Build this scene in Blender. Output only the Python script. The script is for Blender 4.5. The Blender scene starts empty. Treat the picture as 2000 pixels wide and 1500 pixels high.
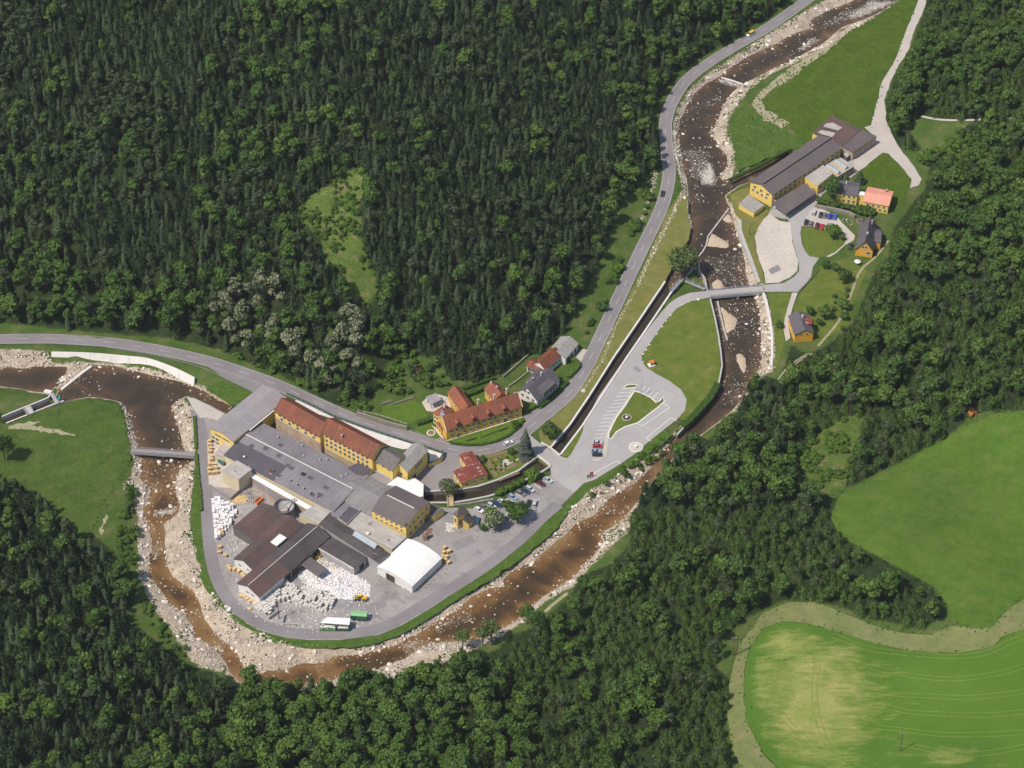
import bpy, bmesh, math, random
import numpy as np
from mathutils import Vector, Matrix
from mathutils.geometry import delaunay_2d_cdt

random.seed(7); rng = np.random.default_rng(11)
scene = bpy.context.scene
COL = scene.collection

# ------------------------------------------------------------------ camera, sky, sun, exposure
PITCH = math.radians(43.0); DIST = 1200.0; FOC = 5000.0      # focal length in photo pixels (2000 wide)
CAM = np.array([0.0, -DIST*math.cos(PITCH), DIST*math.sin(PITCH)])
cam = bpy.data.cameras.new('camera'); cam_o = bpy.data.objects.new('camera', cam); COL.objects.link(cam_o)
cam_o.location = CAM; cam_o.rotation_euler = (math.pi/2-PITCH, 0, 0)
cam.sensor_width = 36.0; cam.lens = 36.0*FOC/2000.0; cam.clip_start = 1.0; cam.clip_end = 6000.0
scene.camera = cam_o
scene.cycles.max_bounces = 5; scene.cycles.diffuse_bounces = 2; scene.cycles.glossy_bounces = 2; scene.cycles.transmission_bounces = 3

SUN_EL = math.radians(56.0); SHADOW_DIR = math.atan2(0.53, 0.85)      # shadows fall to the right and away
to_sun = Vector((-math.cos(SHADOW_DIR)*math.cos(SUN_EL), -math.sin(SHADOW_DIR)*math.cos(SUN_EL), math.sin(SUN_EL)))
world = bpy.data.worlds.new('World'); scene.world = world; world.use_nodes = True
wn = world.node_tree; wn.nodes.clear()
wo = wn.nodes.new('ShaderNodeOutputWorld'); wb = wn.nodes.new('ShaderNodeBackground'); ws = wn.nodes.new('ShaderNodeTexSky')
ws.sky_type = 'NISHITA'; ws.sun_disc = False; ws.sun_elevation = SUN_EL
ws.sun_rotation = math.atan2(to_sun.x, to_sun.y)
wb.inputs['Strength'].default_value = 0.13
wn.links.new(ws.outputs[0], wb.inputs[0]); wn.links.new(wb.outputs[0], wo.inputs[0])
sun = bpy.data.lights.new('sun', 'SUN'); sun.energy = 4.2; sun.angle = math.radians(0.53); sun.color = (1.0, 0.93, 0.83)
sun_o = bpy.data.objects.new('sun', sun); COL.objects.link(sun_o)
sun_o.rotation_euler = to_sun.to_track_quat('Z', 'Y').to_euler(); sun_o.location = (-200, -150, 400)
scene.view_settings.view_transform = 'Standard'; scene.view_settings.look = 'None'
scene.view_settings.exposure = 0.0; scene.view_settings.gamma = 1.0; scene.view_settings.use_curve_mapping = False

# ------------------------------------------------------------------ survey helpers: photo point -> place in the valley
_up = np.array([0, math.sin(PITCH), math.cos(PITCH)]); _fw = np.array([0, math.cos(PITCH), -math.sin(PITCH)])
def rays(pts):
    p = np.asarray(pts, float).reshape(-1, 2)
    u = (p[:, 0]-1000)/FOC; v = -(p[:, 1]-750)/FOC
    return np.stack([u, v*_up[1]+_fw[1], v*_up[2]+_fw[2]], 1)
def flat(pts, z=0.0):
    d = rays(pts); t = (z-CAM[2])/d[:, 2]
    return (CAM+d*t[:, None])[:, :2]
def P(px, py, z=0.0):
    q = flat([(px, py)], z)[0]; return Vector((q[0], q[1], z))
def to_px(xyz):
    r = np.asarray(xyz, float)-CAM
    zc = r@_fw
    return np.stack([1000+FOC*r[:, 0]/zc, 750-FOC*(r@_up)/zc], 1)
def cr(x0, y0, w, pts):
    s = 2000.0/w; return [(x0+a/s, y0+b/s) for a, b in pts]
def inside(poly, pts):
    poly = np.asarray(poly, float); pts = np.asarray(pts, float)
    x, y = pts[:, 0], pts[:, 1]; c = np.zeros(len(pts), bool); n = len(poly)
    for i in range(n):
        x1, y1 = poly[i]; x2, y2 = poly[(i+1) % n]
        if y1 == y2: continue
        k = ((y1 > y) != (y2 > y)) & (x < (x2-x1)*(y-y1)/(y2-y1)+x1)
        c ^= k
    return c
def segdist(poly, pts, closed=True):
    poly = np.asarray(poly, float); pts = np.asarray(pts, float)
    best = np.full(len(pts), 1e9); idx = np.zeros(len(pts)); n = len(poly)
    for i in range(n if closed else n-1):
        a = poly[i]; b = poly[(i+1) % n]; ab = b-a; L = max(ab@ab, 1e-9)
        t = np.clip(((pts-a)@ab)/L, 0, 1); d = np.hypot(*(pts-a-t[:, None]*ab).T)
        m = d < best; best[m] = d[m]; idx[m] = i+t[m]
    return best, idx
def sdist(poly, pts):
    d, _ = segdist(poly, pts); return np.where(inside(poly, pts), -d, d)
def densify(poly, step, closed=True):
    out = []; n = len(poly)
    for i in range(n if closed else n-1):
        a = np.array(poly[i], float); b = np.array(poly[(i+1) % n], float); k = max(1, int(np.hypot(*(b-a))/step))
        for j in range(k): out.append(a+(b-a)*j/k)
    if not closed: out.append(np.array(poly[-1], float))
    return np.array(out)
def smooth_line(pts, step=3.0):
    p = np.asarray(pts, float); p = np.vstack([2*p[0]-p[1], p, 2*p[-1]-p[-2]]); out = []
    for i in range(1, len(p)-2):
        a, b, c, d = p[i-1], p[i], p[i+1], p[i+2]; k = max(2, int(np.hypot(*(c-b))/step))
        for j in range(k):
            t = j/k
            out.append(0.5*((2*b)+(-a+c)*t+(2*a-5*b+4*c-d)*t*t+(-a+3*b-3*c+d)*t**3))
    out.append(p[-2]); return np.array(out)
def sstep(t): t = np.clip(t, 0, 1); return t*t*(3-2*t)

# ------------------------------------------------------------------ materials
def nd(nt, typ, **kw):
    n = nt.nodes.new(typ)
    for k, v in kw.items(): setattr(n, k, v)
    return n
MATS = {}
def new_mat(name):
    m = bpy.data.materials.new(name); m.use_nodes = True; nt = m.node_tree
    b = nt.nodes['Principled BSDF']; MATS[name] = m
    return m, nt, b
def noise_of(nt, scale, detail=4, rough=0.6, vec=None, dist=0.0):
    n = nd(nt, 'ShaderNodeTexNoise'); n.inputs['Scale'].default_value = scale; n.inputs['Detail'].default_value = detail
    n.inputs['Roughness'].default_value = rough; n.inputs['Distortion'].default_value = dist
    if vec is None:
        g = nd(nt, 'ShaderNodeNewGeometry'); vec = g.outputs['Position']
    nt.links.new(vec, n.inputs['Vector']); return n.outputs[0]
def ramp_of(nt, fac, stops):
    r = nd(nt, 'ShaderNodeValToRGB'); e = r.color_ramp.elements
    while len(e) < len(stops): e.new(0.5)
    for i, (p, c) in enumerate(stops): e[i].position = p; e[i].color = (*c[:3], 1)
    nt.links.new(fac, r.inputs[0]); return r.outputs[0]
def mix_of(nt, fac, a, b, mode='MIX'):
    m = nd(nt, 'ShaderNodeMix', data_type='RGBA', blend_type=mode)
    if isinstance(fac, (int, float)): m.inputs[0].default_value = fac
    else: nt.links.new(fac, m.inputs[0])
    for s, v in ((6, a), (7, b)):
        if isinstance(v, tuple): m.inputs[s].default_value = (*v[:3], 1)
        else: nt.links.new(v, m.inputs[s])
    return m.outputs[2]
def math_of(nt, op, a, b=None, clamp=False):
    m = nd(nt, 'ShaderNodeMath', operation=op, use_clamp=clamp)
    for s, v in ((0, a), (1, b)):
        if v is None: continue
        if isinstance(v, (int, float)): m.inputs[s].default_value = v
        else: nt.links.new(v, m.inputs[s])
    return m.outputs[0]
def attr_of(nt, name):
    a = nd(nt, 'ShaderNodeAttribute', attribute_name=name); return a.outputs['Fac']
def mat(name, c1, c2=None, scale=0.6, rough=0.8, spec=0.25, detail=5, lo=0.35, hi=0.65, fine=0.0, fscale=6.0, bump=0.0, metal=0.0):
    m, nt, b = new_mat(name); c2 = c2 or tuple(x*0.8 for x in c1)
    col = ramp_of(nt, noise_of(nt, scale, detail), [(lo, c1), (hi, c2)])
    if fine > 0:
        f = ramp_of(nt, noise_of(nt, fscale, 3), [(0.3, (1-fine,)*3), (0.7, (1+fine*0.6,)*3)])
        col = mix_of(nt, 1.0, col, f, 'MULTIPLY')
    nt.links.new(col, b.inputs['Base Color'])
    b.inputs['Roughness'].default_value = rough; b.inputs['Specular IOR Level'].default_value = spec; b.inputs['Metallic'].default_value = metal
    if bump > 0:
        bp = nd(nt, 'ShaderNodeBump'); bp.inputs['Strength'].default_value = bump; bp.inputs['Distance'].default_value = 0.3
        nt.links.new(noise_of(nt, fscale, 4), bp.inputs['Height']); nt.links.new(bp.outputs[0], b.inputs['Normal'])
    return m
def roof_mat(name, c1, c2, rows=0.35, scale=0.25, contrast=0.25, lo=0.35, hi=0.65, streak=0.25):
    # sheet or tile roofing: courses from a wave across the slope (object space), patches of weathering from noise
    m, nt, b = new_mat(name)
    tc = nd(nt, 'ShaderNodeTexCoord'); obj = tc.outputs['Object']
    base = ramp_of(nt, noise_of(nt, scale, 6, 0.65, obj), [(lo, c1), (hi, c2)])
    mp = nd(nt, 'ShaderNodeMapping'); mp.inputs['Scale'].default_value = (2.5, 0.12, 0.12); nt.links.new(obj, mp.inputs[0])
    st = ramp_of(nt, noise_of(nt, 1.0, 4, 0.6, mp.outputs[0]), [(0.3, (1-streak,)*3), (0.7, (1+streak*0.5,)*3)])
    base = mix_of(nt, 1.0, base, st, 'MULTIPLY')
    w = nd(nt, 'ShaderNodeTexWave', wave_type='BANDS', bands_direction='X'); w.inputs['Scale'].default_value = 0.314/rows
    w.inputs['Distortion'].default_value = 0.4; nt.links.new(obj, w.inputs[0])
    ln = ramp_of(nt, w.outputs[1], [(0.0, (1-contrast,)*3), (0.35, (1, 1, 1))])
    base = mix_of(nt, 1.0, base, ln, 'MULTIPLY')
    sp = ramp_of(nt, noise_of(nt, 2.2, 3, 0.7, obj), [(0.3, (0.82,)*3), (0.7, (1.12,)*3)])
    base = mix_of(nt, 1.0, base, sp, 'MULTIPLY')
    nt.links.new(base, b.inputs['Base Color']); b.inputs['Roughness'].default_value = 0.75; b.inputs['Specular IOR Level'].default_value = 0.25
    return m
def flat_mat(name, c, rough=0.6, spec=0.3, metal=0.0):
    return mat(name, c, tuple(x*0.88 for x in c), 1.3, rough, spec, 4, metal=metal)

def grass_mat(name, c1, c2, c3=None, scale=0.08, fine=0.22, stripes=None):
    m, nt, b = new_mat(name)
    n1 = noise_of(nt, scale, 6, 0.6); col = ramp_of(nt, n1, [(0.32, c1), (0.68, c2)])
    if c3:
        n3 = noise_of(nt, scale*2.7, 5, 0.65); f = ramp_of(nt, n3, [(0.52, (0,)*3), (0.72, (0.8,)*3)])
        col = mix_of(nt, f, col, c3)
    if stripes:
        ang, pitch, amt = stripes
        g = nd(nt, 'ShaderNodeNewGeometry'); mp = nd(nt, 'ShaderNodeMapping'); mp.inputs['Rotation'].default_value = (0, 0, ang)
        nt.links.new(g.outputs['Position'], mp.inputs[0])
        w = nd(nt, 'ShaderNodeTexWave', wave_type='BANDS', bands_direction='X'); w.inputs['Scale'].default_value = 0.31/pitch
        w.inputs['Distortion'].default_value = 2.5; w.inputs['Detail'].default_value = 2; w.inputs['Detail Scale'].default_value = 0.3; nt.links.new(mp.outputs[0], w.inputs[0])
        s = ramp_of(nt, w.outputs[1], [(0, (1-amt,)*3), (1, (1+amt,)*3)]); col = mix_of(nt, 1.0, col, s, 'MULTIPLY')
    f0 = ramp_of(nt, noise_of(nt, 0.22, 3, 0.6), [(0.3, (0.86, 0.88, 0.84)), (0.7, (1.16, 1.12, 1.14))]); col = mix_of(nt, 1.0, col, f0, 'MULTIPLY')
    f1 = ramp_of(nt, noise_of(nt, 0.9, 4, 0.75), [(0.3, (1-fine,)*3), (0.7, (1+fine,)*3)])
    col = mix_of(nt, 1.0, col, f1, 'MULTIPLY')
    nt.links.new(col, b.inputs['Base Color']); b.inputs['Roughness'].default_value = 0.9; b.inputs['Specular IOR Level'].default_value = 0.1
    return m

grass_mat('meadow', (0.050, 0.090, 0.016), (0.074, 0.118, 0.021), (0.115, 0.130, 0.040), fine=0.30)
grass_mat('meadow_dark', (0.054, 0.096, 0.010), (0.074, 0.118, 0.013), (0.115, 0.132, 0.026), fine=0.34)
grass_mat('lawn', (0.13, 0.155, 0.028), (0.095, 0.14, 0.02), (0.19, 0.18, 0.06), 0.05, 0.14, stripes=(0.95, 2.2, 0.045))
grass_mat('lawn_plain', (0.125, 0.15, 0.027), (0.09, 0.135, 0.02), (0.18, 0.175, 0.055), 0.09, 0.16)
grass_mat('lawn_dry', (0.19, 0.175, 0.055), (0.14, 0.155, 0.035), (0.23, 0.20, 0.08), 0.06, 0.13, stripes=(1.05, 1.6, 0.035))
grass_mat('lawn_fresh', (0.078, 0.135, 0.016), (0.100, 0.160, 0.022), None, 0.1, 0.14)
grass_mat('verge', (0.050, 0.105, 0.014), (0.078, 0.130, 0.020), (0.15, 0.155, 0.065), 0.16, 0.32)
grass_mat('meadow_hill', (0.066, 0.126, 0.017), (0.088, 0.152, 0.021), (0.118, 0.150, 0.036), 0.04, 0.18)
grass_mat('mown_track', (0.19, 0.20, 0.075), (0.15, 0.18, 0.06), (0.22, 0.19, 0.10), 0.05, 0.14, stripes=(0.3, 1.4, 0.03))
grass_mat('shrub_ground', (0.060, 0.105, 0.018), (0.11, 0.155, 0.032), (0.24, 0.17, 0.10), 0.07, 0.40)
mat('asphalt', (0.22, 0.195, 0.195), (0.26, 0.235, 0.235), 0.05, 0.85, 0.2, fine=0.08, fscale=1.5)
mat('asphalt_yard', (0.27, 0.245, 0.235), (0.37, 0.335, 0.315), 0.045, 0.88, 0.2, 6, 0.3, 0.7, fine=0.12, fscale=1.2)
def stain(name, amt, dark):
    m = MATS[name]; nt = m.node_tree; b = nt.nodes['Principled BSDF']; old = b.inputs['Base Color'].links[0].from_socket
    f = ramp_of(nt, noise_of(nt, 0.11, 7, 0.72, dist=0.8), [(0.50, (0,)*3), (0.68, (amt,)*3)]); nt.links.new(mix_of(nt, f, old, dark), b.inputs['Base Color'])
stain('asphalt_yard', 0.75, (0.17, 0.15, 0.14))
mat('asphalt_lot', (0.36, 0.33, 0.315), (0.41, 0.38, 0.36), 0.04, 0.88, 0.2, fine=0.07, fscale=1.5)
stain('asphalt_lot', 0.3, (0.27, 0.245, 0.235)); stain('asphalt', 0.4, (0.17, 0.152, 0.152))
mat('asphalt_patch', (0.23, 0.21, 0.205), (0.26, 0.235, 0.23), 0.4, 0.85)
mat('asphalt_court', (0.24, 0.215, 0.21), (0.29, 0.26, 0.25), 0.07, 0.85, fine=0.1)
mat('gravel_lot', (0.60, 0.52, 0.44), (0.50, 0.44, 0.38), 0.06, 0.9, 0.1, fine=0.16, fscale=0.9)
mat('gravel_road', (0.52, 0.46, 0.40), (0.46, 0.41, 0.365), 0.1, 0.9, 0.1, fine=0.1)
mat('dirt_strip', (0.40, 0.35, 0.23), (0.31, 0.29, 0.16), 0.25, 0.95, 0.05, fine=0.35, fscale=1.1)
mat('sand', (0.55, 0.43, 0.31), (0.45, 0.35, 0.24), 0.15, 0.95, 0.05, fine=0.2, fscale=1.0)
mat('paint_white', (0.75, 0.74, 0.72), (0.62, 0.61, 0.59), 1.0, 0.7)
mat('paint_road', (0.55, 0.53, 0.52), (0.46, 0.44, 0.43), 1.0, 0.7)
mat('concrete', (0.50, 0.47, 0.43), (0.42, 0.39, 0.36), 0.4, 0.9, 0.1, fine=0.1)
mat('concrete_white', (0.72, 0.67, 0.62), (0.64, 0.59, 0.54), 0.3, 0.9, 0.1, fine=0.06)
mat('concrete_dark', (0.24, 0.22, 0.20), (0.32, 0.29, 0.26), 0.5, 0.9, 0.1, fine=0.2)
mat('stone_wall', (0.34, 0.30, 0.24), (0.22, 0.20, 0.17), 0.9, 0.95, 0.05, fine=0.35, fscale=2.5, bump=0.5)
mat('wall_yellow', (0.83, 0.61, 0.175), (0.78, 0.55, 0.15), 0.3, 0.85, 0.15, fine=0.05, fscale=1.0)
mat('wall_ochre', (0.76, 0.47, 0.09), (0.70, 0.42, 0.075), 0.3, 0.85, 0.15, fine=0.07, fscale=0.8)
mat('wall_orange', (0.80, 0.42, 0.06), (0.72, 0.37, 0.05), 0.3, 0.85, 0.15)
mat('wall_pale', (0.70, 0.60, 0.40), (0.62, 0.52, 0.34), 0.4, 0.85)
mat('wall_white', (0.80, 0.77, 0.72), (0.74, 0.71, 0.66), 0.3, 0.85)
mat('wall_brick', (0.42, 0.30, 0.22), (0.52, 0.42, 0.33), 0.35, 0.95, 0.05, fine=0.2, fscale=1.4)
mat('wall_grey', (0.42, 0.40, 0.40), (0.36, 0.34, 0.34), 0.3, 0.85)
mat('wall_dark', (0.12, 0.11, 0.105), (0.16, 0.15, 0.14), 0.5, 0.9)
mat('plinth', (0.62, 0.57, 0.50), (0.52, 0.47, 0.42), 0.5, 0.9)
mat('timber', (0.50, 0.36, 0.18), (0.58, 0.44, 0.25), 1.5, 0.85, fine=0.2)
mat('timber_grey', (0.36, 0.33, 0.32), (0.28, 0.26, 0.25), 1.5, 0.85, fine=0.2)
mat('pallet', (0.72, 0.52, 0.26), (0.58, 0.40, 0.19), 1.2, 0.9, fine=0.2)
mat('metal', (0.45, 0.45, 0.46), (0.38, 0.38, 0.39), 1.0, 0.45, 0.5, metal=0.4)
mat('rust', (0.28, 0.12, 0.06), (0.18, 0.09, 0.05), 2.0, 0.9)
mat('glass', (0.03, 0.035, 0.04), (0.05, 0.05, 0.055), 0.5, 0.15, 0.5)
mat('glass_sky', (0.34, 0.40, 0.43), (0.28, 0.34, 0.37), 0.5, 0.35, 0.5)
mat('frame_white', (0.60, 0.56, 0.48), (0.54, 0.50, 0.43), 1.0, 0.7)
mat('door_dark', (0.07, 0.05, 0.04), (0.09, 0.07, 0.05), 1.0, 0.8)
mat('tyre', (0.02, 0.02, 0.02), (0.03, 0.03, 0.03), 2.0, 0.9)
mat('lamp_glass', (0.75, 0.75, 0.72), (0.7, 0.7, 0.66), 2.0, 0.3)
mat('tail_red', (0.4, 0.02, 0.02), (0.35, 0.02, 0.02), 2.0, 0.4)
mat('bark', (0.11, 0.085, 0.06), (0.17, 0.14, 0.11), 2.0, 0.95, 0.05)
mat('soil', (0.20, 0.13, 0.08), (0.28, 0.19, 0.11), 0.8, 0.95, 0.05, fine=0.3)
mat('foam', (0.85, 0.83, 0.78), (0.7, 0.66, 0.6), 1.0, 0.7)
mat('fence_green', (0.03, 0.12, 0.08), (0.04, 0.10, 0.07), 1.0, 0.6)
mat('paper', (0.86, 0.82, 0.80), (0.72, 0.67, 0.64), 1.1, 0.95, 0.05, fine=0.22, fscale=3.0)
mat('paper_grey', (0.58, 0.53, 0.475), (0.73, 0.68, 0.62), 0.9, 0.95, 0.05, fine=0.3, fscale=2.6)
roof_mat('tile_red', (0.275, 0.088, 0.046), (0.175, 0.070, 0.046), 1.6, 0.16, 0.08, streak=0.35)
roof_mat('tile_palace', (0.34, 0.110, 0.056), (0.22, 0.084, 0.056), 1.6, 0.12, 0.08, streak=0.35)
roof_mat('tile_salmon', (0.78, 0.34, 0.24), (0.72, 0.30, 0.21), 0.6, 0.2, 0.08, streak=0.06)
roof_mat('tile_dark', (0.15, 0.125, 0.115), (0.21, 0.185, 0.17), 0.5, 0.9, 0.25)
roof_mat('slate', (0.115, 0.10, 0.11), (0.145, 0.13, 0.14), 0.6, 0.25, 0.12, streak=0.1)
roof_mat('sheet_grey', (0.34, 0.305, 0.305), (0.29, 0.26, 0.265), 2.4, 0.12, 0.06, streak=0.12)
roof_mat('felt_grey', (0.195, 0.175, 0.185), (0.255, 0.23, 0.24), 2.4, 0.10, 0.05, streak=0.10)
roof_mat('felt_dark', (0.095, 0.085, 0.10), (0.115, 0.10, 0.115), 2.0, 0.15, 0.05, streak=0.08)
roof_mat('felt_black', (0.075, 0.062, 0.062), (0.105, 0.088, 0.085), 2.0, 0.12, 0.05, streak=0.15)
roof_mat('sheet_brown', (0.15, 0.088, 0.073), (0.105, 0.076, 0.070), 2.4, 0.10, 0.07, streak=0.15)
roof_mat('sheet_brown_grey', (0.165, 0.13, 0.125), (0.135, 0.112, 0.11), 2.4, 0.10, 0.05, streak=0.10)
roof_mat('corrugated', (0.30, 0.275, 0.265), (0.25, 0.225, 0.22), 1.0, 0.15, 0.3)
roof_mat('sheet_white', (0.86, 0.84, 0.79), (0.82, 0.80, 0.75), 1.6, 0.1, 0.10, streak=0.05)
roof_mat('felt_beige', (0.50, 0.45, 0.40), (0.42, 0.38, 0.34), 1.5, 0.2, 0.08)
roof_mat('rust_red', (0.25, 0.055, 0.035), (0.20, 0.06, 0.045), 0.9, 0.3, 0.2)
roof_mat('lichen', (0.42, 0.39, 0.35), (0.30, 0.28, 0.255), 1.4, 0.8, 0.1)

# rusty roof with flaking white paint
def flake():
    m = MATS['rust_red']; nt = m.node_tree; b = nt.nodes['Principled BSDF']; old = b.inputs['Base Color'].links[0].from_socket
    tc = nd(nt, 'ShaderNodeTexCoord'); mp = nd(nt, 'ShaderNodeMapping'); mp.inputs['Scale'].default_value = (0.9, 0.22, 0.2); nt.links.new(tc.outputs['Object'], mp.inputs[0])
    f = ramp_of(nt, noise_of(nt, 1.6, 4, 0.7, mp.outputs[0]), [(0.60, (0,)*3), (0.64, (1,)*3)])
    nt.links.new(mix_of(nt, f, old, (0.62, 0.50, 0.42)), b.inputs['Base Color'])
flake()

# foliage: colour varies from plant to plant (object random) and within the crown
def leaf_mat(name, cols, var=0.35, blossom=None):
    m, nt, b = new_mat(name)
    oi = nd(nt, 'ShaderNodeObjectInfo')
    st = [(i/(len(cols)-1), c) for i, c in enumerate(cols)]
    col = ramp_of(nt, oi.outputs['Random'], st)
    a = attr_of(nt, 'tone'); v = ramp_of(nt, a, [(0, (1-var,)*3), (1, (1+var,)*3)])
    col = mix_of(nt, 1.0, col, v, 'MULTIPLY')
    if blossom:
        f = ramp_of(nt, a, [(0.42, (0,)*3), (0.58, (0.8,)*3)]); col = mix_of(nt, f, col, blossom)
    nt.links.new(col, b.inputs['Base Color']); b.inputs['Roughness'].default_value = 0.65; b.inputs['Specular IOR Level'].default_value = 0.18
    tr = nd(nt, 'ShaderNodeBsdfTranslucent'); nt.links.new(col, tr.inputs[0])
    mx = nd(nt, 'ShaderNodeMixShader'); mx.inputs[0].default_value = 0.22
    out = nt.nodes['Material Output']; nt.links.new(b.outputs[0], mx.inputs[1]); nt.links.new(tr.outputs[0], mx.inputs[2]); nt.links.new(mx.outputs[0], out.inputs[0])
    return m
leaf_mat('needles', [(0.040, 0.070, 0.026), (0.050, 0.086, 0.028), (0.064, 0.088, 0.037), (0.044, 0.080, 0.033)])
leaf_mat('needles_young', [(0.088, 0.145, 0.036), (0.076, 0.138, 0.030), (0.110, 0.155, 0.045), (0.095, 0.170, 0.034)])
leaf_mat('needles_pine', [(0.066, 0.098, 0.040), (0.080, 0.104, 0.048), (0.060, 0.094, 0.036)])
leaf_mat('leaves', [(0.064, 0.122, 0.021), (0.086, 0.155, 0.027), (0.072, 0.132, 0.031), (0.118, 0.190, 0.034), (0.058, 0.112, 0.027)])
leaf_mat('leaves_fresh', [(0.10, 0.19, 0.02), (0.085, 0.165, 0.018), (0.13, 0.20, 0.03)])
leaf_mat('leaves_blossom', [(0.10, 0.13, 0.045), (0.085, 0.12, 0.04)], 0.3, (0.34, 0.345, 0.215))
leaf_mat('leaves_hedge', [(0.070, 0.135, 0.022), (0.058, 0.115, 0.020)])
leaf_mat('leaves_purple', [(0.07, 0.03, 0.03), (0.06, 0.028, 0.025)])
leaf_mat('needles_blue', [(0.09, 0.105, 0.075), (0.09, 0.105, 0.075)])
leaf_mat('leaves_willow', [(0.115, 0.155, 0.05), (0.10, 0.14, 0.045)])

# ------------------------------------------------------------------ object helpers
def tag(o, label=None, cat=None, group=None, kind=None):
    if label: o['label'] = label
    if cat: o['category'] = cat
    if group: o['group'] = group
    if kind: o['kind'] = kind
    return o
def mesh_data(name, verts, faces, mats=None, smooth=False):
    me = bpy.data.meshes.new(name); me.from_pydata([tuple(v) for v in verts], [], [tuple(f) for f in faces]); me.update()
    for m in (mats or []): me.materials.append(MATS[m] if isinstance(m, str) else m)
    if smooth: me.polygons.foreach_set('use_smooth', [True]*len(me.polygons))
    return me
def link(name, me, parent=None):
    o = bpy.data.objects.new(name, me); COL.objects.link(o)
    if parent is not None: o.parent = parent
    return o
def empty(name, loc=(0, 0, 0), rz=0.0):
    o = bpy.data.objects.new(name, None); COL.objects.link(o); o.location = loc; o.rotation_euler = (0, 0, rz); o.empty_display_size = 0.5; return o
class MB:
    def __init__(self): self.v = []; self.f = []; self.mi = []
    def add(self, vs, fs, mi=0):
        n = len(self.v); self.v += [tuple(x) for x in vs]; self.f += [tuple(n+i for i in f) for f in fs]; self.mi += [mi]*len(fs); return self
    def box(self, x0, x1, y0, y1, z0, z1, mi=0):
        vs = [(x0, y0, z0), (x1, y0, z0), (x1, y1, z0), (x0, y1, z0), (x0, y0, z1), (x1, y0, z1), (x1, y1, z1), (x0, y1, z1)]
        return self.add(vs, [(0, 3, 2, 1), (4, 5, 6, 7), (0, 1, 5, 4), (1, 2, 6, 5), (2, 3, 7, 6), (3, 0, 4, 7)], mi)
    def frus(self, b0, b1, z0, z1, mi=0):   # b = (x0,x1,y0,y1)
        vs = [(b0[0], b0[2], z0), (b0[1], b0[2], z0), (b0[1], b0[3], z0), (b0[0], b0[3], z0), (b1[0], b1[2], z1), (b1[1], b1[2], z1), (b1[1], b1[3], z1), (b1[0], b1[3], z1)]
        return self.add(vs, [(0, 3, 2, 1), (4, 5, 6, 7), (0, 1, 5, 4), (1, 2, 6, 5), (2, 3, 7, 6), (3, 0, 4, 7)], mi)
    def cyl(self, x, y, z0, z1, r0, r1=None, n=10, mi=0):
        r1 = r0 if r1 is None else r1
        vs = [(x+r0*math.cos(2*math.pi*i/n), y+r0*math.sin(2*math.pi*i/n), z0) for i in range(n)]+[(x+r1*math.cos(2*math.pi*i/n), y+r1*math.sin(2*math.pi*i/n), z1) for i in range(n)]
        fs = [(i, (i+1) % n, n+(i+1) % n, n+i) for i in range(n)]+[tuple(range(n-1, -1, -1)), tuple(range(n, 2*n))]
        return self.add(vs, fs, mi)
    def tube(self, p, q, r0, r1=None, n=6, mi=0):
        p = Vector(p); q = Vector(q); r1 = r0 if r1 is None else r1; d = (q-p).normalized()
        a = d.orthogonal().normalized(); b = d.cross(a)
        vs = [p+a*r0*math.cos(2*math.pi*i/n)+b*r0*math.sin(2*math.pi*i/n) for i in range(n)]+[q+a*r1*math.cos(2*math.pi*i/n)+b*r1*math.sin(2*math.pi*i/n) for i in range(n)]
        fs = [(i, (i+1) % n, n+(i+1) % n, n+i) for i in range(n)]+[tuple(range(n-1, -1, -1)), tuple(range(n, 2*n))]
        return self.add(vs, fs, mi)
    def data(self, name, mats, smooth=False):
        me = mesh_data(name, self.v, self.f, mats if isinstance(mats, (list, tuple)) else [mats], smooth)
        if any(self.mi): me.polygons.foreach_set('material_index', self.mi)
        return me
    def build(self, name, mats, parent=None, smooth=False): return link(name, self.data(name, mats, smooth), parent)

# ------------------------------------------------------------------ the survey: outlines of land, water, roads (photo points)
VALLEY_PX = [(-500, 590), (0, 640), (130, 652), (260, 660), (420, 690), (500, 720), (560, 740), (640, 775), (700, 800), (735, 770), (770, 725), (840, 715), (890, 745),
  (960, 735), (1010, 700), (1060, 690), (1100, 640), (1140, 610), (1200, 490), (1235, 400), (1270, 340), (1290, 310), (1283, 230), (1293, 170), (1350, 112), (1430, 70),
  (1500, 30), (1560, -15), (1650, -85), (1720, -160), (1880, -160), (1820, -40), (1806, 40), (1776, 110), (1746, 170), (1740, 230), (1765, 285), (1812, 330), (1812, 370),
  (1772, 412), (1748, 440), (1740, 480), (1716, 515), (1696, 560), (1668, 630), (1610, 680), (1560, 710), (1510, 760), (1460, 810), (1400, 860), (1340, 910), (1265, 990),
  (1245, 1050), (1195, 1105), (1110, 1175), (1030, 1235), (960, 1285), (800, 1335), (660, 1365), (500, 1365), (430, 1335), (335, 1262), (265, 1200), (225, 1110),
  (155, 1050), (55, 975), (0, 925), (-100, 875), (-500, 840)]
def hill_par(i):      # (slope, cap) of the hillside that rises from this stretch of the valley edge
    if i < 29.5: return 0.46, 125.0
    if i < 46.5: return 0.42, 80.0
    if i < 56.5: return 0.44, 33.0
    return 0.42, 55.0
WL = -2.6            # river level
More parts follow.
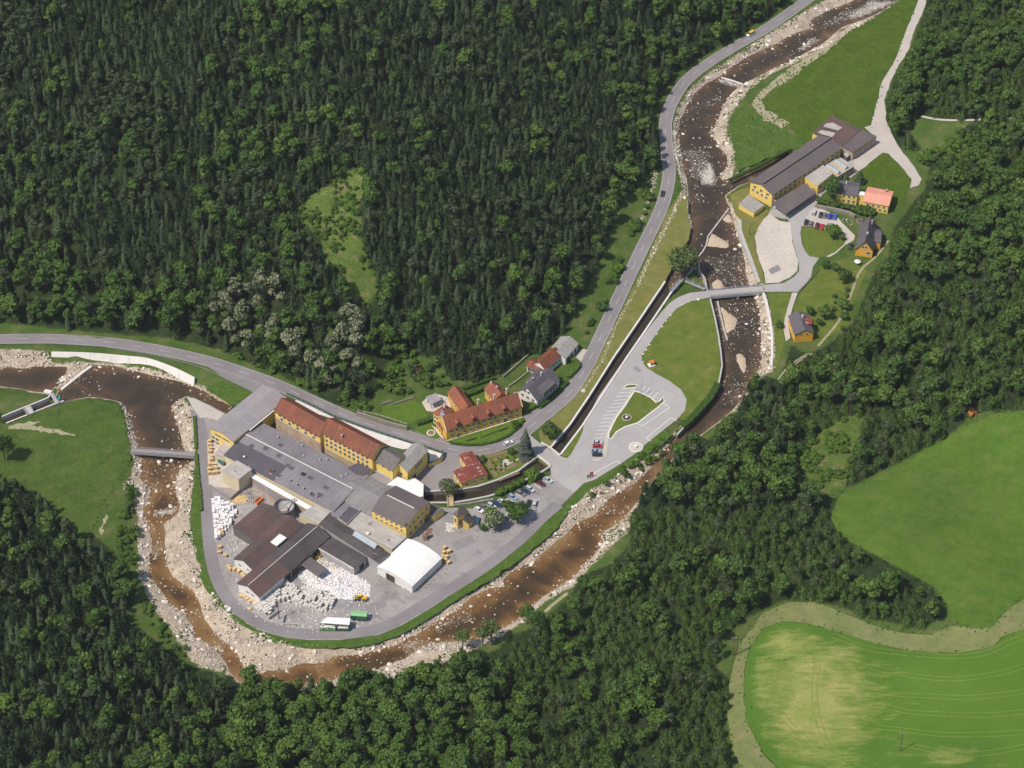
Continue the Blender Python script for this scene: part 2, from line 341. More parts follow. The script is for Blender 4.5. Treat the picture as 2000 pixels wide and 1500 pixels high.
RIVER_PX = [(1673, 0), (1653, 9), (1622, 20), (1591, 35), (1582, 44), (1587, 55), (1565, 62), (1534, 75), (1516, 88), (1486, 99), (1468, 108), (1431, 130), (1415, 143), (1409, 150), (1380, 164),
  (1358, 183), (1344, 204), (1338, 217), (1330, 233), (1327, 252), (1327, 276), (1333, 308), (1336, 332), (1344, 350), (1346, 372), (1349, 388), (1346, 406), (1349, 425), (1353, 442), (1351, 455), (1347, 465),
  (1330, 500), (1309, 536), (1294, 560), (1308, 572), (1329, 546), (1340, 535), (1356, 515), (1365, 514), (1366, 528), (1378, 546), (1383, 567), (1389, 588), (1398, 624), (1405, 660), (1410, 687), (1412, 714), (1407, 746), (1391, 776), (1369, 803), (1345, 827), (1323, 849), (1300, 880), (1275, 912), (1240, 945),
  (1198, 971), (1181, 984), (1163, 1008), (1126, 1024), (1110, 1044), (1084, 1063), (1062, 1083), (1040, 1101), (1000, 1118), (987, 1132), (991, 1147), (956, 1151), (923, 1167), (893, 1195), (849, 1217), (838, 1229),
  (816, 1240), (796, 1248), (780, 1260), (738, 1272), (710, 1280), (650, 1284), (638, 1294), (620, 1298), (588, 1298), (560, 1310), (526, 1312), (512, 1318), (476, 1309), (469, 1296), (458, 1270), (442, 1258), (426, 1248), (410, 1229), (396, 1208), (390, 1189), (385, 1171), (372, 1152), (353, 1141), (335, 1128), (326, 1110), (322, 1088), (319, 1056), (321, 1040), (316, 1021), (332, 1013), (348, 998), (348, 982), (342, 966), (340, 944), (348, 917), (358, 912), (374, 901), (366, 890),
  (356, 876), (349, 848), (344, 830), (340, 810), (332, 794), (340, 786), (356, 776), (364, 772), (380, 776), (412, 791), (444, 807), (460, 815), (470, 806), (455, 797), (398, 766), (370, 754), (340, 744), (300, 736), (260, 726), (220, 716), (178, 714), (150, 736), (118, 762), (112, 778), (114, 786), (170, 774), (200, 776), (234, 783), (246, 792), (252, 810), (258, 830), (262, 850), (270, 870), (274, 890), (276, 905), (279, 917), (276, 933), (297, 955), (292, 982), (281, 992), (284, 1006), (289, 1019), (294, 1038), (300, 1053), (300, 1072), (295, 1088), (295, 1104),
  (294, 1112), (295, 1125), (310, 1146), (322, 1158), (329, 1174), (348, 1190), (364, 1190), (369, 1208), (380, 1224), (378, 1243), (410, 1256), (433, 1277), (444, 1294), (452, 1312), (470, 1330), (520, 1335), (590, 1340), (640, 1330), (660, 1322), (740, 1305), (780, 1290), (808, 1272), (830, 1256), (870, 1252), (920, 1248), (961, 1238), (992, 1220), (1018, 1206), (1040, 1180), (1060, 1162), (1113, 1132), (1137, 1105), (1157, 1083), (1176, 1059), (1170, 1044), (1198, 1024), (1216, 1013), (1236, 985), (1272, 938), (1322, 882), (1378, 840), (1422, 806), (1449, 776), (1464, 746), (1486, 717), (1485, 684), (1483, 653), (1481, 606), (1475, 588), (1462, 559), (1455, 530), (1450, 497), (1442, 471), (1436, 448), (1430, 436), (1423, 406), (1416, 393), (1413, 380),
  (1440, 362), (1470, 352), (1500, 335), (1545, 305), (1538, 298), (1500, 318), (1470, 334), (1440, 349), (1420, 362), (1403, 348), (1421, 324), (1418, 305), (1400, 284), (1394, 271), (1384, 260), (1397, 244), (1404, 225), (1411, 206), (1428, 180), (1448, 163), (1472, 152), (1503, 136), (1538, 121), (1574, 101), (1600, 88), (1622, 70), (1644, 51), (1686, 37), (1723, 20), (1754, 0), (1810, -40), (1740, -40)]
POOL_PX = [(-300, 725), (0, 722), (20, 718), (50, 722), (66, 718), (130, 718), (126, 728), (108, 750), (95, 765), (70, 763), (40, 757), (0, 752), (-300, 755)]
CANAL1_PX = [(1300, 551), (1199, 700), (1114, 830), (1075, 876), (1094, 887), (1137, 830), (1221.6, 700), (1314, 564)]
CANAL2_PX = [(1049, 894), (1030, 908), (1013, 921), (970, 940), (935, 951), (900, 957), (800, 963), (800, 981), (835, 981), (886, 981), (952, 969), (972, 963), (1000, 949), (1027, 936), (1058, 921), (1073, 911)]
FISH_PX = [(5, 815), (95, 778), (106, 788), (12, 826)]                              # narrow side channel on the left meadow
MAIN_ROAD = [(-150, 668), (0, 662.6), (100, 662), (200, 667.5), (300, 682), (400, 704), (470, 726), (542, 752), (600, 778.5), (700, 822), (800, 853), (860, 872), (890, 879), (925, 881), (970, 872), (1010, 854), (1042, 828), (1078, 799), (1112, 768),
  (1135, 733), (1161, 684), (1191, 620), (1218, 562), (1252, 490), (1287, 418), (1302, 372), (1307, 332), (1303, 294), (1299.5, 252), (1305, 217.6), (1321.6, 183), (1345, 153), (1380, 126), (1427, 96), (1501, 53), (1576, 0), (1650, -55), (1720, -110)]
YARD_PX = [(366, 777), (384, 815), (388, 870), (390, 926), (393, 978), (397, 1043), (402, 1092), (412, 1130), (424, 1157), (440, 1178), (458, 1198), (485, 1219), (515, 1234), (560, 1246), (605, 1250.5), (665, 1250), (740, 1240), (780, 1224), (830, 1195), (900, 1150), (960, 1110), (1030, 1052), (1060, 1020), (1102, 982), (1122, 962), (1140, 944),
  (1120, 930), (1076, 928), (1060, 935), (1042, 944), (1007, 964), (985, 976), (965, 981), (925, 994), (884, 992), (842, 990), (838, 984), (800, 984), (640, 900), (470, 830), (450, 812), (440, 808), (412, 793), (380, 778)]
LOT_PX = [(1140, 944), (1162, 937), (1212, 906), (1241, 886), (1268, 862), (1297, 839), (1322, 820), (1338, 802), (1341, 780), (1330, 761), (1306, 743), (1281, 730), (1262, 718), (1254, 706), (1253, 694), (1276, 661), (1299, 628), (1321, 603), (1348, 589), (1388, 581),
  (1384, 568), (1348, 572), (1326, 580), (1308, 592), (1290, 612), (1240, 674), (1200, 730), (1168, 776), (1140, 832), (1138, 842), (1130, 860), (1116, 886), (1108, 895), (1095, 891), (1060, 870), (1035, 850), (1012, 872), (1049, 893), (1074, 910), (1077, 930), (1100, 950), (1122, 962)]
LEFT_MEADOW = [(-200, 850), (0, 830), (20, 826), (60, 812), (100, 796), (170, 780), (232, 789), (242, 810), (248, 850), (258, 880), (256, 897), (238, 925), (222, 950), (200, 1000), (180, 1050), (130, 1050), (40, 990), (-200, 900)]
NORTH_MEADOW = [(1790, -30), (1762, -5), (1728, 27), (1690, 48), (1655, 62), (1634, 88), (1596, 112), (1538, 152), (1503, 169), (1488, 187), (1488, 202), (1506, 222), (1545, 250), (1575, 280), (1640, 290), (1700, 246), (1710, 205), (1723, 160), (1750, 114), (1767, 66), (1795, 0), (1810, -40)]
BANK_MEADOW = [(1432, 235), (1455, 203), (1470, 215), (1520, 247), (1560, 272), (1578, 282), (1545, 293), (1505, 306), (1470, 322), (1440, 336), (1434, 310), (1430, 265)]
OVAL_LAWN = [(1254, 702), (1255, 692), (1276, 662), (1299, 629), (1321, 604), (1348, 590), (1386, 583), (1394, 605), (1401, 640), (1406, 690), (1408, 720), (1402, 748), (1386, 776), (1364, 803), (1340, 826), (1325, 816), (1338, 802), (1341, 780), (1330, 761), (1306, 743), (1281, 730), (1262, 718)]
ROAD_STRIP = [(1344, 400), (1345, 425), (1349, 445), (1345, 468), (1326, 500), (1298, 548), (1240, 636), (1197, 699), (1112, 828), (1073, 874), (1056, 862), (1053, 846), (1066, 826), (1100, 798), (1132, 762), (1160, 715), (1200, 640), (1235, 565), (1275, 480), (1306, 410), (1328, 378), (1336, 372)]
EAST_YARD = [(1489, 557), (1531, 553), (1551, 541), (1561, 529), (1560, 512), (1551, 480), (1543, 450), (1540, 430), (1500, 420), (1510, 400), (1560, 340), (1640, 300), (1668, 308), (1668, 326), (1640, 352), (1606, 380), (1594, 400), (1566, 441), (1563, 455), (1566, 475), (1572, 490), (1580, 500), (1600, 504), (1588, 521), (1584, 541), (1562, 570), (1491, 570)]
HARD = [YARD_PX, LOT_PX, LEFT_MEADOW, NORTH_MEADOW, BANK_MEADOW, OVAL_LAWN, ROAD_STRIP, EAST_YARD]
GRAVEL = [
  [(352, 770), (384, 812), (382, 890), (378, 960), (373, 1010), (377, 1060), (394, 1102), (404, 1140), (428, 1172), (458, 1202), (490, 1228), (540, 1252), (605, 1262), (680, 1260), (740, 1250), (790, 1228), (840, 1203), (900, 1166), (960, 1130), (1005, 1100), (1055, 1062), (1090, 1034), (1110, 1002), (1150, 962), (1200, 935), (1235, 905), (1262, 884), (1300, 850), (1330, 850), (1290, 900), (1230, 960), (1120, 1060), (1000, 1150), (850, 1240), (640, 1310), (500, 1320), (440, 1290), (380, 1220), (310, 1130), (305, 1000), (300, 900), (330, 800)],
  [(232, 782), (258, 780), (300, 900), (310, 1000), (305, 1130), (360, 1200), (420, 1270), (445, 1315), (385, 1305), (340, 1240), (300, 1190), (272, 1130), (270, 1050), (268, 1000), (252, 965), (240, 955), (258, 925), (262, 900), (250, 850), (242, 800)],
  [(1232, 990), (1226, 1040), (1180, 1078), (1120, 1142), (1060, 1178), (1020, 1214), (960, 1254), (860, 1300), (740, 1340), (600, 1352), (560, 1320), (700, 1290), (850, 1230), (1000, 1170), (1110, 1110), (1170, 1050), (1200, 1020)],
  [(1700, -30), (1640, -10), (1600, 8), (1550, 38), (1500, 70), (1440, 108), (1390, 140), (1350, 172), (1324, 215), (1315, 255), (1317, 300), (1328, 345), (1335, 380), (1343, 420), (1352, 450), (1362, 440), (1350, 380), (1345, 340), (1340, 260), (1350, 210), (1385, 170), (1470, 120), (1560, 80), (1610, 50), (1700, 10)],
  [(1428, 180), (1470, 150), (1600, 85), (1700, 30), (1716, 30), (1624, 88), (1560, 118), (1500, 148), (1462, 180), (1440, 205), (1424, 232), (1418, 252), (1436, 300), (1432, 340), (1428, 358), (1395, 355), (1375, 270), (1395, 220)],
  [(1418, 395), (1440, 404), (1448, 436), (1462, 470), (1478, 520), (1494, 570), (1504, 610), (1514, 660), (1514, 725), (1478, 740), (1468, 650), (1455, 570), (1436, 480), (1420, 440)],
  [(-150, 690), (0, 684), (50, 686), (98, 692), (100, 706), (200, 706), (300, 720), (370, 742), (400, 760), (455, 792), (450, 800), (370, 764), (200, 724), (120, 745), (-150, 735)],
  [(1262, 884), (1300, 855), (1332, 828), (1352, 826), (1330, 860), (1290, 905)],
  [(1155, 1010), (1196, 1028), (1222, 1012), (1222, 1045), (1180, 1075), (1160, 1062)],
]
DIRT = [[(15, 832), (60, 822), (80, 824), (60, 832), (110, 838), (150, 852), (110, 848), (60, 840), (15, 838)], [(192, 1040), (205, 1004), (210, 1006), (197, 1044)]]

VALLEY = flat(VALLEY_PX); RIVER = flat(RIVER_PX, WL); POOL = flat(POOL_PX, WL); CANALS = [flat(c) for c in (CANAL1_PX, CANAL2_PX, FISH_PX)]
ROAD = smooth_line(flat(MAIN_ROAD), 3.0)
HARDW = [flat(h) for h in HARD]

# base relief on a regular grid: flat valley floor, hills all round
GX0, GY0, GS, GNX, GNY = -900.0, -700.0, 6.0, 300, 320
_gx = GX0+GS*np.arange(GNX); _gy = GY0+GS*np.arange(GNY)
_gp = np.stack(np.meshgrid(_gx, _gy, indexing='ij'), -1).reshape(-1, 2)
_d, _i = segdist(VALLEY, _gp); _in = inside(VALLEY, _gp)
_par = np.array([hill_par(i) for i in _i]); _dd = np.sqrt(_d**2+36)-6
_h = np.where(_in, 0, _par[:, 1]*(1-np.exp(-_par[:, 0]*_dd/_par[:, 1])))
_h = _h+np.where(_in, 0, sstep(_d/60)*(3.5*np.sin(_gp[:, 0]*0.045+1)*np.sin(_gp[:, 1]*0.038)+2.5*np.sin(_gp[:, 0]*0.09-_gp[:, 1]*0.05)))
_h = _h.reshape(GNX, GNY)
_b = _h.copy()
for _k in range(10):
    q = np.pad(_b, 1, mode='edge'); _b = (q[:-2, 1:-1]+q[2:, 1:-1]+q[1:-1, :-2]+q[1:-1, 2:]+2*q[1:-1, 1:-1])/6
_wt = np.where(_in, 0, sstep(_d/25)).reshape(GNX, GNY)
HG = np.where(_wt > 0, _b*_wt+_h*(1-_wt), _h)
def base_h(p):
    p = np.asarray(p, float); fx = np.clip((p[:, 0]-GX0)/GS, 0, GNX-1.001); fy = np.clip((p[:, 1]-GY0)/GS, 0, GNY-1.001)
    i = fx.astype(int); j = fy.astype(int); a = fx-i; b = fy-j
    return HG[i, j]*(1-a)*(1-b)+HG[i+1, j]*a*(1-b)+HG[i, j+1]*(1-a)*b+HG[i+1, j+1]*a*b
def land(pts):                        # photo points -> ground positions on the relief (x, y)
    pts = np.asarray(pts, float).reshape(-1, 2); z = np.zeros(len(pts)); d = rays(pts)
    for _ in range(40):
        t = (z-CAM[2])/d[:, 2]; q = (CAM+d*t[:, None])[:, :2]; z = 0.5*z+0.5*base_h(q)
    return q
def height(p):                        # relief with the river and the mill race cut into it
    p = np.asarray(p, float); h = base_h(p)
    dr = np.minimum(sdist(RIVER, p), sdist(POOL, p))
    near = dr < 12
    if near.any():
        q = p[near]; dh = np.full(len(q), 9.0)
        for w in HARDW: dh = np.minimum(dh, np.maximum(sdist(w, q), 0))
        dh = np.minimum(dh, np.maximum(segdist(ROAD, q, False)[0]-4.6, 0)); d = dr[near]
        t = np.clip(d/np.minimum(np.maximum(d, 0)+dh+0.05, 8.0), 0, 1)
        bank = WL*(1-sstep(t)*0.25-t*0.75)
        deep = WL-0.3-1.0*sstep(-d/4)
        h[near] = np.where(d < 0.1, deep, np.minimum(bank, h[near]))
    for c in CANALS:
        d = sdist(c, p); k = d < 0.5
        h[k] = np.where(d[k] <= 0, -3.4, -3.4+(h[k]+3.4)*sstep(d[k]/0.5))
    return h

def cdt_sheet(poly, zoff, step=6.0, jitter=0.0, edge=3.0, hfun=None, extra=None):
    b = densify(poly, edge)
    if jitter: b = b+rng.normal(0, jitter, b.shape)
    lo = b.min(0); hi = b.max(0)
    gx = np.arange(lo[0]+step/2, hi[0], step); gy = np.arange(lo[1]+step/2, hi[1], step)
    pts = b
    if len(gx) and len(gy):
        g = np.stack(np.meshgrid(gx, gy), -1).reshape(-1, 2); g = g+rng.uniform(-step*0.2, step*0.2, g.shape)
        g = g[sdist(b, g) < -step*0.35]; pts = np.vstack([b, g])
    n = len(b)
    vs, es, fs, *_ = delaunay_2d_cdt([Vector(v) for v in pts], [], [list(range(n))], 1, 1e-5)
    v = np.array([(a.x, a.y) for a in vs]); z = (hfun or base_h)(v)+zoff
    fs = [f if ((v[f[1]]-v[f[0]])[0]*(v[f[2]]-v[f[0]])[1]-(v[f[1]]-v[f[0]])[1]*(v[f[2]]-v[f[0]])[0]) > 0 else f[::-1] for f in fs]
    return np.column_stack([v, z]), fs
def sheet(name, poly, m, zoff=0.05, step=8.0, jitter=0.0, px=True, kind='structure', edge=3.0):
    q = land(poly) if px else np.asarray(poly)
    v, f = cdt_sheet(q, zoff, step, jitter, edge)
    o = link(name, mesh_data(name, v, f, [m], True)); tag(o, kind=kind); return o
def ribbon(line, width, z, m, name, parent=None, kind=None, skip=None):
    line = np.asarray(line, float); t = np.gradient(line, axis=0); t /= np.hypot(*t.T)[:, None]+1e-9; nrm = np.stack([-t[:, 1], t[:, 0]], 1)
    a = line+nrm*width/2; b = line-nrm*width/2; zz = base_h(line)+z
    v = np.vstack([np.column_stack([a, zz]), np.column_stack([b, zz])]); n = len(line)
    f = [(i+1, i, n+i, n+i+1) for i in range(n-1)]
    o = link(name, mesh_data(name, v, f, [m], True), parent)
    if kind: tag(o, kind=kind)
    return o
def offset_line(line, d):
    line = np.asarray(line, float); t = np.gradient(line, axis=0); t /= np.hypot(*t.T)[:, None]+1e-9
    return line+np.stack([-t[:, 1], t[:, 0]], 1)*d

# ---- ground sheet (one triangulation that keeps the water edges)
FOREST_PX = [
 [(-80, -80), (1590, -80), (1556, -12), (1490, 40), (1425, 80), (1372, 108), (1330, 140), (1300, 170), (1284, 200), (1284, 250), (1291, 290), (1294, 325), (1262, 345), (1240, 365), (1212, 400), (1196, 440), (1182, 490), (1152, 555), (1118, 612), (1108, 652), (1090, 655), (1060, 690), (1010, 700), (985, 722), (960, 732), (935, 745), (885, 740), (850, 700), (800, 690), (760, 705), (738, 740), (728, 785), (700, 797), (650, 790), (600, 762), (560, 738), (500, 716), (430, 684), (330, 660), (220, 652), (100, 640), (0, 630), (-80, 625)],
 [(2080, -80), (1815, -80), (1806, 20), (1782, 90), (1750, 150), (1733, 190), (1730, 230), (1742, 270), (1762, 292), (1800, 296), (1815, 330), (1806, 372), (1785, 392), (1765, 422), (1742, 450), (1738, 500), (1712, 522), (1695, 562), (1672, 622), (1645, 652), (1605, 682), (1570, 690), (1545, 672), (1532, 722), (1520, 745), (1484, 722), (1462, 742), (1442, 800), (1402, 822), (1392, 862), (1350, 832), (1332, 862), (1312, 872), (1272, 922), (1242, 962), (1228, 1010), (1232, 1060), (1192, 1102), (1132, 1122), (1112, 1167), (1042, 1225), (1000, 1240), (962, 1275), (900, 1260), (870, 1270), (840, 1285), (800, 1305), (760, 1322), (700, 1298), (650, 1332), (590, 1310), (540, 1335), (500, 1285), (470, 1300), (440, 1322), (380, 1302), (330, 1272), (290, 1242), (242, 1202), (272, 1160), (250, 1102), (192, 1052), (132, 1022), (82, 962), (22, 932), (-80, 880), (-80, 1600), (1450, 1600), (1425, 1480), (1415, 1420), (1432, 1332), (1396, 1300), (1415, 1242), (1468, 1202), (1530, 1172), (1600, 1176), (1700, 1206), (1800, 1226), (1840, 1208), (1850, 1180), (1800, 1132), (1750, 1108), (1700, 1078), (1660, 1058), (1622, 1010), (1640, 962), (1700, 930), (1760, 900), (1830, 862), (1878, 832), (1900, 806), (2080, 796)],
]
CLEAR_PX = [[(560, 416), (598, 386), (640, 368), (690, 328), (722, 328), (708, 372), (702, 430), (716, 500), (742, 548), (722, 600), (690, 590), (655, 550), (628, 505), (628, 470), (600, 440), (575, 428)],
            [(1558, 904), (1596, 848), (1640, 818), (1692, 810), (1672, 868), (1655, 925), (1640, 972), (1606, 966), (1580, 940)],
            [(1765, 246), (1800, 228), (1890, 236), (2000, 230), (2000, 238), (1890, 242), (1860, 280), (1830, 310), (1800, 290)]]
FIELD_PX = [(2090, 1200), (1960, 1245), (1940, 1265), (1870, 1277), (1790, 1273), (1700, 1255), (1620, 1232), (1570, 1218), (1530, 1215), (1490, 1230), (1465, 1265), (1455, 1310), (1452, 1360), (1460, 1410), (1490, 1470), (1560, 1540), (1620, 1600), (2090, 1620)]
HILLMEADOW_PX = [(2090, 800), (1950, 808), (1885, 832), (1832, 866), (1702, 936), (1642, 966), (1622, 1010), (1642, 1052), (1702, 1082), (1760, 1112), (1820, 1142), (1856, 1186), (1860, 1215), (1900, 1228), (1935, 1228), (1960, 1200), (2090, 1105)]
TRACK_PX = [(1500, 1620), (1430, 1462), (1420, 1402), (1424, 1340), (1434, 1290), (1450, 1250), (1490, 1197), (1540, 1176), (1590, 1176), (1640, 1196), (1700, 1221), (1760, 1236), (1820, 1241), (1860, 1222), (1920, 1229), (1970, 1190), (2090, 1100), (2090, 1199), (1959, 1244), (1939, 1264), (1870, 1276), (1790, 1272), (1700, 1254), (1620, 1231), (1570, 1217), (1530, 1214), (1489, 1229), (1464, 1264), (1454, 1309), (1451, 1360), (1459, 1411), (1489, 1471), (1559, 1541), (1610, 1620)]
FORESTW = [land(f) for f in FOREST_PX]; CLEARW = [land(c) for c in CLEAR_PX]

def build_ground():
    pts = []; fine = 4.0
    gx = np.arange(-330, 331, fine); gy = np.arange(-330, 481, fine)
    g = np.stack(np.meshgrid(gx, gy), -1).reshape(-1, 2); g = g+rng.uniform(-0.8, 0.8, g.shape)
    loops = [densify(RIVER, 2.5), densify(POOL, 3.0)]
    for c in CANALS:
        loops.append(densify(c, 4.0))
    keep = np.ones(len(g), bool)
    for c in loops: keep &= segdist(c, g)[0] > 0.7
    g = g[keep]
    out = []
    for L in loops[2:]:      # a second line half a metre outside the mill race gives its walls
        c = L.mean(0); n = len(L); t = np.roll(L, -1, 0)-np.roll(L, 1, 0); t /= np.hypot(*t.T)[:, None]; nr = np.stack([t[:, 1], -t[:, 0]], 1)
        a = L+nr*0.55; b = L-nr*0.55; out.append(np.where((sdist(L, a) > 0)[:, None], a, b))
    dr = sdist(RIVER, g); extra = g[(np.abs(dr) < 9)]
    extra = extra+rng.uniform(1.2, 2.6, extra.shape)*rng.choice([-1, 1], extra.shape)
    for c in loops: extra = extra[segdist(c, extra)[0] > 0.6]
    ox = np.concatenate([np.arange(-1500, -330, 90), np.arange(-330, 331, 44), np.arange(400, 1501, 90)])
    oy = np.concatenate([np.arange(-700, -330, 60), np.arange(-330, 481, 54), np.arange(520, 2001, 120)])
    og = np.stack(np.meshgrid(ox, oy), -1).reshape(-1, 2)
    og = og[(np.abs(og[:, 0]) > 334) | (og[:, 1] < -334) | (og[:, 1] > 484)]
    all_p = []; edges = []; n = 0
    for L in loops:
        all_p.append(L); m = len(L); edges += [(n+i, n+(i+1) % m) for i in range(m)]; n += m
    for L in out: all_p.append(L); n += len(L)
    all_p += [g, extra, og]; P2 = np.vstack(all_p)
    vs, es, fs, *_ = delaunay_2d_cdt([Vector(v) for v in P2], edges, [], 0, 1e-4)
    v = np.array([(a.x, a.y) for a in vs]); z = height(v)
    me = bpy.data.meshes.new('ground'); me.from_pydata(np.column_stack([v, z]).tolist(), [], fs); me.update()
    bm = bmesh.new(); bm.from_mesh(me); bmesh.ops.recalc_face_normals(bm, faces=bm.faces)
    if sum(f.normal.z for f in bm.faces) < 0: bmesh.ops.reverse_faces(bm, faces=bm.faces)
    bm.to_mesh(me); bm.free()
    me.polygons.foreach_set('use_smooth', [True]*len(me.polygons))
    gm = np.zeros(len(v))
    for q in GRAVEL:
        gm = np.maximum(gm, np.clip(0.5-sdist(flat(q, -1.0), v)/5.0, 0, 1))
    gm = np.maximum(gm, np.clip(1.0-sdist(RIVER, v)/2.5, 0, 1)); gm = np.maximum(gm, np.clip(1.0-sdist(POOL, v)/2.5, 0, 1))
    fm = np.zeros(len(v))
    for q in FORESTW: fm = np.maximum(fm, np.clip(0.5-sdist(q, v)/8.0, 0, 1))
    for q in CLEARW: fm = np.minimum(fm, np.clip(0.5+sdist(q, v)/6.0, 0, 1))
    fm[(np.abs(v[:, 0]) > 300)] = 1.0
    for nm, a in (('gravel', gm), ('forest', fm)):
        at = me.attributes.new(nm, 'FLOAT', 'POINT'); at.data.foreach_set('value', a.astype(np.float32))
    m, nt, b = new_mat('ground')
    grass = ramp_of(nt, noise_of(nt, 0.10, 6, 0.65), [(0.3, (0.046, 0.088, 0.016)), (0.5, (0.072, 0.115, 0.024)), (0.7, (0.14, 0.14, 0.055))])
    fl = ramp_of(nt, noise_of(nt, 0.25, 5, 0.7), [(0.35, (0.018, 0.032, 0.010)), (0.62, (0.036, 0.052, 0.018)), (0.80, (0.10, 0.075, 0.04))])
    gr = ramp_of(nt, noise_of(nt, 0.16, 6, 0.7), [(0.3, (0.27, 0.215, 0.155)), (0.5, (0.46, 0.375, 0.285)), (0.7, (0.60, 0.49, 0.375))])
    gf = ramp_of(nt, noise_of(nt, 1.4, 5, 0.85), [(0.3, (0.62,)*3), (0.7, (1.25,)*3)]); gr = mix_of(nt, 1.0, gr, gf, 'MULTIPLY')
    nz = math_of(nt, 'SUBTRACT', noise_of(nt, 0.45, 6, 0.75), 0.5)
    def soft(a, k): return math_of(nt, 'MULTIPLY_ADD', a, 1.0) if False else ramp_of(nt, math_of(nt, 'ADD', attr_of(nt, a), math_of(nt, 'MULTIPLY', nz, k)), [(0.42, (0,)*3), (0.58, (1,)*3)])
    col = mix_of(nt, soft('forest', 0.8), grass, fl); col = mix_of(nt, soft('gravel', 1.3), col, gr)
    fv = ramp_of(nt, noise_of(nt, 1.1, 5, 0.8), [(0.3, (0.7,)*3), (0.7, (1.25,)*3)]); col = mix_of(nt, 1.0, col, fv, 'MULTIPLY')
    nt.links.new(col, b.inputs['Base Color']); b.inputs['Roughness'].default_value = 0.95; b.inputs['Specular IOR Level'].default_value = 0.08
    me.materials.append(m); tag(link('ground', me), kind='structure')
build_ground()

# ---- water
RAPIDS = [([(1362, 352), (1405, 352), (1400, 340), (1392, 322), (1386, 300), (1375, 290), (1335, 292), (1345, 345)], 0.55), ([(1368, 362), (1398, 362), (1394, 330), (1386, 318), (1374, 328)], 1.0), ([(1406, 150), (1450, 165), (1440, 172), (1400, 160)], 0.9), ([(1535, 115), (1580, 78), (1592, 72), (1600, 80), (1560, 104)], 0.85), ([(1640, 40), (1700, 0), (1760, 0), (1680, 36)], 0.85), ([(1590, 60), (1650, 20), (1680, 14), (1640, 45)], 0.55), ([(1345, 210), (1410, 175), (1418, 190), (1380, 215)], 0.4),
          ([(284, 1010), (310, 996), (346, 990), (346, 1002), (310, 1010)], 0.9), ([(294, 1065), (318, 1056), (322, 1085), (298, 1100)], 0.6), ([(420, 1256), (438, 1266), (434, 1280), (414, 1262)], 0.9), ([(326, 1140), (345, 1146), (345, 1158), (325, 1160)], 0.6), ([(1398, 655), (1410, 660), (1412, 685), (1402, 680)], 0.6), ([(1420, 746), (1458, 742), (1450, 790), (1410, 790)], 0.45), ([(1180, 985), (1226, 990), (1215, 1012), (1160, 1010)], 0.45), ([(780, 1255), (815, 1248), (830, 1258), (790, 1280)], 0.7), ([(840, 1215), (920, 1190), (930, 1210), (850, 1240)], 0.5), ([(1375, 500), (1455, 490), (1462, 560), (1385, 566)], 0.42), ([(1392, 590), (1480, 590), (1482, 660), (1400, 660)], 0.35), ([(280, 900), (372, 896), (346, 960), (290, 960)], 0.3)]
SHALLOW = [([(400, 1140), (430, 1150)], 0), ]
def water(name, poly, z, foamy=True, grow=1.6):
    L = densify(poly, 3.0); n = len(L); t = np.roll(L, -1, 0)-np.roll(L, 1, 0); t /= np.hypot(*t.T)[:, None]+1e-9; nr = np.stack([t[:, 1], -t[:, 0]], 1)
    area = 0.5*np.sum(L[:, 0]*np.roll(L[:, 1], -1)-np.roll(L[:, 0], -1)*L[:, 1]); L2 = L+nr*grow*(1 if area > 0 else -1)
    lo = L2.min(0); hi = L2.max(0); st = 3.2
    g = np.stack(np.meshgrid(np.arange(lo[0], hi[0], st), np.arange(lo[1], hi[1], st)), -1).reshape(-1, 2); g = g+rng.uniform(-0.7, 0.7, g.shape); g = g[sdist(L, g) < -0.4]
    pts = np.vstack([L, L2, g])
    vs, es, fs, *_ = delaunay_2d_cdt([Vector(v) for v in pts], [], [], 0, 1e-3)
    v = np.array([(a.x, a.y) for a in vs]); cen = np.array([v[list(f)].mean(0) for f in fs]); kp = sdist(L, cen) < grow*0.95; fs = [f for f, k in zip(fs, kp) if k]
    fs = [f if ((v[f[1]]-v[f[0]])[0]*(v[f[2]]-v[f[0]])[1]-(v[f[1]]-v[f[0]])[1]*(v[f[2]]-v[f[0]])[0]) > 0 else f[::-1] for f in fs]
    me = mesh_data(name, np.column_stack([v, np.full(len(v), z)]), fs, ['river_water' if foamy else 'canal_water'], True)
    sh = np.clip(1+sdist(L, v)/7.0, 0, 1); fo = np.zeros(len(v))
    for q, k in RAPIDS: fo = np.maximum(fo, k*np.clip(0.6-sdist(flat(q, z), v)/3.0, 0, 1))
    fo = np.maximum(fo, 0.30*sstep((v[:, 1]-5)/40)*(np.sin(v[:, 0]*0.11+v[:, 1]*0.07) > -0.3))
    si = sstep((to_px(np.column_stack([v, np.full(len(v), z)]))[:, 1]-820)/180)
    for nm, a in (('shallow', sh), ('rapid', fo), ('silt', si)):
        at = me.attributes.new(nm, 'FLOAT', 'POINT'); at.data.foreach_set('value', a.astype(np.float32))
    return tag(link(name, me), kind='structure')
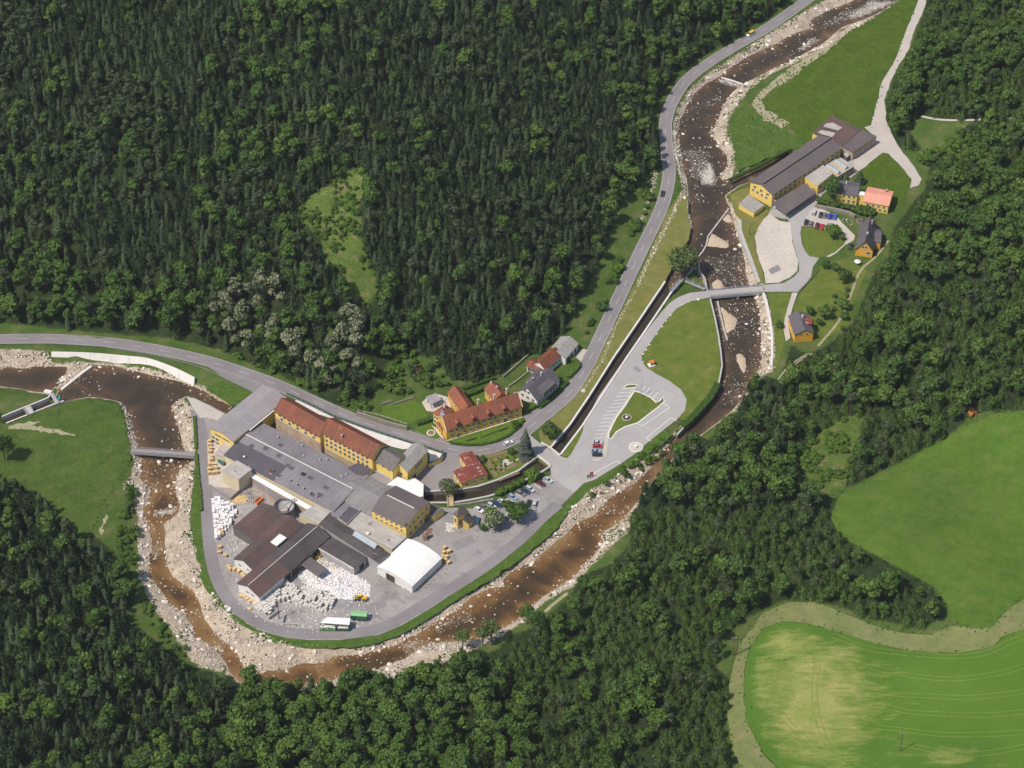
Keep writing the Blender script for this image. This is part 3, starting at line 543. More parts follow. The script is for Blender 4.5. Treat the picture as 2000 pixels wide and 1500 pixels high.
def water_mats():
    m, nt, b = new_mat('river_water')
    n = noise_of(nt, 0.045, 5, 0.55, dist=1.2); s = math_of(nt, 'ADD', math_of(nt, 'MULTIPLY', attr_of(nt, 'shallow'), 0.26), n)
    ca = ramp_of(nt, s, [(0.44, (0.046, 0.034, 0.024)), (0.62, (0.064, 0.045, 0.029)), (0.80, (0.11, 0.066, 0.034)), (0.96, (0.22, 0.15, 0.09))])
    cb = ramp_of(nt, s, [(0.38, (0.048, 0.031, 0.016)), (0.54, (0.080, 0.047, 0.020)), (0.68, (0.150, 0.078, 0.026)), (0.90, (0.25, 0.15, 0.065))])
    col = mix_of(nt, attr_of(nt, 'silt'), ca, cb)
    f = math_of(nt, 'ADD', math_of(nt, 'MULTIPLY', attr_of(nt, 'rapid'), 0.36), noise_of(nt, 1.1, 6, 0.8, dist=1.2))
    fm = ramp_of(nt, f, [(0.70, (0,)*3), (0.90, (1,)*3)]); col = mix_of(nt, fm, col, (0.66, 0.60, 0.51))
    nt.links.new(col, b.inputs['Base Color']); b.inputs['Roughness'].default_value = 0.22; b.inputs['Specular IOR Level'].default_value = 0.5; b.inputs['IOR'].default_value = 1.33
    bp = nd(nt, 'ShaderNodeBump'); bp.inputs['Strength'].default_value = 0.35; bp.inputs['Distance'].default_value = 0.3
    nt.links.new(noise_of(nt, 0.9, 4, 0.65, dist=0.6), bp.inputs['Height']); nt.links.new(bp.outputs[0], b.inputs['Normal'])
    m, nt, b = new_mat('canal_water')
    col = ramp_of(nt, noise_of(nt, 0.08, 4), [(0.35, (0.038, 0.029, 0.019)), (0.7, (0.055, 0.041, 0.026))])
    nt.links.new(col, b.inputs['Base Color']); b.inputs['Roughness'].default_value = 0.15; b.inputs['IOR'].default_value = 1.33
    bp = nd(nt, 'ShaderNodeBump'); bp.inputs['Strength'].default_value = 0.15; bp.inputs['Distance'].default_value = 0.2
    nt.links.new(noise_of(nt, 0.8, 4), bp.inputs['Height']); nt.links.new(bp.outputs[0], b.inputs['Normal'])
water_mats()
water('river_water', RIVER, WL); water('river_pool_water', POOL, WL)
for c, nm in zip(CANALS, ('mill_race_water', 'mill_race_lower_water', 'side_channel_water')): water(nm, c, -1.9, False, 0.3)

# ---- hill fields
def field():
    q = land(FIELD_PX); v, f = cdt_sheet(q, 0.30, 5.0)
    me = mesh_data('crop_field', v, f, [], True)
    px = to_px(v); c1 = np.exp(-(((px[:, 0]-1600)/105)**2+((px[:, 1]-1370)/125)**2)); c2 = np.exp(-(((px[:, 0]-1860)/60)**2+((px[:, 1]-1478)/16)**2)); c3 = np.exp(-(((px[:, 0]-1540)/50)**2+((px[:, 1]-1260)/40)**2)); c4 = np.exp(-(((px[:, 0]-1490)/25)**2+((px[:, 1]-1330)/70)**2))
    a = np.maximum.reduce([c1, c2*0.8, c3*0.8, c4*0.7])*sstep(-sdist(q, v[:, :2])/4.0)-0.25*(1-sstep(-sdist(q, v[:, :2])/2.0)); at = me.attributes.new('ripe', 'FLOAT', 'POINT'); at.data.foreach_set('value', a.astype(np.float32))
    m, nt, b = new_mat('crop')
    gr = ramp_of(nt, noise_of(nt, 0.03, 5), [(0.3, (0.066, 0.140, 0.017)), (0.7, (0.095, 0.178, 0.022))])
    g = nd(nt, 'ShaderNodeNewGeometry'); mp = nd(nt, 'ShaderNodeMapping'); mp.inputs['Scale'].default_value = (0.18, 0.75, 1); mp.inputs['Rotation'].default_value = (0, 0, 0.12); nt.links.new(g.outputs['Position'], mp.inputs[0])
    n = noise_of(nt, 0.45, 6, 0.75, mp.outputs[0]); f = math_of(nt, 'ADD', math_of(nt, 'MULTIPLY', attr_of(nt, 'ripe'), 0.50), math_of(nt, 'MULTIPLY', n, 1.0))
    k = ramp_of(nt, f, [(0.60, (0,)*3), (0.94, (1,)*3)]); yel = ramp_of(nt, noise_of(nt, 0.12, 5), [(0.3, (0.21, 0.265, 0.055)), (0.7, (0.37, 0.335, 0.115))])
    col = mix_of(nt, k, gr, yel)
    fv = ramp_of(nt, noise_of(nt, 1.0, 4, 0.7), [(0.3, (0.88,)*3), (0.7, (1.1,)*3)]); col = mix_of(nt, 1.0, col, fv, 'MULTIPLY')
    nt.links.new(col, b.inputs['Base Color']); b.inputs['Roughness'].default_value = 0.9; b.inputs['Specular IOR Level'].default_value = 0.1
    me.materials.append(m); o = link('crop_field', me); tag(o, kind='structure')
    mat('wheel_mark', (0.20, 0.255, 0.05), (0.15, 0.215, 0.035), 0.2, 0.9)
    C = cr(1360, 1050, 600, [(0, 0)])[0]
    lines = [[(700, 715), (600, 725), (545, 790), (510, 890), (505, 990), (530, 1100), (600, 1210), (720, 1320), (860, 1400), (1050, 1500)], [(790, 830), (770, 940), (770, 1060), (790, 1180), (830, 1300), (870, 1370)],
             [(890, 640), (1100, 720), (1400, 760), (1700, 780), (1900, 750), (2000, 700), (2400, 560)], [(900, 790), (1150, 850), (1400, 900), (1650, 925), (1900, 900), (2100, 850), (2400, 760)], [(850, 1000), (1100, 1000), (1400, 1030), (1750, 1045), (2100, 1010), (2400, 950)], [(900, 1050), (1200, 1100), (1450, 1145), (1800, 1160), (2100, 1140), (2400, 1100)], [(1000, 1200), (1300, 1250), (1600, 1285), (2000, 1280), (2400, 1230)], [(1300, 1340), (1600, 1400), (1850, 1410), (2100, 1370), (2400, 1310)], [(550, 1290), (700, 1380), (900, 1500)]]
    for L in lines:
        w = smooth_line(land(cr(1360, 1050, 600, L)), 4.0)
        for s in (-1.1, 1.1): ribbon(offset_line(w, s), 0.26, 0.36, 'wheel_mark', 'tractor_wheel_mark', o)
field()
sheet('hill_meadow', HILLMEADOW_PX, 'meadow_hill', 0.28, 6, 0.25); sheet('mown_track', TRACK_PX, 'mown_track', 0.22, 5, 0.15)
for i, c in enumerate(CLEAR_PX[:2]): sheet('clearing', c, 'shrub_ground', 0.25, 5, 1.0)

# ---- meadows, lawns, verges on the valley floor
sheet('left_meadow', LEFT_MEADOW, 'meadow', 0.05, 10, 0.35); sheet('north_meadow', NORTH_MEADOW, 'meadow_dark', 0.05, 10, 0.2); sheet('bank_meadow', BANK_MEADOW, 'verge', 0.05, 10, 0.5)
sheet('oval_lawn', OVAL_LAWN, 'lawn', 0.06, 20, 0.1); sheet('roadside_lawn', ROAD_STRIP, 'lawn_dry', 0.05, 20, 0.2)
for d in DIRT: sheet('dirt_track', d, 'dirt_strip', 0.09, 20, 0.4, edge=1.5)
sheet('dirt_dyke', [(1633, 80), (1634, 88), (1600, 110), (1545, 153), (1505, 178), (1486, 196), (1498, 216), (1540, 240), (1528, 250), (1494, 234), (1468, 206), (1482, 182), (1520, 150), (1600, 97)], 'dirt_strip', 0.10, 20, 0.5)
sheet('triangle_meadow', [(1727, 297), (1758, 325), (1778, 352), (1775, 372), (1748, 412), (1742, 378), (1700, 366), (1672, 350), (1686, 330)], 'meadow_dark', 0.05, 20, 0.1)
sheet('east_lawn', [(1500, 574), (1548, 572), (1540, 610), (1530, 650), (1532, 668), (1520, 710), (1508, 735), (1515, 690), (1511, 640)], 'lawn_plain', 0.05, 20, 0.1)
sheet('orchard_lawn', [(1562, 573), (1586, 545), (1604, 520), (1650, 505), (1684, 512), (1692, 530), (1668, 582), (1655, 640), (1600, 668), (1560, 655), (1546, 622)], 'lawn_plain', 0.05, 20, 0.3)
sheet('round_lawn', cr(1540, 320, 260, [(190, 950), (200, 1100), (250, 1300), (330, 1390), (440, 1410), (560, 1390), (700, 1330), (830, 1220), (880, 1130), (780, 950), (560, 990), (400, 960)]), 'lawn_plain', 0.10, 20, 0.1)
sheet('works_lawn', cr(1300, 380, 260, [(960, 0), (1000, 120), (1040, 280), (1130, 380), (1140, 540), (1230, 800), (1320, 1050), (1400, 1330), (1490, 1330), (1430, 1050), (1350, 800), (1340, 640), (1390, 500), (1470, 370), (1560, 270), (1480, 140), (1280, 0), (1240, -120), (1100, -60)]), 'lawn_dry', 0.045, 20, 0.1)
sheet('palace_lawn', cr(820, 740, 300, [(350, 800), (600, 745), (900, 650), (1330, 490), (1350, 540), (1290, 640), (1150, 750), (1000, 820), (800, 868), (600, 870), (420, 845)]), 'lawn_fresh', 0.06, 20)
sheet('garden_lawn', cr(600, 740, 260, [(1130, 420), (1280, 390), (1600, 330), (1730, 400), (1800, 510), (1800, 590), (1500, 690), (1130, 540)]), 'lawn_fresh', 0.06, 20)
sheet('forecourt_lawn', cr(820, 740, 300, [(0, 620), (150, 585), (215, 670), (270, 760), (180, 800), (0, 740), (-60, 720), (-60, 650)]), 'lawn_fresh', 0.06, 20)
sheet('courtyard_lawn', cr(820, 740, 300, [(600, 180), (840, 110), (850, 290), (690, 340)]), 'lawn_fresh', 0.06, 20)
sheet('rose_garden', cr(820, 740, 300, [(730, 1010), (1290, 900), (1340, 1000), (1530, 1030), (1290, 1215), (1000, 1335), (530, 1435), (600, 1400), (890, 1270), (780, 1090)]), 'lawn_plain', 0.06, 20)
sheet('river_verge', YARD_PX[1:26]+[(1152, 956), (1114, 996), (1088, 1030), (1053, 1063), (1003, 1102), (963, 1130), (902, 1167), (842, 1205), (792, 1235), (741, 1256), (680, 1265), (605, 1267), (540, 1257), (490, 1233), (456, 1211), (424, 1178), (399, 1145), (388, 1104), (372, 1060), (369, 1010), (377, 960), (381, 890), (381, 850)], 'verge', 0.03, 20, 0.3)
sheet('channel_bank_grass', cr(380, 740, 260, [(300, 60), (440, 30), (560, 110), (860, 230), (620, 420), (480, 370), (280, 200)]), 'verge', 0.05, 20, 0.3)
sheet('lot_verge', [(1162, 938), (1212, 908), (1241, 888), (1268, 864), (1297, 841), (1312, 850), (1280, 880), (1240, 905), (1200, 930), (1170, 945), (1140, 952)], 'verge', 0.045, 20, 0.4)
# ---- roads and paved yards
sheet('factory_yard', YARD_PX, 'asphalt_yard', 0.08, 15); sheet('parking_lot', LOT_PX, 'asphalt_lot', 0.10, 15); sheet('works_yard', EAST_YARD, 'asphalt_lot', 0.09, 15)
ring = smooth_line(flat([(383, 800), (397, 870), (400, 930), (404, 990), (408, 1050), (415, 1100), (430, 1145), (455, 1182), (490, 1208), (530, 1226), (580, 1237), (640, 1238), (700, 1236), (760, 1220), (830, 1180), (900, 1138), (960, 1098), (1020, 1050), (1060, 1010), (1090, 985)]), 3)
ribbon(ring, 5.6, 0.11, 'asphalt', 'ring_road', kind='structure')
sheet('mill_courtyard', [(862, 884), (900, 889), (914, 908), (890, 918), (888, 930), (892, 945), (870, 957), (826, 958), (806, 930), (838, 905)], 'asphalt_court', 0.07, 20)
road = ribbon(ROAD, 7.0, 0.12, 'asphalt', 'main_road', kind='structure')
sheet('road_widening', [(398, 710), (440, 740), (497, 768), (520, 756), (470, 733), (430, 716)], 'asphalt', 0.10, 20)
for s in (-3.1, 3.1): ribbon(offset_line(ROAD, s), 0.13, 0.15, 'paint_road', 'edge_line', road)
acc = np.concatenate([[0], np.cumsum(np.hypot(*np.diff(ROAD, axis=0).T))])
def along(line, a):
    ac = np.concatenate([[0], np.cumsum(np.hypot(*np.diff(line, axis=0).T))]); return np.stack([np.interp(a, ac, line[:, 0]), np.interp(a, ac, line[:, 1])], -1)
for k in range(int(acc[-1]/14)):
    ribbon(along(ROAD, np.linspace(14*k+2, 14*k+7.5, 4)), 0.2, 0.15, 'paint_road', 'lane_dash', road)
sheet('gravel_yard', cr(1300, 380, 260, [(1470, 370), (1390, 500), (1340, 640), (1370, 860), (1430, 1050), (1480, 1180), (1500, 1335), (1700, 1325), (1850, 1255), (1980, 1150), (1990, 1000), (1900, 700), (1870, 420), (1720, 400), (1560, 290)]), 'gravel_lot', 0.12, 20, 0.1)
sheet('asphalt_patch', cr(1300, 380, 260, [(1540, 1130), (1690, 1055), (1740, 1135), (1590, 1205)]), 'asphalt_patch', 0.15, 20); sheet('asphalt_patch', [(720, 1180), (748, 1172), (756, 1184), (728, 1194)], 'asphalt_patch', 0.125, 20); sheet('asphalt_patch', [(880, 1060), (920, 1045), (930, 1058), (892, 1076)], 'asphalt_patch', 0.125, 20); sheet('asphalt_patch', cr(1060, 560, 360, [(980, 885), (1010, 862), (1075, 910), (1035, 932)]), 'asphalt_patch', 0.15, 20)
sheet('north_track', [(1796, -5), (1767, 66), (1750, 114), (1723, 160), (1710, 209), (1702, 244), (1688, 249), (1712, 270), (1690, 292), (1660, 315), (1665, 330), (1640, 350), (1655, 352), (1690, 325), (1725, 298), (1735, 300), (1760, 325), (1780, 350), (1778, 368), (1795, 362), (1800, 350), (1785, 325), (1765, 300), (1755, 285), (1745, 268), (1730, 235), (1728, 195), (1740, 158), (1755, 128), (1775, 98), (1785, 62), (1805, 18), (1820, -40), (1810, -40)], 'gravel_road', 0.08, 20, 0.15)
sheet('car_park_gravel', cr(1540, 320, 260, [(190, 930), (330, 700), (420, 640), (720, 780), (800, 880), (1000, 1080), (980, 1150), (850, 1220), (720, 1340), (620, 1400), (560, 1395), (700, 1325), (825, 1215), (875, 1125), (775, 955), (560, 985), (400, 955)]), 'gravel_road', 0.095, 20)
sheet('cottage_drive', cr(1360, 480, 360, [(1040, 510), (1100, 510), (1060, 620), (1020, 760), (1000, 860), (1020, 1000), (970, 1040), (945, 900), (960, 780), (1000, 640)]), 'gravel_road', 0.09, 20)
hp = smooth_line(land([(1598, 676), (1640, 625), (1660, 580), (1680, 530), (1712, 500), (1735, 470)]), 3); ribbon(hp, 1.2, 0.12, 'dirt_strip', 'hill_path', kind='structure')
hp = smooth_line(land([(1800, 228), (1830, 234), (1880, 236), (1950, 232), (2010, 234)]), 3); ribbon(hp, 1.8, 0.35, 'gravel_road', 'forest_path', kind='structure')
for s in (0, 7):
    hp = smooth_line(land([(1520+s, 742), (1535+s, 722), (1555+s, 705), (1580+s, 690)]), 3); ribbon(hp, 0.8, 0.2, 'dirt_strip', 'wheel_track', kind='structure')
hp = smooth_line(land(cr(820, 960, 440, [(1110, 1070), (1200, 990), (1310, 905)])), 3); ribbon(hp, 1.5, 0.15, 'dirt_strip', 'bank_path', kind='structure')
sheet('platform_gravel', [(364, 776), (380, 779), (412, 794), (438, 808), (425, 822), (404, 815), (390, 817), (383, 806)], 'gravel_road', 0.12, 20, 0.1)
sheet('pallet_yard', cr(380, 740, 260, [(190, 920), (250, 900), (500, 960), (620, 1100), (600, 1400), (560, 1640), (300, 1630), (215, 1600), (200, 1300)]), 'gravel_lot', 0.115, 20)
# parking bays
def px_line(name, a, b, w, z=0.16, m='paint_white', parent=None):
    q = flat([a, b]); return ribbon(np.linspace(q[0], q[1], 3), w, z, m, name, parent)
lot = bpy.data.objects['parking_lot']
for a, b in [((925, 425), (1065, 413)), ((893, 470), (1040, 458)), ((865, 517), (1010, 503)), ((835, 561), (985, 547)), ((808, 606), (955, 592)), ((780, 652), (922, 639)), ((750, 697), (893, 684)), ((725, 742), (862, 733)), ((700, 790), (838, 778)), ((676, 836), (815, 826)), ((652, 883), (792, 873)), ((638, 929), (770, 920)), ((622, 979), (750, 967)),
             ((1205, 400), (1250, 343)), ((1252, 430), (1308, 362)), ((1300, 458), (1360, 388)), ((1350, 482), (1412, 412)),
             ((1475, 548), (1548, 600)), ((1548, 600), (1213, 830)), ((1213, 830), (1155, 793)), ((1640, 765), (1562, 727)), ((1562, 727), (1262, 978)), ((1262, 978), (1320, 1015)), ((950, 1292), (905, 1250)), ((905, 1250), (605, 1415))]:
    A = cr(1060, 700, 320, [a, b]); px_line('bay_line', A[0], A[1], 0.3, parent=lot)
yard = bpy.data.objects['factory_yard']
for a, b in [((1610, 385), (1690, 430)), ((1495, 450), (1580, 500)), ((1440, 480), (1520, 525)), ((1250, 560), (1340, 610)), ((1130, 640), (1220, 685)), ((1690, 360), (1760, 405)), ((1040, 690), (1110, 735)), ((1555, 625), (1475, 750))]:
    A = cr(820, 880, 300, [a, b]); px_line('bay_line', A[0], A[1], 0.28, parent=yard)

# ------------------------------------------------------------------ builders for buildings
_pane = MB().box(-0.5, 0.5, -0.06, 0.03, -0.5, 0.5).data('window', 'glass')
def _frame_mesh():
    m = MB(); t = 0.075
    m.box(-0.56, -0.56+t, -0.05, 0.07, -0.56, 0.56); m.box(0.56-t, 0.56, -0.05, 0.07, -0.56, 0.56)
    m.box(-0.56+t, 0.56-t, -0.05, 0.07, 0.56-t, 0.56); m.box(-0.56+t, 0.56-t, -0.05, 0.07, -0.56, -0.56+t); m.box(-0.03, 0.03, -0.04, 0.055, -0.56+t, 0.56-t)
    return m.data('frame', 'frame_white')
_frame = _frame_mesh()
_sill = MB().box(-0.62, 0.62, -0.02, 0.14, -0.66, -0.575).data('sill', 'frame_white')
_door = MB().box(-0.5, 0.5, -0.05, 0.05, -0.5, 0.5).data('door', 'door_dark')
_dframe = MB().box(-0.58, -0.505, -0.05, 0.09, -0.5, 0.56).box(0.505, 0.58, -0.05, 0.09, -0.5, 0.56).box(-0.505, 0.505, -0.05, 0.09, 0.505, 0.56).data('frame', 'frame_white')
def opening(parent, kind, x, y, z, ang, w, h):
    o = link('window' if kind == 'w' else 'door', _pane if kind == 'w' else _door, parent); o.location = (x, y, z); o.rotation_euler = (0, 0, ang); o.scale = (w, 1.0, h)
    link('frame', _frame if kind == 'w' else _dframe, o)
    if kind == 'w' and w*h > 1.2: link('sill', _sill, o)
    return o
FR = {}
def L2(o, px, py, z):      # photo point at height z -> local coordinates of a building
    a, rz = FR[o.name]; q = P(px, py, z)-a; c, s = math.cos(-rz), math.sin(-rz); return Vector((q.x*c-q.y*s, q.x*s+q.y*c, z))
def rect(A, B, C, hA, hC):
    a = P(*A, hA); b = P(*B, hA); c = P(*C, hC); u = (b-a); u.z = 0; L = u.length; u.normalize(); v = Vector((-u.y, u.x, 0)); W = (c-a).dot(v); sw = False
    if W < 0: a, u, v, W, sw = b, -u, -v, -W, True
    return Vector((a.x, a.y, 0)), math.atan2(u.y, u.x), L, W, sw
def wins(o, L, W, sw, specs):
    for sp in specs:
        side, n, z, w, h = sp[:5]; m0, m1 = (sp[5], sp[6]) if len(sp) > 6 else (0.06, 0.94); kd = sp[7] if len(sp) > 7 else 'w'
        for i in range(n):
            t = m0+(m1-m0)*((i+0.5)/n)
            if side in 'fk':
                x = (1-t)*L if sw else t*L
                opening(o, kd, x, -0.02 if side == 'f' else W+0.02, z, math.pi if side == 'f' else 0, w, h)
            else:
                xe = (side == 'A') != sw      # A end lies at x=0 unless swapped
                opening(o, kd, -0.02 if xe else L+0.02, t*W, z, math.pi/2 if xe else -math.pi/2, w, h)
def profile_building(name, label, A, B, C, prof, wall, roof, ov=0.5, ove=None, win=(), cat='building', base=None, rthick=0.22, group=None, eaves_mat=None, walls_open=False):
    """A->B runs along the ridge, C gives the width; prof = [(t, height), ...] across the width, t=0 on the A-B side"""
    org, rz, L, W, sw = rect(A, B, C, prof[0][1], prof[-1][1]); o = empty(name, org, rz); FR[o.name] = (org, rz); tag(o, label, cat, group)
    ove = ov if ove is None else ove; pr = [(t*W, h) for t, h in prof]; n = len(pr)
    if not walls_open:
        sec = [(0.0, -0.3)]+pr+[(W, -0.3)]; k = len(sec)
        vs = [(0, y, z) for y, z in sec]+[(L, y, z) for y, z in sec]
        fs = [tuple(range(k-1, -1, -1)), tuple(range(k, 2*k))]+[(i, (i+1) % k, k+(i+1) % k, k+i) for i in range(k)]
        me = mesh_data('wall', vs, fs, [wall]); bm = bmesh.new(); bm.from_mesh(me); bmesh.ops.recalc_face_normals(bm, faces=bm.faces); bm.to_mesh(me); bm.free(); link('wall', me, o)
        if base:
            bmat, bh = base; MB().box(-0.03, L+0.03, -0.03, W+0.03, -0.3, bh).build('plinth', bmat, o)
    else:
        nx = max(2, int(L/5)); m = None
        for i in range(nx+1):
            for y, z in ((0.15, pr[0][1]), (W-0.15, pr[-1][1])):
                MB().box(L*i/nx-0.12, L*i/nx+0.12, y-0.12, y+0.12, 0, z).build('post', wall, o)
    def ext(p, q, d):
        dy, dz = p[0]-q[0], p[1]-q[1]; l = math.hypot(dy, dz); return (p[0]+dy/l*d, p[1]+dz/l*d)
    tp = [ext(pr[0], pr[1], ov)]+pr[1:-1]+[ext(pr[-1], pr[-2], ov)]
    if n == 2: tp = [ext(pr[0], pr[1], ov), ext(pr[1], pr[0], ov)]
    up = [(y, z+0.06+rthick) for y, z in tp]; lo = [(y, z+0.06) for y, z in tp]; sec = up+lo[::-1]; k = len(sec)
    vs = [(-ove, y, z) for y, z in sec]+[(L+ove, y, z) for y, z in sec]; fs = []
    m2 = len(up)
    for i in range(k): fs.append((i, (i+1) % k, k+(i+1) % k, k+i))
    for i in range(m2-1):
        j = k-1-i; fs.append((i, j, j-1, i+1)); fs.append((k+i, k+i+1, k+j-1, k+j))
    me = mesh_data('roof', vs, fs, [roof]); bm = bmesh.new(); bm.from_mesh(me); bmesh.ops.recalc_face_normals(bm, faces=bm.faces); bm.to_mesh(me); bm.free()
    r = link('roof', me, o)
    wins(o, L, W, sw, win)
    o['_L'] = L; o['_W'] = W
    return o, L, W, sw, r
def gable(name, label, A, B, C, he, hr, wall, roof, rf=0.5, hb=None, **kw):
    return profile_building(name, label, A, B, C, [(0, he), (rf, hr), (1, he if hb is None else hb)], wall, roof, **kw)
def hip(name, label, A, B, C, he, hr, inset, wall, roof, ov=0.5, win=(), cat='building', base=None, group=None):
    org, rz, L, W, sw = rect(A, B, C, he, he); o = empty(name, org, rz); FR[o.name] = (org, rz); tag(o, label, cat, group)
    MB().box(0, L, 0, W, -0.3, he).build('wall', wall, o)
    if base: MB().box(-0.03, L+0.03, -0.03, W+0.03, -0.3, base[1]).build('plinth', base[0], o)
    e = ov; z0 = he+0.05; vs = [(-e, -e, z0), (L+e, -e, z0), (L+e, W+e, z0), (-e, W+e, z0), (inset, W/2, hr), (L-inset, W/2, hr), (-e, -e, z0+0.18), (L+e, -e, z0+0.18), (L+e, W+e, z0+0.18), (-e, W+e, z0+0.18)]
    fs = [(3, 2, 1, 0), (0, 1, 7, 6), (1, 2, 8, 7), (2, 3, 9, 8), (3, 0, 6, 9), (6, 7, 5, 4), (7, 8, 5), (8, 9, 4, 5), (9, 6, 4)]
    r = link('roof', mesh_data('roof', vs, fs, [roof]), o); wins(o, L, W, sw, win); o['_L'] = L; o['_W'] = W
    return o, L, W, sw, r
def block(name, label, pts, h, wall, roof, parapet=0.25, ov=0.0, cat='building', win=(), base_z=-0.3, open_posts=False, group=None, hs=None):
    """polygon-plan block with a flat (or sloping: hs per corner) roof"""
    hs = hs or [h]*len(pts); w = [P(x, y, hh) for (x, y), hh in zip(pts, hs)]
    area = sum(w[i].x*w[(i+1) % len(w)].y-w[(i+1) % len(w)].x*w[i].y for i in range(len(w)))
    if area < 0: w = w[::-1]; hs = hs[::-1]
    e = w[1]-w[0]; rz = math.atan2(e.y, e.x); org = Vector((w[0].x, w[0].y, 0)); o = empty(name, org, rz); FR[o.name] = (org, rz); tag(o, label, cat, group)
    c, s = math.cos(-rz), math.sin(-rz); q = [((p.x-org.x)*c-(p.y-org.y)*s, (p.x-org.x)*s+(p.y-org.y)*c) for p in w]; n = len(q)
    def grow(d):
        cx = sum(a for a, b in q)/n; cy = sum(b for a, b in q)/n; out = []
        for a, b in q:
            l = math.hypot(a-cx, b-cy); out.append((a+(a-cx)/l*d, b+(b-cy)/l*d))
        return out
    if open_posts:
        for (a, b), hh in zip(grow(-0.5), hs): MB().box(a-0.12, a+0.12, b-0.12, b+0.12, 0, hh).build('post', wall, o)
    else:
        vs = [(a, b, base_z) for a, b in q]+[(a, b, hh) for (a, b), hh in zip(q, hs)]
        link('wall', mesh_data('wall', vs, [(i, (i+1) % n, n+(i+1) % n, n+i) for i in range(n)]+[tuple(range(n, 2*n))], [wall]), o)
    g = grow(ov+0.12); t = 0.2
    vs = [(a, b, hh+0.04) for (a, b), hh in zip(g, hs)]+[(a, b, hh+0.04+t) for (a, b), hh in zip(g, hs)]
    r = link('roof', mesh_data('roof', vs, [tuple(range(n-1, -1, -1)), tuple(range(n, 2*n))]+[(i, (i+1) % n, n+(i+1) % n, n+i) for i in range(n)], [roof]), o)
    if parapet:
        g2 = grow(ov-0.18); vs = []; z1 = 0.05+t
        for ring_, dz in ((g, z1), (g, z1+parapet), (g2, z1+parapet), (g2, z1)): vs += [(a, b, hh+dz) for (a, b), hh in zip(ring_, hs)]
        fs = []
        for k in range(3): fs += [(k*n+i, k*n+(i+1) % n, (k+1)*n+(i+1) % n, (k+1)*n+i) for i in range(n)]
        link('parapet', mesh_data('parapet', vs, fs, ['concrete']), r)
    for sp in win:
        ei, cnt, z, ww, hh = sp[:5]; m0, m1 = (sp[5], sp[6]) if len(sp) > 6 else (0.08, 0.92); kd = sp[7] if len(sp) > 7 else 'w'
        a = q[ei]; b = q[(ei+1) % n]; ang = math.atan2(b[1]-a[1], b[0]-a[0])
        for i in range(cnt):
            tt = m0+(m1-m0)*(i+0.5)/cnt; opening(o, kd, a[0]+(b[0]-a[0])*tt+math.sin(ang)*0.02, a[1]+(b[1]-a[1])*tt-math.cos(ang)*0.02, z, ang+math.pi, ww, hh)
    return o
def chimney(o, px, py, z, w=0.7, h=1.6, m='wall_brick', d=None, below=1.6):
    q = L2(o, px, py, z); d = d or w; c = MB().box(-w/2, w/2, -d/2, d/2, -below, h).build('chimney', m, o); c.location = q
    k = MB().box(-w/2-0.1, w/2+0.1, -d/2-0.1, d/2+0.1, h+0.003, h+0.15).build('chimney_cap', 'concrete', c); return c
def vent(o, px, py, z, r=0.45, h=1.2, m='metal'):
    q = L2(o, px, py, z); c = MB().cyl(0, 0, -0.3, h, r*0.6, n=8).cyl(0, 0, h+0.003, h+0.35, r, r*0.4, n=8).build('roof_vent', m, o); c.location = q; return c
def roof_light(o, px, py, z, w, l, m='concrete_dark', rz=0.0):
    q = L2(o, px, py, z); c = MB().box(-l/2, l/2, -w/2, w/2, -0.1, 0.18).build('roof_light', m, o); c.location = q; c.rotation_euler = (0, 0, rz); return c
K1 = lambda *p: cr(380, 740, 260, p); K2 = lambda *p: cr(380, 900, 260, p); K3 = lambda *p: cr(600, 740, 260, p); K4 = lambda *p: cr(600, 900, 300, p); K5 = lambda *p: cr(440, 1060, 300, p)
K6 = lambda *p: cr(820, 740, 300, p); K7 = lambda *p: cr(820, 880, 300, p); R1 = lambda *p: cr(1420, 210, 300, p); R2 = lambda *p: cr(1540, 320, 260, p); R3 = lambda *p: cr(1360, 480, 360, p); K8 = lambda *p: cr(740, 640, 400, p)

# ------------------------------------------------------------------ the paper mill
o, L, W, sw, r = gable('machine_hall', 'large hall with pale grey sheet roof at the left end of the mill', *K1((235, 738), (1022, 102), (600, 928)), 8.6, 10.2, 'wall_yellow', 'sheet_grey', ov=0.3, ove=0.5, win=[('A', 1, 6.6, 9.0, 0.9, 0.25, 0.75), ('A', 2, 3.6, 1.6, 1.6, 0.02, 0.35), ('A', 2, 1.2, 1.6, 1.4, 0.02, 0.35)])
MB().box(L*0.25, L*0.72, W-0.5, W+1.0, 8.2, 8.45).build('gutter_strip', 'concrete_white', o)
o, L, W, sw, r = gable('mill_range', 'long yellow mill range with red tiled roof next to the grey hall', *K1((1205, 478), (1885, 862), (1422, 296)), 11.6, 15.6, 'wall_yellow', 'tile_red', ov=0.7, ove=0.3, base=('wall_brick', 7.2), win=[('f', 9, 10.4, 1.3, 1.5), ('f', 5, 8.4, 1.3, 1.6)])
o, L, W, sw, r = gable('mill_range', 'taller yellow mill range with red tiled roof and three rows of windows', *K3((208, 792), (976, 1196), (402, 582)), 12.8, 17.0, 'wall_yellow', 'tile_red', ov=0.7, ove=0.3, base=('wall_brick', 3.4), win=[('f', 10, 11.5, 1.3, 1.5), ('f', 10, 8.9, 1.3, 1.6), ('f', 10, 6.2, 1.3, 1.6)])
for z in (10.2, 7.6): MB().box(0, L, -0.06, -0.01, z-0.1, z+0.1).build('cornice', 'wall_ochre', o)
chimney(o, *K3((520, 860))[0], 15.2, 0.6, 0.8); chimney(o, *K3((498, 750))[0], 15.6, 0.5, 0.8)
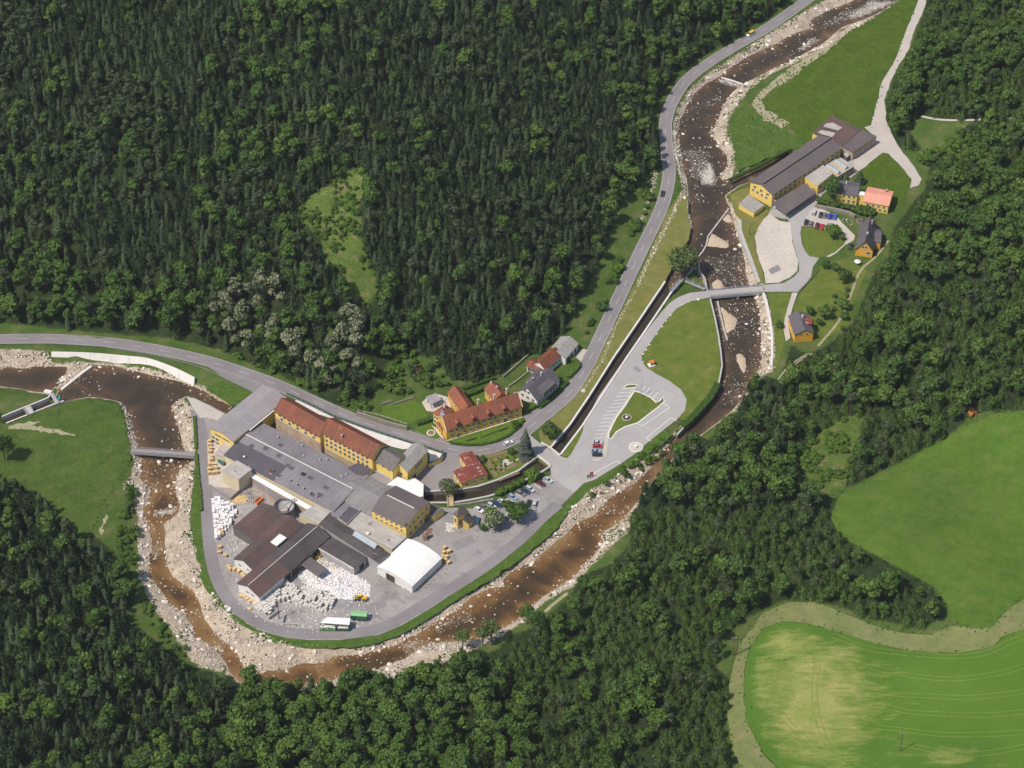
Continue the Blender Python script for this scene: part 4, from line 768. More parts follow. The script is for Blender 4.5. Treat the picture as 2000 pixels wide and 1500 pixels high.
o, L, W, sw, r = gable('mill_range', 'yellow mill range with dark mottled tile roof between red roof and end block', *K3((990, 1196), (1284, 1372), (1190, 990)), 10.6, 13.6, 'wall_yellow', 'tile_dark', ov=0.7, ove=0.2, base=('wall_white', 4.6), win=[('f', 3, 9.5, 1.2, 1.4), ('f', 4, 3.4, 1.6, 1.4)])
o, L, W, sw, r = gable('mill_end_block', 'yellow end block of the mill with weathered grey corrugated roof and three gable windows', *K3((1290, 1296), (1590, 982), (1508, 1392)), 9.2, 11.6, 'wall_yellow', 'lichen', ov=0.4, win=[('k', 3, 6.6, 1.3, 2.0, 0.35, 0.75), ('A', 2, 6.2, 1.0, 1.6, 0.25, 0.7), ('k', 1, 1.6, 2.6, 3.0, 0.15, 0.5, 'd')])
# low halls in front of the ranges
o, L, W, sw, r = gable('paper_hall', 'wide low grey felt roofed hall with white ridge line in the middle of the mill', (437, 889.5), (651, 1000), (519, 830), 5.4, 7.2, 'wall_pale', 'felt_grey', rf=0.58, hb=6.4, ov=0.2, win=[])
hall = o
MB().box(0.5, L-0.5, W*0.58-0.22, W*0.58+0.22, 7.42, 7.62).build('ridge_cap', 'concrete_white', hall)
# dark felt patch laid over the front slope
m = MB(); y1 = W*0.57
xs = (0.2, L*0.46) if not sw else (L*0.54, L-0.2)
sl = (7.2-5.4)/(W*0.58)
m.add([(xs[0], -0.15, 5.4+0.32), (xs[1], -0.15, 5.4+0.32), (xs[1], W*0.38, 5.4+sl*W*0.38+0.33), (xs[0], W*0.38, 5.4+sl*W*0.38+0.33)], [(0, 1, 2, 3)]); m.build('dark_felt', 'felt_dark', hall)
for p in [(750, 1180)]: vent(hall, *K1(p)[0], 6.2, 0.8, 0.8)
for p, hh in (((1148, 1420), 3.4), ((1250, 1478), 3.0)):
    q = L2(hall, *K1(p)[0], 5.9); c = MB().box(-0.6, 0.6, -0.6, 0.6, -0.4, 0.25, 1).cyl(0, 0, 0.25, hh, 0.33, 0.28, 8).build('flue', ['rust', 'concrete'], hall); c.location = q
for p in [(1255, 885), (1620, 1015), (1640, 1165), (1885, 1225), (1990, 1220)]: vent(hall, *K1(p)[0], 6.8, 0.55, 0.8)
for p in [(1440, 310), (1540, 370), (1640, 430), (1740, 490), (1840, 550)]: vent(hall, *K2(p)[0], 6.1, 0.5, 1.1)
HW = hall['_W']
def on_hall(c):
    y = c.location.y; c.location.z = (5.4+1.8*y/(0.58*HW) if y < 0.58*HW else 7.2-0.8*(y-0.58*HW)/(0.42*HW))+0.22; c.rotation_euler = (math.atan2(1.8, 0.58*HW) if y < 0.58*HW else -math.atan2(0.8, 0.42*HW), 0, 0)
for p in [(860, 1020), (1070, 1060), (1270, 1170), (1400, 1310), (1460, 1350), (1640, 1440), (1290, 1010)]: on_hall(roof_light(hall, *K1(p)[0], 6.55, 1.9, 2.2, 'felt_dark'))
for p in [(1635, 215), (1740, 270), (1770, 500), (1885, 505), (1975, 410)]: on_hall(roof_light(hall, *K2(p)[0], 6.35, 1.7, 2.6, 'felt_dark'))
for p in [(510, 185), (450, 215)]: vent(hall, *K4(p)[0], 6.7, 0.6, 0.8)
o, L, W, sw, r = gable('corrugated_hall', 'low hall with grey-brown corrugated roof between the flat halls and the yellow hall', *K4((385, 470), (850, 716), (722, 158)), 5.8, 7.4, 'wall_grey', 'corrugated', rf=0.52, ov=0.2)
for p in [(690, 255), (760, 295), (815, 320)]:
    q = L2(o, *K4(p)[0], 6.7); c = MB().box(-0.7, 0.7, -0.7, 0.7, -0.3, 0.2).box(-0.45, 0.45, -0.45, 0.45, 0.203, 0.3, 1).build('hatch', ['concrete_white', 'door_dark'], o); c.location = q
o, L, W, sw, r = gable('yellow_hall', 'yellow two-storey hall with dark brown roof above the white arched warehouse', *K4((843, 650), (1285, 868), (1160, 334)), 9.0, 11.8, 'wall_yellow', 'sheet_brown_grey', ov=0.3, win=[('f', 6, 7.9, 1.2, 1.1), ('f', 6, 5.7, 1.2, 0.9), ('B', 5, 7.4, 1.1, 1.4), ('B', 4, 3.0, 1.2, 1.8), ('B', 1, 1.5, 2.6, 3.0, 0.7, 0.95, 'd')])
MB().box(-0.05, L+0.05, -0.07, -0.01, 6.5, 6.75).build('cornice', 'wall_ochre', o); MB().box(L+0.01, L+0.07, 0, W, 6.5, 6.75).build('cornice', 'wall_ochre', o)
MB().box(L*0.1, L*0.9, W*0.5-0.25, W*0.5+0.25, 12.06, 12.35).build('ridge_cap', 'plinth', o)
q = L2(o, *K4((1275, 835))[0], 9.6); c = MB().cyl(0, 0, -0.5, 0.7, 0.6, 0.6, 10).cyl(0, 0, 0.703, 1.0, 0.75, 0.2, 10).build('roof_vent', 'rust', o); c.location = q
block('flat_hall', 'beige flat roofed hall between the black roofs and the yellow hall', K4((500, 842), (700, 672), (1290, 1000), (1100, 1160)), 4.6, 'wall_pale', 'felt_beige', 0.2)
fh = bpy.data.objects['flat_hall']
vent(fh, *K4((790, 955))[0], 4.9, 1.0, 0.7, 'concrete_white'); vent(fh, *K4((1050, 1040))[0], 4.9, 0.4, 0.9); roof_light(fh, *K4((820, 815))[0], 4.9, 1.0, 2.4); roof_light(fh, *K4((1175, 1080))[0], 4.9, 1.2, 2.6, 'glass_sky')
block('dark_lean_roof', 'small black felt roof beside the beige flat roof', K4((400, 752), (560, 590), (690, 652), (512, 832)), 5.4, 'wall_pale', 'felt_dark', 0.2)
block('grey_link_roof', 'small grey link roof below the end of the paper hall', K4((310, 722), (385, 474), (552, 582), (402, 748)), 5.0, 'wall_grey', 'felt_grey', 0)
block('tile_terrace', 'pale tiled terrace roof in front of the silo and black roof', K4((-100, 700), (100, 588), (300, 672), (150, 830)), 4.4, 'wall_pale', 'felt_beige', 0.2)
o, L, W, sw, r = gable('black_roof_hall', 'long hall with black felt roof and glazed ridge monitor', *K4((160, 832), (930, 1335), (312, 722)), 5.4, 6.0, 'wall_grey', 'felt_black', rf=0.45, hb=5.4, ov=0.15)
bh = o
# glazed monitor: a small saddle of glass on the black roof
g4 = [L2(bh, *p, 6.1) for p in K4((585, 985), (635, 920), (945, 1082), (872, 1160))]
ctr = sum(g4, Vector())/4; e = (g4[3]-g4[0]); ln = e.length; an = math.atan2(e.y, e.x); wd = 2.6
m = MB(); m.add([(-ln/2, -wd/2, 0), (ln/2, -wd/2, 0), (ln/2, wd/2, 0), (-ln/2, wd/2, 0), (-ln/2, 0.5, 1.5), (ln/2, 0.5, 1.5)], [(0, 1, 5, 4), (2, 3, 4, 5), (3, 0, 4), (1, 2, 5)]); mo = m.build('skylight', 'glass_sky', bh); mo.location = ctr; mo.rotation_euler = (0, 0, an)
for i in range(9):
    x = -ln/2+ln*i/8; b = MB().tube((x, -wd/2, 0.05), (x, 0.5, 1.55), 0.06, n=4).build('glazing_bar', 'frame_white', mo)
o, L, W, sw, r = gable('black_roof_hall', 'lower black roofed hall with grey walls facing the loose paper heap', *K4((130, 1122), (610, 1402), (290, 982)), 4.6, 4.9, 'wall_grey', 'felt_black', ov=0.2, win=[('f', 1, 3.7, 15.0, 0.5, 0.03, 0.97), ('B', 1, 1.7, 3.2, 3.4, 0.3, 0.9, 'd')])
MB().box(-0.1, L+0.1, -0.42, -0.24, 4.3, 5.1).build('parapet', 'concrete_white', o)
# white arched warehouse
ar = [(t, 4.2+1.9*math.sin(math.pi*t)**0.8) for t in np.linspace(0, 1, 13)]
o, L, W, sw, r = profile_building('arched_warehouse', 'white warehouse with ribbed arched roof at the yard corner', (805, 1146), (862.5, 1091), (741, 1104), ar, 'wall_white', 'sheet_white', ov=0.1, ove=0.3, win=[('A', 1, 2.0, 4.6, 4.0, 0.45, 0.8, 'd')])
for i in range(1, 11):
    x = L*i/11; m = MB()
    for j in range(12):
        (t0, z0), (t1, z1) = ar[j], ar[j+1]; m.tube((x, t0*W, z0+0.31), (x, t1*W, z1+0.31), 0.07, n=4)
    m.build('roof_rib', 'sheet_white', r)
block('white_roof_annex', 'annex with bright white flat roof over the mill race', K4((1022, 322), (1172, 212), (1310, 262), (1402, 232), (1515, 312), (1510, 470), (1450, 482), (1160, 340)), 5.0, 'wall_white', 'sheet_white', 0.2)
block('grey_terrace', 'grey terrace roof with railing behind the white roofed annex', K4((780, 192), (880, 134), (1110, 245), (1020, 312)), 4.2, 'wall_white', 'sheet_grey', 0.3, win=[])
block('dark_lean_roof', 'dark felt lean-to roof against the tall yellow mill range', K4((530, 98), (660, 28), (850, 120), (720, 190), (640, 180)), 6.8, 'wall_pale', 'felt_dark', 0)
o = block('concrete_tower', 'square pale concrete block with flat grey roof beside the pallet yard', K2((410, 158), (632, 2), (860, 132), (660, 288)), 8.0, 'wall_pale', 'felt_beige', 0.15)
vent(o, *K2((605, 160))[0], 8.2, 0.35, 0.5); vent(o, *K2((820, 100))[0], 8.2, 0.4, 0.8)
block('lean_to', 'small grey lean-to below the yellow gable of the big hall', K1((300, 1132), (440, 952), (592, 1012), (440, 1182)), 4.2, 'wall_pale', 'felt_beige', 0)
o = block('canopy', 'long narrow bright white canopy along the front of the paper hall', K2((832, 242), (882, 192), (1772, 700), (1722, 752)), 4.3, 'wall_brick', 'sheet_white', 0)
block('brick_store', 'low brick store wall under the white canopy beside the silo', K2((870, 330), (910, 290), (1290, 560), (1230, 600)), 3.2, 'wall_brick', 'felt_grey', 0)
# silo (open settling tank)
c = P(*K2((1345, 680))[0], 5.5); o = empty('settling_tank', (c.x, c.y, 0)); tag(o, 'round open concrete settling tank with dark rim beside the brown sheds', 'tank')
m = MB(); n = 28; R = 4.6
def rings(m, spec, mi=0, cap=True):
    base = len(m.v); n = 28
    for r_, z_ in spec: m.v += [(r_*math.cos(2*math.pi*i/n), r_*math.sin(2*math.pi*i/n), z_) for i in range(n)]
    for k in range(len(spec)-1):
        for i in range(n): m.f.append((base+k*n+i, base+k*n+(i+1) % n, base+(k+1)*n+(i+1) % n, base+(k+1)*n+i)); m.mi.append(mi)
    if cap: m.f.append(tuple(base+(len(spec)-1)*n+i for i in range(n))); m.mi.append(mi)
rings(m, [(R, -0.3), (R, 5.6), (R-0.3, 5.6), (R-0.3, 4.4)], cap=False); m.build('wall', 'concrete_dark', o)
m = MB(); rings(m, [(R-0.31, 4.4), (R-1.6, 3.0), (R-2.6, 2.4)], cap=True); m.build('inner_cone', 'wall_grey', o)
m = MB(); rings(m, [(1.6, 2.2), (1.6, 3.9), (1.35, 3.9), (1.35, 3.6)], cap=True); m.build('inner_drum', 'felt_beige', o)
m = MB(); rings(m, [(R+0.12, 5.2), (R+0.12, 5.75), (R-0.32, 5.75), (R-0.32, 5.61)], cap=False); m.build('rim', 'wall_dark', o)
MB().box(-0.3, 6.5, -0.35, 0.35, 5.8, 6.0).build('walkway', 'metal', o).rotation_euler = (0, 0, 0.75)
# brown sheds
gable('brown_shed', 'open brown roofed shed beside the white bale stack', *K2((582, 1002), (1012, 642), (905, 1192)), 5.0, 7.0, 'wall_dark', 'sheet_brown', ov=0.4)
o, L, W, sw, r = gable('brown_shed', 'brown roofed shed with white gable end and roof hatch panels', *K5((117, 212), (750, -355), (372, 345)), 5.4, 8.0, 'wall_white', 'sheet_brown', ov=0.4, win=[('A', 2, 3.6, 1.4, 0.8)])
for k, p in enumerate([(1165, 1230), (1195, 1205), (1225, 1180), (1255, 1155), (1285, 1130)]):
    q = L2(o, *K2((p[0]+30, p[1]+20))[0], 6.6); s_ = MB().box(-0.55, 0.55, -2.2, 2.2, 0.25, 0.75).build('roof_panel', 'sheet_white', o); s_.location = q
o, L, W, sw, r = gable('brown_shed', 'longest brown roofed shed with white gable end beside the grey bale rows', *K5((167, 527), (1070, -240), (452, 690)), 5.6, 8.2, 'wall_white', 'sheet_brown', ov=0.6, win=[('A', 2, 3.6, 1.5, 0.8, 0.3, 0.8), ('k', 5, 2.3, 4.2, 4.0, 0.35, 0.85, 'd')])
m = MB(); sl = 2.6/(W/2)
x0, x1 = (L*0.42, L+0.5) if not sw else (-0.5, L*0.58)
for ya, yb in ((-0.45, W/2), (W+0.45, W/2)):
    za = 5.6-0.45*sl+0.30; m.add([(x0, ya, za), (x1, ya, za), (x1, yb, 8.2+0.30), (x0, yb, 8.2+0.30)], [(0, 1, 2, 3)])
m.build('felt_covering', 'felt_black', r); MB().box(0, L, W/2-0.15, W/2+0.15, 8.5, 8.62).build('ridge_cap', 'plinth', r)
block('canopy', 'dark flat canopy on posts above the loose paper heap', K5((960, 272), (1082, 172), (1312, 352), (1202, 442)), 4.2, 'metal', 'sheet_brown_grey', 0, open_posts=True)
block('lean_to', 'small brown roofed shelter with dark opening beside the gatehouse', K7((140, 690), (190, 715), (312, 768), (182, 862), (140, 838)), 3.4, 'wall_yellow', 'sheet_brown_grey', 0, win=[])
o, L, W, sw, r = hip('gatehouse', 'small tall yellow gatehouse with steep brown hipped roof', *K7((487, 870), (625, 795), (430, 832)), 7.6, 11.0, 1.8, 'wall_yellow', 'sheet_brown_grey', 0.3, win=[('f', 2, 3.4, 1.6, 3.6), ('A', 1, 4.5, 1.2, 3.0), ('f', 1, 1.2, 2.0, 2.4, 0.35, 0.7, 'd')])
block('lean_to', 'dark sloped side roof leaning on the gatehouse', K7((625, 800), (700, 890), (640, 960), (560, 900)), 0, 'wall_yellow', 'slate', 0, hs=[6.5, 3.0, 3.0, 6.0])
o, L, W, sw, r = gable('rusty_roof_shed', 'small shed with rust red roof flaking white beside the road', *K6((520, 1002), (622, 1150), (690, 966)), 3.8, 4.3, 'wall_yellow', 'rust_red', ov=0.3, win=[('f', 2, 2.0, 1.2, 1.4)])
o, L, W, sw, r = gable('rusty_roof_shed', 'larger shed with rust red roof flaking white beside the mill race', *K6((445, 1212), (542, 1360), (785, 1102)), 4.0, 4.7, 'wall_yellow', 'rust_red', ov=0.3, win=[('f', 2, 2.0, 1.2, 1.6), ('B', 3, 2.0, 1.4, 1.0)])

# ------------------------------------------------------------------ the palace and its neighbours
o, L, W, sw, r = gable('palace', 'long ochre palace with red tiled roof above the curved road', (871.8, 840.5), (1019.5, 794), (857, 815), 6.6, 11.2, 'wall_ochre', 'tile_palace', ov=0.4, ove=0.15, win=[('f', 13, 5.0, 1.0, 1.5, 0.03, 0.97), ('f', 11, 2.2, 1.0, 1.5, 0.03, 0.97), ('A', 2, 5.0, 1.0, 1.4)])
pal = o
for p in K6((495, 722), (1105, 530)):
    q = L2(o, *p, 1.3); opening(o, 'd', q.x, -0.05, 1.3, math.pi, 1.5, 2.6)
for p in K6((490, 572), (700, 508), (900, 443), (1103, 380)):
    q = L2(o, *p, 8.6); d = MB().add([(-0.9, -1.0, -0.9), (0.9, -1.0, -0.9), (0.9, -1.0, 0.5), (0, -1.0, 1.2), (-0.9, -1.0, 0.5), (-0.9, 1.6, -0.9), (0.9, 1.6, -0.9), (0.9, 1.6, 0.5), (0, 1.6, 1.2), (-0.9, 1.6, 0.5)], [(0, 1, 2, 3, 4), (5, 9, 8, 7, 6), (1, 6, 7, 2), (0, 4, 9, 5), (2, 7, 8, 3), (3, 8, 9, 4)]).build('dormer', 'tile_palace', r); d.location = q
    w_ = MB().box(-0.5, 0.5, -1.06, -1.01, -0.4, 0.4).build('window', 'glass', d)
for p in K6((760, 310), (970, 245), (1130, 170)): chimney(o, *p, 10.6, 0.8, 2.0, 'wall_pale')
for x in (0.0, 1.0):
    xx = -0.15 if x == 0 else L+0.15
    m = MB()
    for ya in (-0.45, W+0.45): m.tube((xx, ya, 6.75), (xx, W/2, 11.55), 0.2, n=4)
    m.build('verge_tiles', 'wall_pale', r)
o, L, W, sw, r = gable('palace_wing', 'ochre palace wing with red roof running back on the left of the courtyard', *K6((368, 182), (545, 440), (556, 160)), 5.6, 8.6, 'wall_ochre', 'tile_palace', ov=0.4, ove=0.3, win=[('f', 5, 3.6, 1.0, 1.4)])
o, L, W, sw, r = gable('palace_wing', 'shorter ochre palace wing with darker red roof on the right of the courtyard', *K6((846, 132), (965, 285), (1050, 100)), 5.6, 8.6, 'wall_ochre', 'tile_palace', ov=0.4, win=[('f', 3, 3.6, 1.0, 1.4)])
chimney(o, *K6((1000, 130))[0], 8.0, 0.7, 1.4, 'wall_pale'); chimney(o, *K6((930, 60))[0], 8.4, 0.6, 1.2, 'wall_white')
o, L, W, sw, r = hip('palace_annex', 'ochre annex with red hipped roof at the left end of the palace', *K6((175, 445), (278, 520), (372, 372)), 6.2, 8.8, 3.0, 'wall_yellow', 'tile_palace', 0.35, win=[('f', 3, 4.6, 1.0, 1.5), ('f', 3, 1.9, 1.0, 1.5)])
chimney(o, *K6((322, 365))[0], 8.6, 0.8, 1.8, 'wall_white')
o, L, W, sw, r = hip('palace_porch', 'small entrance bay with red hipped roof on the palace end wall', *K6((215, 578), (275, 655), (285, 555)), 4.0, 5.4, 1.4, 'wall_yellow', 'tile_palace', 0.25, win=[('f', 2, 2.3, 0.9, 1.8)])
# ridge turret
q = P(*K6((300, 470))[0], 11.0); o = empty('ridge_turret', (q.x, q.y, 10.2)); tag(o, 'small bell turret with metal cap on the palace ridge end', 'turret')
MB().box(-0.8, 0.8, -0.8, 0.8, -1.2, 1.6).build('wall', 'wall_pale', o); MB().frus((-1.1, 1.1, -1.1, 1.1), (-0.3, 0.3, -0.3, 0.3), 1.603, 2.6).cyl(0, 0, 2.603, 3.3, 0.5, 0.6, 8).cyl(0, 0, 3.303, 4.0, 0.6, 0.05, 8).build('cap', 'metal', o)
o = block('pavilion', 'garden pavilion with grey sheet roof on the paved terrace', K6((85, 242), (205, 196), (272, 270), (145, 332)), 3.2, 'timber', 'sheet_grey', 0, ov=0.3, open_posts=True, hs=[3.2, 3.9, 3.9, 3.2])
o, L, W, sw, r = gable('white_house', 'white gabled house with dark slate roof above the road bend', *K6((1522, 276), (1815, 18), (1290, 152)), 4.6, 9.2, 'wall_white', 'slate', ov=0.4, win=[('A', 2, 6.6, 1.2, 1.4, 0.35, 0.75), ('A', 3, 3.2, 1.3, 1.4), ('f', 7, 2.6, 1.2, 1.5)])
q = L2(o, *K6((1660, 110))[0], 7.2); d = MB().add([(-4.5, -1.5, -1.6), (4.5, -1.5, -1.6), (4.5, -1.5, 0.6), (-4.5, -1.5, 0.6), (-4.5, 2.6, 1.4), (4.5, 2.6, 1.4), (4.5, 2.6, -1.6), (-4.5, 2.6, -1.6)], [(0, 1, 2, 3), (3, 2, 5, 4), (1, 6, 5, 2), (0, 3, 4, 7)]).build('dormer', 'slate', o); d.location = q
MB().box(-3.6, 3.6, -1.56, -1.51, -0.7, 0.3).build('window', 'glass', d); chimney(o, *K8((1585, 455))[0], 9.2, 0.8, 1.2); chimney(o, *K8((1505, 505))[0], 8.6, 0.6, 1.0, 'wall_dark')
hip('white_house_wing', 'low dark roofed wing behind the white gabled house', *K8((1440, 520), (1560, 400), (1545, 545)), 5.0, 7.5, 2.0, 'wall_white', 'slate', 0.3)
o, L, W, sw, r = gable('red_roof_house', 'white house with orange red tiled roof behind the white gabled house', *K8((1625, 408), (1782, 268), (1510, 350)), 4.6, 7.4, 'wall_white', 'tile_red', ov=0.4, win=[('f', 5, 2.6, 1.1, 1.4), ('f', 2, 2.0, 1.0, 1.0)])
gable('red_roof_porch', 'low red roofed porch annex on the orange roofed house', *K8((1445, 372), (1580, 424), (1500, 300)), 3.2, 4.6, 'wall_white', 'tile_red', ov=0.4, win=[('f', 3, 1.6, 2.0, 1.8)])
bpy.data.objects['red_roof_porch']['category'] = 'annex'
gable('garage_house', 'outbuilding with weathered grey tile roof and white walls at the forest edge', *K8((1822, 300), (1942, 158), (1685, 202)), 4.2, 6.4, 'wall_white', 'lichen', ov=0.4, win=[('f', 3, 1.8, 2.2, 2.6, 0.05, 0.95, 'd')])

# ------------------------------------------------------------------ the upper works
o, L, W, sw, r = gable('works_hall', 'long yellow works hall with brown stepped roof by the upper river', *R1((590, 1138), (1482, 532), (296, 978)), 8.0, 10.4, 'wall_yellow', 'sheet_brown_grey', ov=0.4, win=[('A', 3, 6.6, 1.6, 1.4), ('A', 4, 4.2, 1.2, 1.4, 0.15, 0.95), ('f', 14, 6.8, 1.8, 1.0, 0.02, 0.98), ('f', 14, 4.4, 1.3, 1.5, 0.02, 0.98)])
sl = 2.4/(W/2); MB().box(2.0, L-0.3, W/2-0.35, W/2+0.35, 10.3, 11.3).build('clerestory', 'wall_dark', r)
m = MB(); m.add([(0.5, W/2-0.6, 11.32), (L, W/2-0.6, 11.32), (L, W+0.6, 8.15), (0.5, W+0.6, 8.15), (0.5, W/2-0.6, 11.18), (L, W/2-0.6, 11.18), (L, W+0.6, 8.02), (0.5, W+0.6, 8.02)], [(0, 1, 2, 3), (7, 6, 5, 4), (0, 4, 5, 1), (1, 5, 6, 2), (2, 6, 7, 3), (3, 7, 4, 0)]); m.build('upper_roof', 'sheet_brown_grey', r)
MB().box(-0.05, L+0.05, -0.08, -0.02, 5.4, 5.65).build('cornice', 'wall_ochre', o)
st = [L2(o, *p, z) for p, z in zip(R1((420, 1135), (530, 1240)), (5.4, 2.0))]
o = block('works_end_hall', 'wide brown and grey patched roof hall closing the far end of the upper works', R1((1116, 334), (1372, 108), (1742, 290), (1492, 505)), 0, 'wall_yellow', 'sheet_brown', 0, ov=0.2, hs=[6.2, 6.2, 7.4, 7.4])
for pts in (((1290, 215), (1370, 205), (1500, 270), (1440, 310), (1250, 260)), ((1180, 330), (1230, 300), (1410, 340), (1370, 395), (1230, 360))):
    q = [L2(o, *p, 6.75) for p in R1(*pts)]; link('roof_patch', mesh_data('roof_patch', [(v.x, v.y, 7.18+0.03*i) for i, v in enumerate(q)], [tuple(range(len(q)))], ['felt_beige']), o)
block('works_end_hall', 'brown roofed hall with dark timber wall beside the gravel track', R1((1492, 505), (1742, 290), (1940, 378), (1640, 585)), 0, 'wall_brick', 'sheet_brown_grey', 0, ov=0.2, hs=[7.3, 7.3, 5.2, 5.2], win=[])
o = block('loading_canopy', 'low brown flat roof over the open loading bays of the works', R1((582, 1252), (1002, 992), (1162, 1112), (768, 1388)), 4.2, 'wall_dark', 'sheet_brown_grey', 0, open_posts=True)
q = [L2(o, *p, 0) for p in R1((620, 1290), (1010, 1050), (1120, 1130), (760, 1400))]
for t in np.linspace(0.0, 1.0, 7):
    p = q[0].lerp(q[3], t); b_ = MB().box(-0.25, 0.25, -0.25, 0.25, 0, 4.1).build('pillar', 'concrete_white', o); b_.location = (p.x, p.y, 0)
for t in np.linspace(0.15, 1.0, 7):
    p = q[3].lerp(q[2], t); b_ = MB().box(-0.2, 0.2, -0.2, 0.2, 0, 4.1).build('pillar', 'wall_dark', o); b_.location = (p.x, p.y, 0)
p0, p1 = q[0].lerp(q[3], 0.25), q[1].lerp(q[2], 0.25); e = p1-p0; b_ = MB().box(0, e.length, -0.2, 0.2, 0, 4.1).build('back_wall', 'wall_dark', o); b_.location = (p0.x, p0.y, 0); b_.rotation_euler = (0, 0, math.atan2(e.y, e.x))
block('yellow_annex', 'yellow flat roofed annex between the works hall and the tall tree', R1((1002, 908), (1242, 748), (1372, 866), (1182, 1022)), 5.6, 'wall_yellow', 'felt_beige', 0.1, win=[(0, 3, 3.4, 1.6, 1.6, 0.05, 0.95)])
o = block('skylight_annex', 'flat roofed annex with two glazed skylight ridges beside the works', R1((1232, 752), (1482, 662), (1652, 772), (1440, 905)), 4.2, 'wall_brick', 'felt_beige', 0.2)
for a, b in (((1410, 690), (1560, 790)), ((1300, 755), (1460, 855))):
    qa = L2(o, *R1(a)[0], 5.0); qb = L2(o, *R1(b)[0], 5.0); e = qb-qa; ln = e.length; s_ = MB().add([(0, -1.3, -0.6), (ln, -1.3, -0.6), (ln, 1.3, -0.6), (0, 1.3, -0.6), (0, -1.3, 0.1), (ln, -1.3, 0.1), (ln, 1.3, 0.1), (0, 1.3, 0.1)], [(0, 1, 5, 4), (2, 3, 7, 6), (1, 2, 6, 5), (3, 0, 4, 7)]).build('skylight', 'wall_orange', o); s_.location = (qa.x, qa.y, 5.0); s_.rotation_euler = (0, 0, math.atan2(e.y, e.x))
    MB().add([(0, -1.35, 0.1), (ln, -1.35, 0.1), (ln, 0, 1.1), (0, 0, 1.1), (ln, 1.35, 0.1), (0, 1.35, 0.1)], [(0, 1, 2, 3), (3, 2, 4, 5), (1, 4, 2), (0, 3, 5)]).build('glazing', 'glass_sky', s_)
block('transformer_house', 'small flat roofed yellow hut below the works gable', R1((156, 1262), (286, 1138), (476, 1278), (350, 1372)), 2.9, 'wall_yellow', 'lichen', 0, ov=0.15)
block('works_porch', 'small grey porch roof beside the dark timber wall', R1((1490, 582), (1582, 532), (1642, 582), (1562, 652)), 3.6, 'wall_dark', 'felt_beige', 0, hs=[4.2, 4.2, 3.2, 3.2])
o, L, W, sw, r = gable('yellow_house', 'yellow house with dark slate roof behind the tall tree', *R2((722, 442), (1032, 486), (748, 250)), 6.4, 8.0, 'wall_yellow', 'slate', ov=0.3, win=[('f', 3, 5.2, 0.9, 1.3, 0.25, 0.98), ('f', 3, 2.4, 1.0, 1.6, 0.25, 0.98)])
chimney(o, *R2((870, 285))[0], 8.2, 0.6, 1.0, 'wall_white')
o, L, W, sw, r = gable('yellow_house', 'yellow house with salmon pink roof beside the triangular meadow', *R2((1132, 562), (1500, 632), (1082, 332)), 5.2, 6.6, 'wall_yellow', 'tile_salmon', ov=0.4, win=[('f', 4, 3.6, 1.0, 1.3), ('f', 3, 1.5, 1.0, 1.2, 0.4, 0.98)])
chimney(o, *R2((1385, 470))[0], 6.2, 0.6, 0.9, 'wall_white'); chimney(o, *R2((1475, 405))[0], 6.4, 0.6, 0.8, 'rust')
block('balcony_roof', 'small white roof terrace between slate and salmon roofs', R2((1040, 470), (1070, 420), (1150, 430), (1140, 490)), 6.0, 'wall_yellow', 'sheet_white', 0.2)
o, L, W, sw, r = gable('gabled_cottage', 'orange yellow cottage with steep slate roof at the wood edge', *R2((1012, 1272), (1090, 905), (1262, 1332)), 4.4, 10.0, 'wall_orange', 'slate', ov=0.6, win=[('A', 2, 6.0, 1.1, 1.3, 0.32, 0.68), ('A', 1, 8.2, 0.6, 0.7), ('A', 1, 2.6, 1.6, 1.5, 0.6, 0.9)])
chimney(o, *R2((1185, 1060))[0], 9.6, 0.7, 1.2, 'wall_white'); chimney(o, *R2((1255, 875))[0], 9.8, 0.7, 1.0)
gable('cottage_wing', 'slate roofed side wing of the steep roofed cottage', *R2((1300, 1175), (1385, 1180), (1245, 985)), 4.4, 6.2, 'wall_orange', 'slate', ov=0.3)
o, L, W, sw, r = gable('river_cottage', 'orange cottage with dark slate roof beside the lower driveway', *R3((1070, 962), (1005, 766), (1258, 906)), 5.2, 7.6, 'wall_orange', 'slate', ov=0.4, win=[('A', 2, 4.6, 0.9, 1.3, 0.2, 0.8), ('f', 4, 3.4, 0.9, 1.4)])
chimney(o, *R3((1150, 775))[0], 7.6, 0.8, 1.2, 'wall_white'); q = L2(o, *R3((1215, 825))[0], 6.6); s_ = MB().box(-2.6, 2.2, -1.6, 1.8, -0.2, 0.35).build('rusty_roof_patch', 'rust_red', r); s_.location = q

